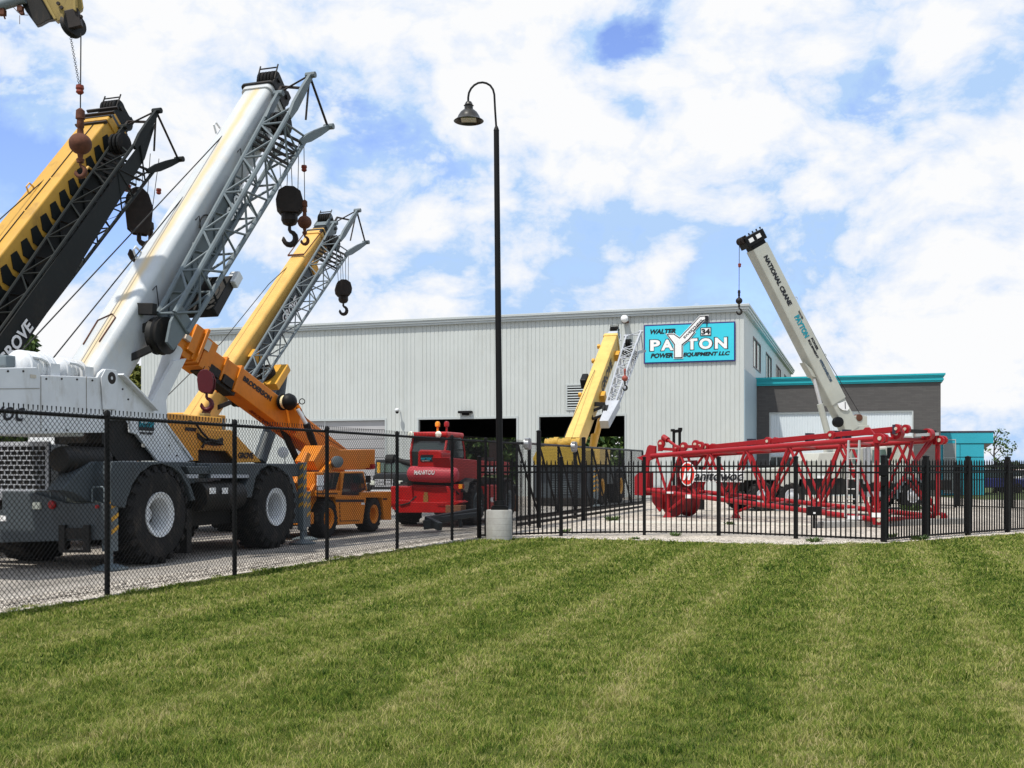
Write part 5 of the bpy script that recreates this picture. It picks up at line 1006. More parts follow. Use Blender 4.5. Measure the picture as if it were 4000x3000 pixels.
b = MB(); b.path([FD.sp(1170, 1000, -.1), FD.sp(1050, 1110, -.1), FD.sp(866, 1337, -.1), FD.sp(620, 1580, -.1)], .012, 6); b.build('hoist_rope', 'dark', cdk)
pD = lambda x, y, w=.55: FD.sp(x, y, w)
hook_block(pD(1341, 1142), [pD(1316, 1010), pD(1331, 1000), pD(1336, 990), pD(1349, 985), pD(1361, 975)], 'smaller black hook block hanging right of the yellow boom above the roofline', w=.52, h=.70, kind=1, hook=.42, yaw=.25)

# ================================================================== CRANE E: yellow crane with name on its boom, in front of the open door
FE = FR(2.8, 48.0, 18.0)
ce = thing('rough_terrain_crane', 'yellow lettered crane in front of the open doorway, partly behind the sliding gate', 'crane', FE.pt(1.5, 0))
AE = AX(FE.sp(2246, 1725, 0), FE.sp(2390, 1338, 0), FE.W); hwE, hhE = .34, .46
boom_tube(AE, ce, AE.len, hwE, hhE, 'lemon', .05, main=1.0)
for s0_, s1_, k, mm_ in ((-.08, .10, 1.05, 'lemon'), (.10, .32, .86, 'silver'), (.32, .60, .74, 'silver')):
    b = MB(); AX(AE.p(AE.len, 0, 0), AE.p(AE.len+1, 0, 0), FE.W).sec(b, s0_, s1_, hwE*k, hhE*k, .04); b.build('boom_section', mm_, ce)
boom_head(AX(AE.p(AE.len-.1, 0, 0), AE.p(AE.len+5, 0, 0), FE.W), ce, .62, .26, .36, 'steel')
lattice_jib(AE, ce, 3.0, AE.len+.0, .7, 'silver', q0=.68, q1=1.34, r0=-.10, r1=.60, bays=14, plate=(.98, .99), rad=.05)
b = MB(); A_ = AE; b.prism([AE.p(1.7, .78, .0), AE.p(3.4, .84, -.05), AE.p(3.4, 1.42, -.05), AE.p(1.7, 1.2, .0)], AE.R*.42); b.build('jib_foot_box', 'silver', ce, bevel=.02)
text('GROVE', 'lettering', 'signblack', ce, AE.p(AE.len*.50, hwE+.006, .30), AE.D, -AE.R, AE.len*.29, .50, bold=.05)
for s_ in (AE.len*.43, AE.len*.86): b = MB(); AE.box(b, s_, s_+.4, hwE-.02, hwE+.25, -.0, .4); b.build('jib_clamp', 'yellow', ce, bevel=.02)
b = MB()
for s_ in (AE.len*.35, AE.len*.7, AE.len*.86): AE.box(b, s_, s_+.2, -hwE-.12, -hwE, -hhE-.06, -hhE+.1)
b.build('rope_guides', 'yellow', ce)
b = MB(); AE.box(b, AE.len*.50, AE.len*.57, -hwE-.34, -hwE-.02, -.5, .0); b.build('boom_hose_reel', 'black', ce, bevel=.06)
b = MB(); b.tube(FE.sp(2310, 1790, .1), FE.sp(2322, 1700, .1), .17, 14); b.tube(FE.sp(2315, 1760, .1), FE.sp(2345, 1640, .1), .14, 14); b.build('lift_cylinder', 'yellow', ce, smooth=35)
def EP(pts, u, th, name, m, bevel=.02): return endp(FE, pts, u, th, name, m, ce, bevel)
EU = -2.6
EP([(2095, 1762), (2110, 1745), (2275, 1745), (2285, 1760), (2285, 1816), (2086, 1816), (2080, 1790)], EU, 1.8, 'counterweight', mat('perforated_yellow', (.42, .28, .035), .6, var=.2, vs=12))
b = MB()
for k in range(8): p = FE.ep(2140+k*17, 1733-(k % 3)*3, EU+.6); b.lathe(p, FE.W, [(.1, -.12), (.22, -.1), (.22, .1), (.1, .12)], 12)
b.build('winch_drum', mat('coiled_yellow', (.45, .28, .05), .7, var=.4, vs=10), ce, smooth=35)
EP([(2082, 1820), (2290, 1820), (2296, 1850), (2296, 1945), (2082, 1945)], EU+.4, 2.4, 'engine_hood', 'grey')
b = MB()
for k in range(9): p0_, p1_ = FE.ep(2150, 1855+k*9, EU+.38), FE.ep(2262, 1855+k*9, EU+.38); b.bar(p0_, p1_, .03, .035)
b.build('grille_slats', 'steel', ce)
EP([(2100, 1945), (2320, 1945), (2320, 1975), (2100, 1975)], EU+.2, .4, 'rear_bumper', 'dark')
b = MB(); b.fbox(FE, -1.8, 5.0, -1.2, 1.3, .9, 1.75); b.build('chassis', 'grey', ce, bevel=.03)
for u in (-.8, 3.0): wheel(FE, u, 1.45, .80, .58, .38, ce, rim='yellow', tread=16); wheel(FE, u, -1.45, .80, .58, .38, ce, rim='yellow', side=-1, tread=16)
b = MB(); b.fbox(FE, -.4, 1.6, .35, 1.25, 1.78, 2.55); b.build('turret_side', 'lemon', ce, bevel=.03)
outrigger(FE, -2.2, 1.5, 1.6, 'steel', ce, pad=True)
b = MB(); b.path([AE.p(AE.len*.6, -.1, -hhE-.05), FE.ep(2195, 1725, EU+.7)], .014, 5); b.build('hoist_rope', 'dark', ce)
pE = lambda x, y, w=1.6: FE.sp(x, y, w)
ball_hook(pE(2441, 1478), pE(2441, 1420), 'small red hook ball hanging beside the silver jib in front of the warehouse wall', .145, m=mat('dull_red_ball', (.30, .07, .05), .6), hookm='dark', hs=.36)
# ================================================================== ORANGE CARRY-DECK CRANE
FO = FR(-3.50, 27.4, 18.0)
co = thing('carry_deck_crane', 'orange four wheel industrial crane with lettered boom pointing down left and small cab', 'crane', FO.pt(-1.2, -.9))
TO = W3(772, 1386, 24.2); BO = W3(1318, 1800, 28.3); AO = AX(BO, TO, FO.W)
AO.Lt = AO.D.cross(Z).normalized(); AO.Lt = AO.Lt if AO.Lt.dot(Vector((0, -1, 0))) > 0 else -AO.Lt; AO.R = AO.D.cross(AO.Lt).normalized(); AO.R = AO.R if AO.R.z < 0 else -AO.R
LO = AO.len
b = MB(); AO.sec(b, -.1, LO*.80, .26, .31, .02); b.build('boom', 'orange', co, smooth=35)
b = MB(); AO.sec(b, LO*.80, LO*.885, .235, .275, .02); AO.sec(b, LO*.80-.05, LO*.80+.02, .29, .34, .02); b.build('boom_section', 'orange', co)
b = MB(); AO.sec(b, LO*.885, LO*.97, .21, .245, .02); AO.sec(b, LO*.885-.04, LO*.885+.02, .26, .30, .02); b.build('boom_section', 'orange', co)
b = MB()
for s_ in (.885, .80): AO.box(b, LO*s_+.08, LO*s_+.40, .20, .30, .12, .32)
AO.box(b, LO*.78, LO*.99, -.10, .24, .27, .40); b.build('boom_rollers', 'dark', co)
b = MB(); AO.box(b, LO*.96, LO*1.02, -.30, .30, -.36, .36); AO.box(b, LO*1.02, LO*1.06, -.26, .26, -.48, .30); AO.box(b, LO*1.03, LO*1.045, -.34, .34, -.52, .34); AO.box(b, LO*1.06, LO*1.10, -.30, .30, -.46, .20)
for q in (-.22, .20): AO.box(b, LO*1.06, LO*1.20, q-.02, q+.02, -.42, .36)
AO.box(b, LO*1.14, LO*1.23, -.24, .24, -.36, .40); AO.box(b, LO*1.20, LO*1.25, -.20, .20, .28, .42); b.build('boom_head', 'orange', co, bevel=.012)
b = MB(); AO.box(b, LO*1.10, LO*1.13, -.31, .31, -.10, .02); AO.box(b, LO*1.0, LO*1.03, .30, .33, -.30, -.05); b.build('head_plates', mat('pale_decal', (.55, .5, .42), .5), co)
b = MB()
for q in (-.1, .1): b.lathe(AO.p(LO*1.13, q, .22), AO.Lt, [(.05, -.03), (.16, -.028), (.13, 0), (.16, .028), (.05, .03)], 18)
b.build('head_sheaves', 'dark', co, smooth=35)
f0 = LO*.40; b = MB()
text('BRODERSON', 'lettering', 'signblack', co, AO.p(LO*.77, .266, -.04), -AO.D, -AO.R, LO*.19, .13, bold=.05)
text('BRODERSON', 'lettering', mat('faded_maroon', (.20, .03, .01), .6), co, AO.p(LO*.62, -.12, .3125), -AO.D, AO.Lt, LO*.20, .13, bold=.04)
# winch drum with cream rope at the boom root, small ring
b = MB(); wc = W3(1118, 1570, 26.0); dr = AO.Lt; b.lathe(wc, dr, [(.05, -.14), (.20, -.13), (.20, -.10), (.15, -.09), (.15, .03), (.20, .05), (.21, .10), (.17, .20), (.08, .26), (1e-4, .27)], 24); b.build('winch', 'black', co, smooth=35)
b = MB(); b.lathe(wc-dr*.02, dr, [(.152, -.05), (.165, -.04), (.165, .02), (.152, .03)], 24); b.build('rope_wrap', mat('cream_rope', (.72, .62, .38), .7), co)
b = MB(); rc_ = W3(1180, 1568, 25.9); b.path([rc_+Vector((.065*math.cos(t), 0, .065*math.sin(t))) for t in [i*math.pi/6 for i in range(13)]], .012, 6); b.bar(W3(1170, 1574, 25.9), W3(1150, 1590, 25.9), .02, .02); b.build('guide_ring', 'black', co)
b = MB(); b.prism([W3(1085, 1545, 26.2), W3(1165, 1575, 26.2), W3(1180, 1600, 26.2), W3(1160, 1690, 26.3), W3(1090, 1640, 26.3), W3(1060, 1580, 26.2)], Vector((-.1, .35, 0))); b.build('winch_bracket', 'orange', co, bevel=.01)
# two lift cylinders
for (xa, ya, da), (xb, yb, db), (xc, yc, dc_) in (((1290, 1905, 26.2), (1196, 1655, 25.5), (1163, 1598, 25.4)), ((1180, 1840, 27.2), (1100, 1665, 26.4), (1085, 1640, 26.3))):
    b = MB(); b.tube(W3(xa, ya, da), W3(xb, yb, db), .085, 14); c_ = b.build('lift_cylinder', 'black', co, smooth=35)
    b = MB(); b.tube(W3(xb, yb, db), W3(xc, yc, dc_), .045, 12); b.build('piston_rod', 'chrome', c_, smooth=35)
b = MB(); b.path([W3(1475+50, 1600, 27)*0+W3(x, y, 26.1) for x, y in ((1175, 1595), (1190, 1625), (1240, 1690), (1345, 1755))], .008, 5); b.build('hose', 'dark', co)
# turret and counterweight block
side(FO, [(1262, 1740), (1300, 1740), (1330, 1757), (1466, 1755), (1465, 1833), (1290, 1837), (1240, 1838), (1225, 1800)], -.28, .5, 'turret', 'orange', co, bevel=.02)
side(FO, [(1203, 1764), (1216, 1775), (1180, 1870), (1200, 1920), (1185, 1920), (1157, 1886)], -.15, .10, 'mast_leg', 'orange', co)
side(FO, [(1262, 1838), (1300, 1800), (1340, 1810), (1300, 1838), (1268, 1870), (1232, 1920), (1222, 1916)], -.12, .10, 'mast_leg', 'orange', co)
b = MB(); c = FO.sp(1316, 1804, -.02); b.lathe(c, FO.W-FO.U*.8, [(.11, -.10), (.14, -.04), (.14, .06), (.12, .07), (1e-4, .07)], 16); b.build('work_light', 'steel', co, smooth=35)
b = MB(); b.box(FO.sp(1455, 1822, -.25), FO.U*.08, FO.W*.04, Z*.06); b.box(FO.sp(1440, 1831, -.24), FO.U*.08, FO.W*.04, Z*.02); b.build('beacon_lamp', 'redlens', co)
# body
side(FO, [(1236, 1917), (1331, 1917), (1331, 1935), (1410, 1937), (1412, 1923), (1529, 1920), (1529, 2031), (1501, 2031), (1493, 1944), (1431, 1944), (1417, 2045), (1322, 2051), (1309, 1942), (1236, 1939)], 0, 1.75, 'body', 'orange', co, bevel=.015)
side(FO, [(1150, 1880), (1236, 1917), (1240, 1990), (1150, 1990)], -.25, 1.2, 'front_frame', 'orange', co)
b = MB()
for pts in (((1312, 1951), (1422, 1951), (1422, 1961), (1312, 1961)), ((1236, 1926), (1318, 1926), (1318, 1931), (1236, 1931)), ((1497, 1946), (1512, 1946), (1512, 1953), (1497, 1953))): b.prism([FO.sp(x, y, .008) for x, y in pts], -FO.W*.01)
b.build('black_stripes', 'signblack', co)
b = MB(); b.prism([FO.sp(x, y, .006) for x, y in ((1326, 1963), (1328, 1963), (1330, 2040), (1328, 2040))], -FO.W*.01); b.prism([FO.sp(x, y, .006) for x, y in ((1328, 2034), (1405, 2032), (1405, 2035), (1328, 2037))], -FO.W*.01); b.build('panel_seams', 'rustdark', co)
b = MB(); b.prism([FO.sp(x, y, .012) for x, y in ((1412, 1963), (1424, 1963), (1424, 1971), (1412, 1971))], -FO.W*.006); b.build('label_plate', 'signwhite', co)
CWL = -.06
side(FO, [(1333, 1843), (1422, 1841), (1436, 1915), (1412, 1923), (1412, 1938), (1331, 1936)], CWL, .85, 'cab', 'orange', co, bevel=.02)
side(FO, [(1290, 1841), (1333, 1843), (1316, 1920), (1300, 1918), (1236, 1916), (1238, 1845)], CWL-.05, .80, 'cab_front', 'orange', co, bevel=.02)
b = MB(); b.prism([FO.sp(x, y, CWL+.01) for x, y in ((1346, 1849), (1417, 1848), (1430, 1912), (1412, 1918), (1408, 1934), (1336, 1934))], -FO.W*.02); b.build('cab_window', 'glass', co); b = MB(); b.prism([FO.sp(x, y, CWL-.03) for x, y in ((1268, 1846), (1328, 1847), (1311, 1912), (1262, 1912))], -FO.W*.02); b.build('cab_window', 'glass', co)
b = MB(); b.prism([FO.sp(x, y, -.02) for x, y in ((1241, 1856), (1265, 1856), (1265, 1915), (1240, 1915))], -FO.W*.02); b.build('white_panel', 'signwhite', co)
for u in (0, -2.44): wheel(FO, u, -.02, .455, .36, .24, co, rim='orange', tread=18); wheel(FO, u, -1.75, .455, .36, .24, co, rim='orange', side=-1, tread=18)
b = MB(); b.fbox(FO, -3.6, -3.0, -1.9, -.1, .35, .62); b.build('outrigger_beam', 'orange', co, bevel=.02)
outrigger(FO, -3.35, -.15, 1.1, 'steel', co, s=1.1)
b = MB(); b.fbox(FO, -3.0, .8, -1.6, -.3, .3, .7); b.build('driveline', 'dark', co)
hook_block(W3(807, 1494, 23.9), [W3(800, 1430, 23.9), W3(815, 1430, 23.9)], 'dark red hook block hanging under the orange boom head', w=.36, h=.50, kind=0, m='wine', hook=.42, yaw=.1)

# ================================================================== RED ROTATING TELEHANDLER
FM = FR(-1.38, 29.3, 18.0)
cm = thing('telehandler', 'red rotating telehandler parked with its rounded counterweight facing the fence', 'telehandler', FM.pt(2.4, -1.2))
def ME(pts, u, th, name, m, bevel=.015): return endp(FM, pts, u, th, name, m, cm, bevel)
def MS(pts, w, th, name, m, bevel=.015): return side(FM, pts, w, th, name, m, cm, bevel)
ME([(1532, 1988), (1532, 1975), (1552, 1952), (1600, 1955), (1612, 1962), (1740, 1962), (1790, 1955), (1805, 1962), (1772, 1975), (1765, 2003), (1555, 2003), (1545, 1995)], -.1, .5, 'stabiliser_beam', 'red')
ME([(1607, 1897), (1612, 1893), (1738, 1897), (1760, 1955), (1755, 1965), (1615, 1965), (1600, 1905)], .25, .5, 'chassis_front', 'red')
ME([(1598, 1900), (1607, 1897), (1613, 1962), (1580, 1962), (1583, 1950)], .1, .3, 'stabiliser_arm', 'red'); ME([(1740, 1898), (1752, 1900), (1770, 1950), (1780, 1962), (1760, 1964)], .1, .3, 'stabiliser_arm', 'red')
b = MB(); p = FM.ep(1665, 1948, .22); b.box(p, FM.W*.07, FM.U*.04, Z*.10); b.box(p+Z*.13, FM.W*.05, FM.U*.03, Z*.05); b.build('tow_hitch', mat('brass_hitch', (.25, .15, .04), .6), cm)
# rounded counterweight: a capsule lying across
c0, c1 = FM.ep(1602, 1850, .2), FM.ep(1782, 1856, .2); dd = (c1-c0).normalized(); rr = .215
b = MB(); Lc = (c1-c0).length; b.lathe(c0, dd, [(1e-4, -.06), (.12, -.05), (.19, 0), (rr, .08), (rr*1.08, Lc*.5), (rr, Lc-.08), (.19, Lc), (.12, Lc+.05), (1e-4, Lc+.06)], 28)
me_ = b; b.build('counterweight', 'pink', cm, smooth=50)
text('MANITOU', 'lettering', 'signwhite', cm, FM.ep(1630, 1854, .2)-FM.U*(rr*1.10), FM.W, Z, .62, .12, shear=.2, bold=.025)
ME([(1632, 1764), (1640, 1757), (1716, 1758), (1724, 1768), (1724, 1826), (1630, 1826)], .10, .9, 'engine_cover', 'red', .04)
b = MB(); b.prism([FM.ep(x, y, .10-.004) for x, y in ((1643, 1777), (1692, 1777), (1692, 1803), (1643, 1803))], -FM.U*.01); dc = b.build('company_decal', 'signblack', cm)
text('PAYTON', 'lettering', 'dkteal', dc, FM.ep(1645, 1797, .09)-FM.U*.008, FM.W, Z, .31, .07, bold=.04); text('EQUIPMENT', 'lettering', 'signwhite', dc, FM.ep(1650, 1802, .09)-FM.U*.008, FM.W, Z, .22, .022, bold=.0)
b = MB(); b.fbox(FM, .35, 3.6, -1.75, -.45, .95, 1.35); b.build('turret_base', 'dark', cm)
# cab
b = MB(); b.fbox(FM, .9, 2.3, -1.85, -.55, 1.6, 2.42)
cbx = [FM.pt(u, -1.9, z) for u, z in ((1.0, 1.55), (.95, 2.1), (1.15, 2.55), (2.3, 2.55), (2.5, 2.1), (2.5, 1.55))]; b = MB(); b.prism(cbx, FM.W*1.05); k_ = b.build('cab', 'glass', cm, bevel=.03)
b = MB(); b.fbox(FM, .95, 2.35, -1.95, -.80, 2.52, 2.66); b.build('cab_roof', 'red', k_, bevel=.04)
b = MB()
for w in (-1.9, -.85): b.path([FM.pt(1.0, w, 1.55), FM.pt(.93, w, 2.1), FM.pt(1.12, w, 2.55)], .035, 6); b.path([FM.pt(2.5, w, 1.55), FM.pt(2.5, w, 2.1), FM.pt(2.3, w, 2.55)], .035, 6)
b.build('cab_frame', 'red', k_)
b = MB()
for w in (-1.9, -1.05): b.lathe(FM.pt(.95, w, 2.58), -FM.U, [(.08, -.02), (.10, .02), (.06, .05), (1e-4, .055)], 14)
b.build('work_lights', 'lens', k_, smooth=30)
for w, m_ in ((-1.3, 'amber'), (-1.02, 'redlens')): b = MB(); b.lathe(FM.pt(1.5, w, 2.66), Z, [(.03, 0), (.03, .16), (.07, .17), (.075, .26), (.05, .31), (1e-4, .32)], 14); b.build('beacon', m_, k_, smooth=40)
# boom along the right side
MS([(1753, 1787), (1866, 1798), (1990, 1805), (1990, 1855), (1900, 1850), (1866, 1880), (1785, 1882), (1765, 1850)], -.35, .5, 'telescopic_boom', 'red')
b = MB()
for z_ in (1.45, 1.57): 
    for q in range(5): b.box(FM.pt(3.2+q*.30, -.34, z_+.06), FM.U*.10, FM.W*.006, Z*.045)
b.build('boom_decals', 'signwhite', cm)
b = MB(); b.box(FM.sp(1930, 1775, -.5), FM.U*.15, FM.W*.12, Z*.35); b.tube(FM.sp(1930, 1745, -.5), FM.sp(1930, 1720, -.5), .06, 8); b.box(FM.sp(1905, 1793, -.4), FM.U*.3, FM.W*.1, Z*.05); b.build('exhaust_stack', 'rustdark', cm)
b = MB(); b.fbox(FM, .2, 4.9, -2.2, -.25, .55, 1.12); b.build('chassis', 'red', cm, bevel=.03)
b = MB(); b.prism([FM.sp(x, y, -.05) for x, y in ((1895, 1894), (1965, 1894), (1978, 1990), (1905, 1998))], -FM.W*.4); b.build('side_tank', 'red', cm, bevel=.02)
text('MRT', 'lettering', 'signwhite', cm, FM.sp(1914, 1962, -.03), FM.U, Z, .42, .14, bold=.04)
for u in (1.35, 4.25):
    b = MB(); b.path([FM.pt(u-.75, -.35, .95), FM.pt(u-.55, -.35, 1.24), FM.pt(u-.1, -.35, 1.33), FM.pt(u+.4, -.35, 1.30), FM.pt(u+.7, -.35, 1.1)], .03, 6); p_ = [FM.pt(u+x, -.60, z) for x, z in ((-.75, .95), (-.55, 1.24), (-.1, 1.33), (.4, 1.30), (.7, 1.1), (.4, 1.26), (-.1, 1.29), (-.5, 1.2), (-.7, .95))]; b.prism(p_, FM.W*.55); b.build('mudguard', 'dark', cm)
    wheel(FM, u, -.02, .62, .45, .33, cm, rim='steel', tread=18); wheel(FM, u, -2.35, .62, .45, .33, cm, rim='steel', side=-1, tread=18)
b = MB(); b.box(FM.sp(1790, 1900, -.1)+FM.U*.0, FM.U*.05, FM.W*.16, Z*.06); b.build('tail_light', 'redlens', cm); b = MB(); b.box(FM.sp(1800, 1900, -.0), FM.U*.04, FM.W*.05, Z*.06); b.build('indicator_lamp', 'amber', cm)
b = MB(); b.fbox(FM, -.3, .1, -.35, .1, .30, .62); b.build('outrigger_block', 'plywood', cm, bevel=.01)
b = MB(); b.fbox(FM, 5.0, 5.3, -.5, -.05, .25, .75); b.build('outrigger_block', 'plywood', cm, bevel=.01)
b = MB(); b.path([FM.pt(.15, -2.35, 1.15), FM.pt(.15, -2.35, 1.75), FM.pt(.6, -2.35, 1.8), FM.pt(.6, -2.35, 1.15)], .018, 6); b.build('handrail', 'dark', cm)
b = MB(); b.box(FM.pt(.9, -.62, 2.25), FM.W*.08, FM.U*.02, Z*.13); b.tube(FM.pt(1.0, -.8, 2.3), FM.pt(.9, -.66, 2.3), .012, 6); b.build('mirror', 'black', cm)
b = MB(); b.path([FM.pt(.05, -1.9, .72), FM.pt(-.12, -1.75, .60), FM.pt(-.12, -1.5, .66), FM.pt(.05, -1.35, .85)], .022, 6); b.build('hydraulic_hose', 'dark', cm); b = MB(); b.path([FM.pt(.3, -.45, 1.25), FM.pt(.2, -.3, 1.05), FM.pt(.35, -.2, .9)], .025, 6); b.build('hydraulic_hose', 'dark', cm)
b = MB()
for w in (-2.0, -.55): b.box(FM.pt(-.11, w, .62), FM.W*.10, FM.U*.008, Z*.03)
b.build('reflectors', 'redlens', cm)
b = MB(); b.path([FO.sp(1424, 1846, .05), FO.sp(1443, 1885, .08), FO.sp(1440, 1915, .05)], .014, 6); b.box(FO.sp(1438, 1872, .12), FO.U*.03, FO.W*.06, Z*.09); b.build('mirror', 'black', co)
b = MB(); b.path([FO.sp(1306, 1846, -.02), FO.sp(1296, 1905, -.02)], .012, 6); b.path([FO.sp(1240, 1940, .03), FO.sp(1240, 1900, .03), FO.sp(1262, 1898, .03), FO.sp(1262, 1936, .03)], .012, 6); b.build('grab_rail', 'dark', co)
b = MB(); b.box(FO.sp(1380, 1905, -.5), FO.U*.16, FO.W*.2, Z*.25); b.build('cab_seat', 'signblack', co, bevel=.03)
# plain black trailer beam lying on the ground
tb = MB(); p0_, p1_ = W3(1668, 2035, 27.0), W3(1880, 1998, 29.5); tb.bar(p0_, p1_, .16, .22); tb.bar(p0_+Z*.02, W3(1720, 2058, 26.6), .14, .20); tb.bar(W3(1672, 2030, 26.9), W3(1676, 2066, 26.9), .25, .25); tb.bar(W3(1795, 2020, 28), W3(1800, 2060, 28), .10, .10); tb.bar(W3(1690, 2030, 27.3), W3(1860, 2010, 28.3), .12, .12)
tbo = tb.build('trailer_beam', mat('dark_slate_paint', (.018, .024, .028), .5), None, bevel=.015); tag(tbo, 'dark slate trailer tongue lying on the gravel below the red telehandler', 'beam')

# ================================================================== BLACK SERVICE TRUCK
FT = FR(-5.55, 44.5, 18.0)
ct = thing('service_truck', 'black service truck with chrome grille parked facing the fence, between orange and red machines', 'truck', FT.pt(2, -1))
def TE(pts, u, th, name, m, bevel=.02, par=None): return endp(FT, pts, u, th, name, m, par or ct, bevel)
TE([(1455, 1858), (1470, 1848), (1600, 1848), (1622, 1862), (1626, 1925), (1450, 1925)], 0, 1.3, 'bonnet', 'blackcar', .06)
TE([(1466, 1800), (1480, 1795), (1615, 1795), (1628, 1805), (1634, 1925), (1455, 1925)], 1.3, 1.8, 'cab', 'blackcar', .05)
b = MB(); b.prism([FT.ep(x, y, 1.285) for x, y in ((1475, 1808), (1618, 1808), (1626, 1845), (1468, 1845))], -FT.U*.02); b.build('windscreen', mat('greenish_glass', (.10, .15, .13), .1, spec=.7), ct)
b = MB()
for x in range(1467, 1536, 6): b.prism([FT.ep(x, y, -.04) for y in (1874,)]+[FT.ep(x+2, 1874, -.04), FT.ep(x+2, 1898, -.04), FT.ep(x, 1898, -.04)], -FT.U*.03)
for y in (1872, 1879, 1886, 1893, 1899): b.prism([FT.ep(1465, y, -.03), FT.ep(1536, y, -.03), FT.ep(1536, y+2, -.03), FT.ep(1465, y+2, -.03)], -FT.U*.03)
b.build('grille', 'chrome', ct)
for x in (1453, 1562): b = MB(); b.box(FT.ep(x, 1886, -.03), FT.W*.13, FT.U*.05, Z*.09); b.build('headlight', 'lens', ct, bevel=.03)
TE([(1447, 1914), (1628, 1912), (1628, 1930), (1447, 1932)], -.25, .3, 'bumper', 'chrome')
b = MB(); b.tube(FT.ep(1520, 1790, 1.5), FT.ep(1620, 1815, 1.2), .12, 12); b.lathe(FT.ep(1527, 1795, 1.4), FT.W, [(.05, -.2), (.22, -.18), (.22, .18), (.05, .2)], 14); b.bar(FT.ep(1470, 1798, 1.6), FT.ep(1640, 1798, 1.6), .06, .06); b.build('rack_equipment', 'dark', ct)
b = MB(); b.box(FT.ep(1480, 1830, .9), FT.W*.06, FT.U*.05, Z*.26); b.build('yellow_post', 'yellow', ct)
for u in (.55, 3.6): wheel(FT, u, .1, .5, .28, .26, ct, rim='chrome', tread=12); wheel(FT, u, -2.1, .5, .28, .26, ct, rim='chrome', side=-1, tread=12)
TE([(1450, 1925), (1632, 1925), (1630, 1950), (1455, 1950)], .2, 4.0, 'chassis', 'dark')

# ================================================================== RED LATTICE BOOM SECTION
NR = Vector((10.0, 29.3, 0)); ld = Vector((-.622, .782, 0)).normalized(); nd = Vector((.782, .622, 0)).normalized()
lb = thing('lattice_boom_section', 'long red lattice crane boom section resting on feet behind the picket fence', 'crane boom section', NR+ld*4)
def LP(px, py, off=0.0):                            # point on the near face (vertical plane through NR along ld), then moved off across the boom
    n = nd; r = Vector(((px-2000)/FPX, 1, (HOR-py)/FPX)); t = NR.dot(n)/Vector((r.x, r.y, 0)).dot(n); return r*t+Z*EYE+nd*off
nt0, nt1, nb0, nb1 = LP(3432, 1713), LP(2545, 1781), LP(3430, 2031), LP(2530, 1914)
ft0, ft1, fb0, fb1 = nt0+nd*3.0, nt1+nd*1.5, nb0+nd*3.0, nb1+nd*1.5
for a, c in ((nt0, nt1), (nb0, nb1), (ft0, ft1), (fb0, fb1)): b = MB(); b.tube(a, c, .078, 12); b.build('chord', 'lred', lb, smooth=40)
seq = [(3408, 1), (3292, 0), (3192, 1), (3083, 0), (2998, 1), (2915, 0), (2840, 1), (2775, 0), (2720, 1), (2658, 0), (2606, 1), (2566, 0)]
def on(a, c, px):                                   # point of chord a-c seen in column px
    for k in range(200):
        p = a.lerp(c, k/199.0)
        if 2000+FPX*p.x/p.y <= px: return p, k/199.0
    return c, 1.0
prev = None
for px, lo in seq:
    p, t_ = on(nb0, nb1, px) if lo else on(nt0, nt1, px)
    q = (fb0.lerp(fb1, t_) if lo else ft0.lerp(ft1, t_))
    if prev:
        b = MB(); b.tube(prev[0], p, .046, 8); b.build('lacing_tube', 'lred', lb, smooth=40)
        b = MB(); b.tube(prev[1], q, .046, 8); b.build('lacing_tube', 'lred', lb, smooth=40)
        b = MB(); b.tube(prev[0] if prev[2] == lo else prev[0], q if False else (fb0.lerp(fb1, t_) if prev[2] else ft0.lerp(ft1, t_)), .035, 8); b.build('cross_tube', 'lred', lb, smooth=40)
    prev = (p, q, lo)
for k in range(10):
    a_, c_ = k/10, (k+1)/10; b = MB(); b.tube((ft0 if k % 2 else fb0).lerp(ft1 if k % 2 else fb1, a_), (fb0 if k % 2 else ft0).lerp(fb1 if k % 2 else ft1, c_), .045, 8); b.build('lacing_tube', 'lred', lb, smooth=40)
b = MB(); b.tube(nt0+ld*.05-Z*.1, nb0+ld*.05, .07, 10); b.build('end_post', 'lred', lb, smooth=40)
b = MB(); b.tube(ft0-Z*.1, fb0, .07, 10); b.build('end_post', 'lred', lb, smooth=40)
for a, c in ((nt0, ft0), (nb0, fb0)): b = MB(); b.tube(a+ld*.1, c+ld*.1, .06, 10); b.build('end_beam', 'lred', lb, smooth=40)
mt, mb_ = nt0.lerp(ft0, .5)+ld*.1, nb0.lerp(fb0, .5)+ld*.1; cen = (nt0+ft0+nb0+fb0)/4+ld*.1
for c in (nt0.lerp(ft0, .62), ft0.lerp(nt0, .03), nb0, nt0.lerp(ft0, .9)): 
    b = MB(); b.tube(cen+Vector((0, 0, .12)), c+ld*.1, .048, 8); b.build('end_brace', 'lred', lb, smooth=40)
b = MB(); b.tube(cen, fb0, .048, 8); b.build('end_brace', 'lred', lb, smooth=40)
def lug(p, r=.13, m='lred', th=.10, out=-1.0):
    b = MB(); ax = nd
    for o in (-.13, .05): b.prism([p+ax*o+ld*(-math.cos(t)*r*1.1)+Z*(math.sin(t)*r) for t in [math.pi*k/5-math.pi/2+0.0 for k in range(6)]][::1]+[p+ax*o+ld*(r*1.6)+Z*r, p+ax*o+ld*(r*1.6)-Z*r], ax*.08)
    b.build('end_lug', m, lb, bevel=.01); b = MB(); b.lathe(p-ax*.16, ax, [(.055, 0), (.055, .34)], 12); b.build('lug_pin', mat('cream_pin', (.55, .5, .4), .5), lb)
for p in (nt0-ld*.12, ft0-ld*.12, nb0-ld*.12, fb0-ld*.12): lug(p)
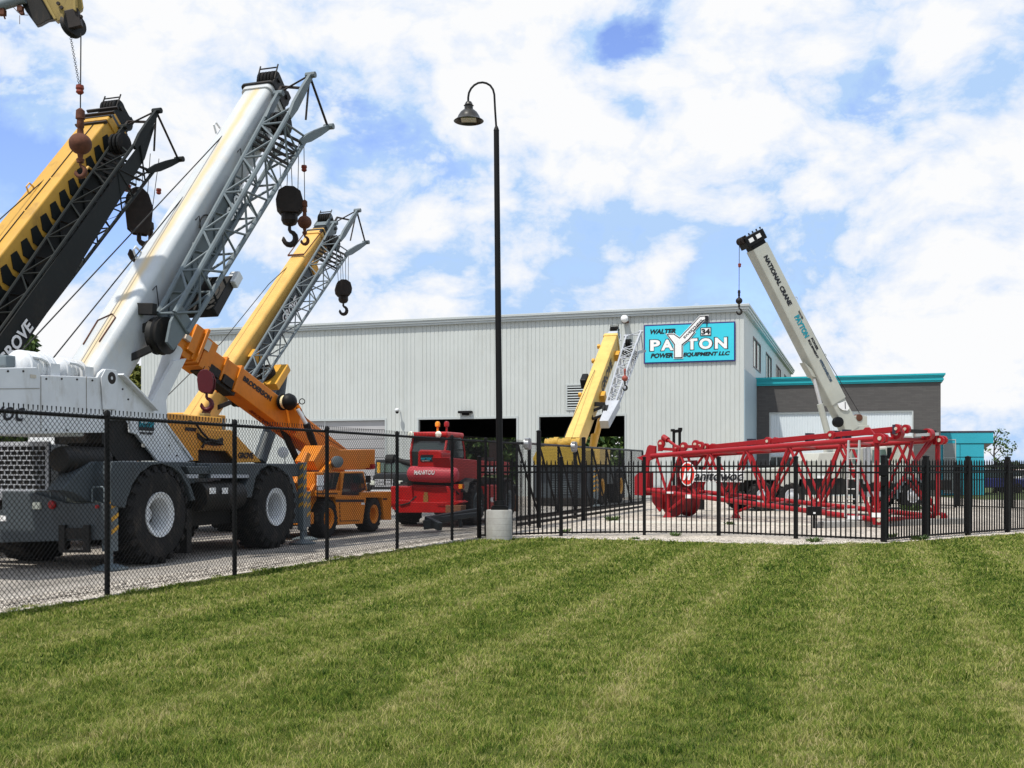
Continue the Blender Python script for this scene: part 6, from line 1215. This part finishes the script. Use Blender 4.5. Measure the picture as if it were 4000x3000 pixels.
# pendant bars along the top, with clamps and pinned eyes
for off in (.8, 1.25):
    b = MB(); pa, pb_ = LP(3440, 1672, off), LP(2690, 1748, off*.75); b.bar(pa, pb_, .05, .14); b.build('pendant_bar', 'lred', lb, bevel=.01)
    b = MB()
    for t_ in (.0, .30, .62, .97): p = pa.lerp(pb_, t_); b.lathe(p-nd*.06, nd, [(.05, 0), (.13, .01), (.13, .11), (.05, .12)], 16)
    b.build('pendant_eye', 'lred', lb, smooth=35)
    b = MB()
    for t_ in (.0, .30, .62, .97): p = pa.lerp(pb_, t_); b.lathe(p-nd*.08, nd, [(.045, 0), (.045, .02), (1e-4, .025)], 10)
    b.build('eye_pins', mat('cream_pin', (.55, .5, .4), .5), lb)
for x in (2862, 3090, 3190, 3235, 3432):
    b = MB(); p = LP(x, 1745-(x-2690)*.095, .9); b.box(p+Z*.0, ld*.05, nd*.16, Z*.13); b.build('bar_clamp', mat('purple_grey_strap', (.03, .027, .045), .6), lb)
p = LP(3380, 1700, .1); b = MB(); b.prism([p-ld*.25, p+ld*.3, p+ld*.08+Z*.22, p-ld*.05+Z*.22], nd*.06); b.build('lifting_eye', 'lred', lb, bevel=.01)
q0_, q1_ = ft0.lerp(nt0, .05)+Z*.18, nt0.lerp(ft0, .45)+Z*.18
b = MB(); b.bar(q0_+Z*.05, q1_+Z*.06, .1, .1); b.build('top_cylinder', 'dark', lb); b = MB(); b.bar(q0_-ld*.1, nt0.lerp(ft0, .55)+Z*.12-ld*.1, .05, .08); b.build('silver_bar', 'aluminium', lb)
for p in (nt0.lerp(ft0, .3)+Z*.16, ft0.lerp(nt0, .18)+Z*.16): b = MB(); b.lathe(p-nd*.08, nd, [(.05, 0), (.17, .01), (.17, .2), (.05, .21)], 18); b.build('pinned_knuckle', 'lred', lb, smooth=35); b = MB(); b.lathe(p-ld*.02-nd*.10, nd, [(.06, 0), (.06, .02), (1e-4, .03)], 12); b.build('lug_pin', mat('cream_pin', (.55, .5, .4), .5), lb)
# left end: foot plates, box, sheave drum, top brackets
def lpoly(pts, off, th, name, m='lred', bevel=.012): b = MB(); b.prism([LP(x, y, off) for x, y in pts], nd*th); return b.build(name, m, lb, bevel=bevel)
lpoly([(2526, 1745), (2534, 1738), (2558, 1742), (2556, 1790), (2532, 1800), (2524, 1916), (2510, 1914), (2508, 1800), (2484, 1788), (2518, 1775)], .02, .08, 'foot_plate')
lpoly([(2478, 1863), (2492, 1845), (2512, 1843), (2512, 1936), (2478, 1934)], .0, .5, 'foot_box')
lpoly([(2575, 1800), (2650, 1797), (2655, 1910), (2575, 1910)], .85, .08, 'inner_frame_plate', mat('lattice_red_painted_shade', (.13, .006, .010), .5))  # darker copy of the lattice red: the plate's shade is put into its colour
b = MB(); c = LP(2605, 1958, .25); b.lathe(c, nd, [(.1, 0), (.52, .02), (.52, .10), (.44, .12), (.44, .70), (.52, .72), (.52, .80), (.1, .82)], 32); b.build('hoist_drum', mat('maroon_drum_paint', (.20, .008, .012), .5, dirt=(.05, .01, .01), da=.5), lb, smooth=35)
lpoly([(2528, 1905), (2572, 1905), (2572, 1985), (2558, 2000), (2530, 1960)], .2, .06, 'drum_side_plate')
for x, y in ((2555, 1733), (2690, 1736), (2708, 1742), (2643, 1744), (2614, 1755)):
    b = MB(); p = LP(x, y, .3); b.lathe(p, nd, [(.05, 0), (.15, .01), (.15, .09), (.05, .10)], 16); b.bar(p-Z*.02, p-Z*.25, .10, .16); b.build('pinned_knuckle', 'lred', lb, smooth=35); b = MB(); b.lathe(p-nd*.02, nd, [(.06, 0), (.06, .02), (1e-4, .03)], 12); b.build('lug_pin', mat('cream_pin', (.55, .5, .4), .5), lb)
b = MB(); b.tube(LP(2612, 1745, .4), LP(2568, 1712, .4), .05, 8); b.tube(LP(2576, 1718, .4), LP(2558, 1706, .4), .10, 10); b.bar(LP(2560, 1753, .3), LP(2620, 1756, .3), .08, .10); b.build('red_link_arm', 'lred', lb); b = MB(); b.bar(LP(2655, 1744, .3), LP(2710, 1744, .3), .08, .10); b.build('red_link_arm', 'lred', lb)
# support feet
for px, pb2, off in ((2612, 2027, .0), (2778, 2023, 1.2)):
    top, _ = on(nb0, nb1, px); top = top+nd*off if off == 0 else LP(px, 1960, off); g = Vector((top.x, top.y, 0))
    b = MB(); b.tube(g+Z*.10, top, .065, 10); b.tube(g+Z*.2, top-ld*.9-Z*.05, .05, 8); b.lathe(g+Z*.01, Z, [(.22, .0), (.17, .03), (.10, .16), (.08, .18)], 4); b.build('support_foot', 'lred', lb)
# name sign on the near face
b = MB(); sa, sb = LP(2668, 1850, -.10), LP(2916, 1850, -.10); xd = (sb-sa).normalized()
cc_ = LP(2695, 1851, -.115); rx, rz = .30*.5, .44*.5
hpx = (LP(2695, 1800, -.1).z-LP(2695, 1900, -.1).z)/100; wpx = (LP(2795, 1850, -.1)-LP(2695, 1850, -.1)).length/100
def oval(k, o): return [cc_-nd*o+xd*(math.cos(t)*31*wpx*k)+Z*(math.sin(t)*47*hpx*k) for t in [2*math.pi*i/32 for i in range(32)]]
b.prism(oval(1, 0), nd*.01); b.prism([LP(x, y, -.112) for x, y in ((2720, 1835), (2916, 1838), (2914, 1884), (2722, 1881))], nd*.01); ns = b.build('name_panel', 'signwhite', lb)
b = MB(); b.prism(oval(.88, .014), nd*.008); b.build('red_oval', 'signred', ns)
text('M', 'lettering', 'signwhite', ns, LP(2680, 1875, -.150), xd, Z, 36*wpx, 45*hpx, shear=.3, bold=.05)
text('anitowoc', 'lettering', 'signblack', ns, LP(2724, 1878, -.150), xd, Z, 186*wpx, 36*hpx, shear=.3, bold=.022)
# aluminium ladder leaning on the near side
ll = thing('ladder', 'pale aluminium ladder standing against the red lattice boom section', 'ladder', LP(3345, 2018, -.2))
for xa, xb in ((3324, 3322), (3366, 3364)): b = MB(); b.bar(LP(xa, 1720, -.10), LP(xb, 2018, -.24), .05, .05); b.build('ladder_rail', 'aluminium', ll)
for k in range(8): y = 1752+k*39.5; b = MB(); b.tube(LP(3325, y, -.11-.14*k/8), LP(3365, y, -.11-.14*k/8), .018, 6); b.build('rung', 'aluminium', ll)
b = MB(); b.box(LP(3347, 2021, -.1), xd*.22, nd*.04, Z*.05); b.box(LP(3440, 2012, -.1), xd*.2, nd*.04, Z*.06); b.box(LP(2697, 1939, -.10), xd*.10, nd*.02, Z*.06); b.box(LP(2625, 1924, -.10), xd*.14, nd*.02, Z*.03); b.build('white_tape', 'signwhite', lb)
# concrete sleepers and timber under the boom
for (xa, ya), (xb, yb), hgt, wd_, nm, m_, lab in (((2380, 2040), (3200, 2050), .02, 1.2, 'concrete_slab', 'slab', 'long pale concrete strip in the gravel under the red boom'), ((3195, 2062), (3745, 2046), .17, .5, 'concrete_sleeper', 'concrete', 'grey concrete kerb block under the right end of the red boom'), ((3228, 2045), (3475, 2048), .30, .22, 'timber_beam', 'wood', 'dark weathered timber beam lying on the concrete under the red boom')):
    a, c = W3(xa, ya, gd(ya)), W3(xb, yb, gd(yb)); a.z = c.z = 0; d_ = (c-a).normalized(); n_ = d_.cross(Z)
    b = MB(); z0_ = .17 if nm == 'timber_beam' else .0; b.box((a+c)/2+Z*((hgt+z0_)/2), d_*((c-a).length/2), n_*(wd_/2), Z*((hgt-z0_)/2+.003)); tag(b.build(nm, m_, None, bevel=.012), lab, nm.split('_')[1])
# little black trestle seen above the left end of the boom
ts = thing('boom_rest', 'black steel trestle rising above the left end of the red boom', 'stand', W3(2640, 1760, 41)-Z*W3(2640, 1760, 41).z)
b = MB()
for x in (2632, 2655): b.bar(Vector((W3(x, 0, 41).x, 41, 0)), W3(x, 1686, 41), .10, .10)
b.bar(W3(2628, 1686, 41), W3(2662, 1682, 41), .12, .12); b.box(W3(2628, 1681, 41), Vector((.07, 0, 0)), Vector((0, .1, 0)), Z*.05); b.box(W3(2657, 1677, 41), Vector((.07, 0, 0)), Vector((0, .1, 0)), Z*.06); b.build('trestle_frame', 'black', ts, bevel=.01)

# ================================================================== WHITE TRUCK CRANE
FN = FR(9.75, 41.6, 76.0)                            # heading right, slightly away; W points towards the camera
cn = thing('boom_truck', 'off-white truck crane with long pale lettered boom raised to the left', 'truck', FN.pt(3.3, 0))
BN = FN.sp(3306, 1655, -.2); TN = FN.sp(2940, 935, -.2); AN = AX(BN, TN, FN.W); hwN, hhN = .30, .35
b = MB(); AN.sec(b, 1.0, AN.len-.35, hwN, hhN, .05); AN.sec(b, -.3, 1.0, hwN*.9, hhN*.9, .05); b.build('boom', 'boomtan', cn, smooth=35)
b = MB(); AN.sec(b, AN.len-.35, AN.len-.10, hwN*.9, hhN*.9, .04); AN.box(b, AN.len-.2, AN.len+.2, -hwN-.03, hwN+.03, -hhN-.06, hhN+.12); b.build('boom_head', 'black', cn, bevel=.015)
b = MB()
for q, r in ((hwN+.04, -.1), (hwN+.04, .25)): b.box(AN.p(AN.len+.02, q, r), AN.D*.08, AN.Lt*.01, AN.R*.10)
b.build('head_labels', 'signwhite', cn)
b = MB()
for k in range(4): b.lathe(AN.p(AN.len+.15, -.2+.13*k, .42), AN.Lt, [(.04, -.03), (.15, -.03), (.12, 0), (.15, .03), (.04, .03)], 14)
for k in range(5): b.tube(AN.p(AN.len+.22, hwN*.9, -.35+.18*k), AN.p(AN.len+.30, hwN*.9, -.35+.18*k), .03, 6)
b.build('head_sheaves', 'rustdark', cn)
x_, y_ = -AN.D, -AN.R
text('NATIONAL CRANE', 'lettering', 'signblack', cn, AN.p(AN.len*.905, hwN+.006, .10), -AN.D, -AN.R, AN.len*.262, .20, bold=.05)
text('PAYTON', 'lettering', 'dkteal', cn, AN.p(AN.len*.585, hwN+.006, .10), -AN.D, -AN.R, AN.len*.115, .24, bold=.05)
text('WALTER', 'lettering', 'signblack', cn, AN.p(AN.len*.60, hwN+.006, -.16), -AN.D, -AN.R, AN.len*.045, .08, bold=.03)
text('POWER', 'lettering', 'signblack', cn, AN.p(AN.len*.455, hwN+.006, -.12), -AN.D, -AN.R, AN.len*.065, .11, bold=.05); text('EQUIPMENT', 'lettering', 'signblack', cn, AN.p(AN.len*.455, hwN+.006, .04), -AN.D, -AN.R, AN.len*.10, .11, bold=.05)
text('WPPECRANES.COM', 'lettering', mat('faded_navy', (.05, .08, .12), .5), cn, AN.p(AN.len*.345, hwN+.006, -.02), -AN.D, -AN.R, AN.len*.12, .12, bold=.05)
b = MB(); b.prism([FN.sp(x, y, hwN-.2+.012) for x, y in ((3271, 1577), (3303, 1566), (3318, 1595), (3310, 1604), (3292, 1602), (3278, 1592))], FN.W*.005); dl = b.build('angle_dial', 'signwhite', cn); b = MB(); b.bar(FN.sp(3301, 1570, hwN-.18), FN.sp(3302, 1597, hwN-.18), .03, .02); b.build('dial_pointer', 'signblack', dl)
b = MB()
for s_ in (AN.len*.64, AN.len*.33): AN.box(b, s_, s_+.2, -.05, .05, -hhN-.10, -hhN+.02); b.path([AN.p(s_+.1, 0, -hhN-.08)+AN.D*(.07*math.cos(t))+AN.R*(-.07+.07*math.sin(t)) for t in [i*math.pi/4 for i in range(9)]], .015, 5)
b.build('rope_eyelets', 'boomtan', cn)
b = MB(); b.path([AN.p(AN.len*.64, 0, -hhN-.13), AN.p(AN.len*.33, 0, -hhN-.16), FN.sp(3358, 1615, -.2)], .014, 5); b.build('hoist_rope', 'dark', cn)
side(FN, [(3142, 1415), (3180, 1450), (3215, 1490), (3190, 1475), (3172, 1470), (3165, 1455)], -.0, .4, 'cylinder_bracket', 'boomtan', cn)
b = MB(); b.tube(FN.sp(3180, 1480, -.1), FN.sp(3205, 1578, -.1), .07, 12); rd = b.build('piston_rod', 'chrome', cn, smooth=35); b = MB(); b.tube(FN.sp(3203, 1578, -.1), FN.sp(3240, 1720, -.1), .125, 14); b.build('lift_cylinder', 'boomtan', cn, smooth=35)
side(FN, [(3292, 1697), (3330, 1675), (3350, 1662), (3395, 1660), (3396, 1672), (3370, 1690), (3340, 1698), (3292, 1702), (3275, 1705)], .05, .5, 'turret', 'boomtan', cn)
side(FN, [(3340, 1625), (3360, 1620), (3388, 1626), (3388, 1665), (3362, 1668), (3348, 1660)], .02, .4, 'winch_housing', 'boomtan', cn)
b = MB(); c = FN.sp(3272, 1649, .05); b.lathe(c, FN.W, [(.05, -.1), (.20, -.09), (.21, .0), (.20, .12), (.08, .15), (1e-4, .15)], 20); b.build('hose_reel', 'black', cn, smooth=35)
b = MB(); c = FN.sp(3350, 1632, -.1); b.lathe(c, FN.W, [(.05, -.15), (.14, -.14), (.14, .14), (.05, .15)], 16); b.build('winch_drum', 'rust', cn, smooth=35)
b = MB(); b.prism([FN.sp(x, y, -.1) for x, y in ((3268, 1705), (3292, 1690), (3304, 1668), (3290, 1650), (3296, 1645), (3312, 1665), (3300, 1700), (3275, 1712))], -FN.W*.2); b.fbox(FN, 5.7, 6.3, -.7, .3, 1.4, 2.9); b.build('pedestal', 'boomtan', cn, bevel=.01)
# bed, cab, bonnet
NS = .9
side(FN, [(2880, 1835), (3290, 1820), (3290, 1868), (2915, 1876), (2880, 1876)], NS, 2.1, 'flat_bed', 'truckwhite', cn, bevel=.02)
side(FN, [(3200, 1770), (3300, 1765), (3300, 1822), (3200, 1826), (3192, 1800)], NS-.1, 1.6, 'tool_box', 'truckwhite', cn, bevel=.02)
side(FN, [(3378, 1748), (3464, 1743), (3474, 1760), (3482, 1830), (3486, 1885), (3376, 1885)], NS, 2.1, 'cab', 'truckwhite', cn, bevel=.05)
side(FN, [(3484, 1808), (3530, 1810), (3548, 1830), (3590, 1850), (3592, 1880), (3540, 1868), (3500, 1892), (3484, 1890)], NS-.05, 1.9, 'bonnet', 'truckwhite', cn, bevel=.06)
b = MB(); b.prism([FN.sp(x, y, NS+.008) for x, y in ((3408, 1758), (3459, 1755), (3470, 1806), (3408, 1808))], -FN.W*.01); b.build('cab_window', mat('greenish_glass', (.10, .15, .13), .1, spec=.7), cn); b = MB(); b.prism([FN.sp(x, y, NS+.008) for x, y in ((3330, 1757), (3358, 1756), (3358, 1812), (3330, 1812))], -FN.W*.01); b.build('cab_window', mat('greenish_glass', (.10, .15, .13), .1, spec=.7), cn)
side(FN, [(3300, 1750), (3378, 1748), (3378, 1880), (3300, 1880)], NS-.15, 1.6, 'sleeper_box', 'truckwhite', cn, bevel=.03)
b = MB(); b.tube(FN.sp(3392, 1890, NS+.1), FN.sp(3392, 1745, NS+.1), .085, 14); b.tube(FN.sp(3377, 1890, NS+.0), FN.sp(3377, 1750, NS+.0), .07, 14); b.build('exhaust_stack', 'galv', cn, smooth=35)
b = MB(); b.box(FN.sp(3474, 1770, NS+.2), FN.U*.04, FN.W*.10, Z*.22); b.tube(FN.sp(3468, 1755, NS), FN.sp(3474, 1755, NS+.2), .015, 6); b.build('mirror', 'black', cn)
b = MB(); c = FN.sp(3080, 1870, NS+.1); b.prism([c+FN.U*(x)+Z*z for x, z in ((-.35, .5), (.28, .5), (.5, .1), (.45, -.25), (.2, -.38), (-.35, -.32))], -FN.W*.5); b.build('fuel_tank', 'truckwhite', cn, bevel=.06)
b = MB(); b.fbox(FN, -1.5, 8.0, -.6, .5, .75, 1.15); b.fbox(FN, 1.2, 5.4, -.8, .8, .6, 1.2); b.fbox(FN, 4.7, 6.0, .3, .95, .55, 1.0); b.build('truck_frame', 'dark', cn, bevel=.02)
for k in range(2): b = MB(); b.box(FN.sp(3197+k*18, 1863, NS+.02), FN.U*.08, FN.W*.01, Z*.05); b.build('reflector', 'signwhite', cn)
wx = FN.loc(FN.sp(3560, 1936, NS))[0]; w0_ = FN.loc(FN.sp(2975, 1940, NS))[0]; w1_ = FN.loc(FN.sp(3088, 1940, NS))[0]
for u in (wx, w0_, w1_):
    wheel(FN, u, NS+.1, .55, .32, .29, cn, rim='chrome', tread=12); wheel(FN, u, -NS-.1-.2, .55, .32, .29, cn, rim='chrome', side=-1, tread=12)
b = MB(); cw_ = FN.pt(wx, NS+.12, .55)
b.prism([cw_+FN.U*(.72*math.cos(t))+Z*(.72*math.sin(t)) for t in [math.radians(a) for a in range(-10, 191, 20)]]+[cw_+FN.U*(.62*math.cos(t))+Z*(.62*math.sin(t)) for t in [math.radians(a) for a in range(190, -11, -20)]], -FN.W*.45); b.build('mudguard', 'steel', cn)
b = MB(); b.box(FN.sp(3500, 1918, NS-.1), FN.U*.3, FN.W*.2, Z*.05); b.box(FN.sp(3410, 1930, NS-.05), FN.U*.35, FN.W*.15, Z*.1); b.build('cab_step', 'galv', cn)
outrigger(FN, .2, .9, 1.0, 'black', cn, stripe=False)
b = MB(); c = FN.sp(2740, 1960, .3); b.fbox(FN, FN.loc(c)[0]-.08, FN.loc(c)[0]+.08, .2, .4, .05, 1.7); b.build('rear_jack', 'black', cn)
ball_hook(FN.sp(2887, 1175, .3), FN.sp(2888, 935, .3), 'black hook ball hanging left of the pale lettered boom above the warehouse corner', .13, m='dark', hs=.34, rr=.012, weight=FN.sp(2889, 1035, .3))

# ================================================================== DISTANT VEHICLES, TREES
def car(x, y, ang, m, label, L_=4.5, h=1.45):
    F = FR(x, y, ang); t = thing('parked_car', label, 'car', F.pt(0, 0), 'cars parked beyond the back fence')
    b = MB(); pr = [(-L_/2, .35), (-L_/2, .85), (-L_/2+.25, .95), (-L_*.22, .98), (L_*.28, .95), (L_/2-.1, .80), (L_/2, .6), (L_/2, .35)]
    b.prism([F.pt(u, -.88, z) for u, z in pr], F.W*1.76); b.build('body', m, t, bevel=.06)
    b = MB(); b.prism([F.pt(u, -.78, z) for u, z in ((-L_*.40, .95), (-L_*.30, h-.05), (-L_*.05, h), (L_*.12, h-.04), (L_*.28, .95))], F.W*1.56); k = b.build('window_band', 'glass', t, bevel=.04)
    b = MB(); b.prism([F.pt(u, -.70, z) for u, z in ((-L_*.30, h-.05), (-L_*.05, h+.02), (L_*.12, h-.03), (L_*.10, h-.08), (-L_*.28, h-.09))], F.W*1.40); b.build('roof', m, t)
    for u in (-L_*.31, L_*.31):
        for w, s_ in ((.90, 1), (-.90, -1)):
            b = MB(); b.lathe(F.pt(u, w, .32), F.W*s_, [(.1, -.2), (.32, -.18), (.32, 0), (.2, .01), (.19, -.02), (1e-4, -.02)], 20); b.build('wheel', 'rubber', t, smooth=35)
    b = MB(); b.box(F.pt(-L_/2-.01, .6, .72), F.W*.18, F.U*.02, Z*.08); b.box(F.pt(-L_/2-.01, -.6, .72), F.W*.18, F.U*.02, Z*.08); b.build('tail_lamps', 'redlens', t)
car(31.2, 70.5, 80, 'bluecar', 'dark blue parked car with bright windows right of the turquoise annex', 5.0, 1.55)
car(36.5, 72, 95, 'bluecar', 'dark blue parked car at the far right edge beyond the picket fence', 5.2, 1.6)
car(40.5, 84, 85, 'signwhite', 'white parked car in the distance behind the dark blue ones', 4.6, 1.5)
hz = thing('distant_shed', 'small tan and orange shed on the horizon at the right edge', 'building', (58, 120, 0))
b = MB(); b.box((58, 120, .5), (6, 0, 0), (0, 4, 0), (0, 0, .5)); b.build('wall', mat('tan_wall', (.5, .42, .33), .8), hz); b = MB(); b.prism([(51.5, 115.8, 1.0), (64.5, 115.8, 1.0), (58, 115.8, 1.5)], (0, 8.4, 0)); b.build('roof', mat('orange_brown_roof', (.30, .12, .05), .8), hz)
def leafmat(name, a, c):
    m = bpy.data.materials.new(name); m.use_nodes = True; t = m.node_tree; b = t.nodes['Principled BSDF']; b.inputs['Roughness'].default_value = .6; b.inputs['Specular IOR Level'].default_value = .2
    g = t.nodes.new('ShaderNodeNewGeometry'); q = t.nodes.new('ShaderNodeValToRGB'); t.links.new(g.outputs['Random Per Island'], q.inputs[0]); q.color_ramp.elements[0].color = (*a, 1); q.color_ramp.elements[1].color = (*c, 1); t.links.new(q.outputs[0], b.inputs['Base Color']); return m
LM = leafmat('tree_leaf', (.020, .050, .012), (.10, .15, .035)); LM2 = leafmat('yellow_green_leaf', (.05, .07, .012), (.22, .22, .05))
def tree(x, y, h, r, label, m=LM, n=9000, z0=.12, leaf=.30, lobes=16, seed=1, conic=False, group='trees beyond the yard'):
    rg = np.random.default_rng(seed); t = thing('broadleaf_tree' if not conic else 'conifer_tree', label, 'tree', (x, y, 0), group)
    b = MB(); b.path([(x, y, -.1), (x+.05, y, h*.3), (x-.05, y, h*.6), (x, y, h*.92)], [h*.03, h*.022, h*.013, h*.004], 8)
    cs = []
    for i in range(lobes):
        zf = z0+(1-z0)*((i+.5)/lobes); rad = r*((1-zf)**.8*1.15 if conic else math.sqrt(max(.04, 1-(2*(zf-z0)/(1-z0)-1)**2))); a = rg.uniform(0, 6.28); q = rg.uniform(.35, .8)
        c = (x+math.cos(a)*rad*q, y+math.sin(a)*rad*q, zf*h); cs.append((c, max(.25*r, rad*rg.uniform(.38, .6)))); b.path([(x, y, max(.3, zf*h-h*.12)), ((x+c[0])/2, (y+c[1])/2, zf*h-h*.03), c], [h*.008, h*.006, h*.002], 5)
    b.build('trunk', 'bark', t, smooth=50)
    w = np.array([s[1]**2 for s in cs]); w /= w.sum(); ix = rg.choice(len(cs), n, p=w); C_ = np.array([cs[i][0] for i in ix]); R_ = np.array([cs[i][1] for i in ix])
    d = rg.normal(size=(n, 3)); d /= np.linalg.norm(d, axis=1)[:, None]; P_ = C_+d*(R_*rg.uniform(.45, 1.05, n)**.6)[:, None]*np.array([1, 1, .75])
    P_ = P_[P_[:, 2] > .3]; n = len(P_)
    u = rg.normal(size=(n, 3)); u /= np.linalg.norm(u, axis=1)[:, None]; v = np.cross(u, rg.normal(size=(n, 3))); v /= np.linalg.norm(v, axis=1)[:, None]; s = leaf*rg.uniform(.5, 1.2, n)[:, None]
    V = np.stack([P_-u*s, P_+v*s*.55, P_+u*s, P_-v*s*.55], 1).reshape(-1, 3); me = bpy.data.meshes.new('crown'); me.from_pydata(V.tolist(), [], np.arange(n*4).reshape(-1, 4).tolist()); me.materials.append(m)
    for vv in (me,): vv.transform(Matrix.Translation((-x, -y, 0)))
    o = bpy.data.objects.new('crown', me); COL.objects.link(o); o.parent = t
tree(-31.6, 67, 11.4, 4.6, 'dark green evergreen tree at the left edge behind the white crane', LM, 14000, leaf=.34, lobes=22, seed=3, conic=True)
tree(-27.3, 78, 8.9, 3.6, 'yellow green tree showing between the white boom base and the warehouse', LM2, 9000, leaf=.32, seed=5)
tree(-42, 80, 8.5, 5, 'broad green tree low behind the grille of the white crane', LM, 10000, leaf=.36, seed=6)
tree(-33.5, 86, 6, 4.5, 'low green tree behind the white crane counterweight', LM, 8000, leaf=.36, seed=7)
tree(-50, 92, 8, 6, 'distant broad tree beyond the left edge of the yard', LM, 8000, leaf=.4, seed=8)
tree(31.7, 70.6, 4.2, 1.1, 'thin young sparse tree rising above the fence right of the annex', LM, 300, z0=.45, leaf=.12, seed=9, lobes=9)
for i, (x, y) in enumerate(((10, 128), (20, 132), (2, 130), (30, 128), (-8, 134))): tree(x, y, 7.5+i % 3, 6, ('green tree seen through the open right hand doorway', 'second green tree beyond the building seen through the doorway', 'green tree beyond the far side of the building, seen through the left doorway', 'tree behind the building hidden by its right half', 'tree behind the building past the dark doorway')[i], LM, 5000, leaf=.5, seed=20+i, z0=.02)
hd = MB(); 
ho = None
# ribbon of far woodland along the horizon
rg = np.random.default_rng(44); n = 26000; ang = rg.uniform(-1.0, 1.0, n); dist = rg.uniform(190, 240, n); hh = .42*(3.2+3.0*vnoise(ang*40+50, dist*0+3.3, 1.0, 61)+1.5*vnoise(ang*160+200, dist*0+1.3, 1.0, 62))*rg.uniform(0, 1, n)**.7
P_ = np.stack([np.sin(ang)*dist, np.cos(ang)*dist, hh], 1); u = rg.normal(size=(n, 3)); u /= np.linalg.norm(u, axis=1)[:, None]; v = np.cross(u, rg.normal(size=(n, 3))); v /= np.linalg.norm(v, axis=1)[:, None]; s = .7*rg.uniform(.5, 1.2, n)[:, None]
V = np.stack([P_-u*s, P_+v*s*.6, P_+u*s, P_-v*s*.6], 1).reshape(-1, 3); me = bpy.data.meshes.new('far_woodland'); me.from_pydata(V.tolist(), [], np.arange(n*4).reshape(-1, 4).tolist()); me.materials.append(leafmat('far_leaf', (.03, .055, .03), (.09, .12, .07)))
o = bpy.data.objects.new('far_woodland', me); COL.objects.link(o); o['kind'] = 'stuff'; tag(o, 'low strip of distant woodland along the horizon', 'woodland')
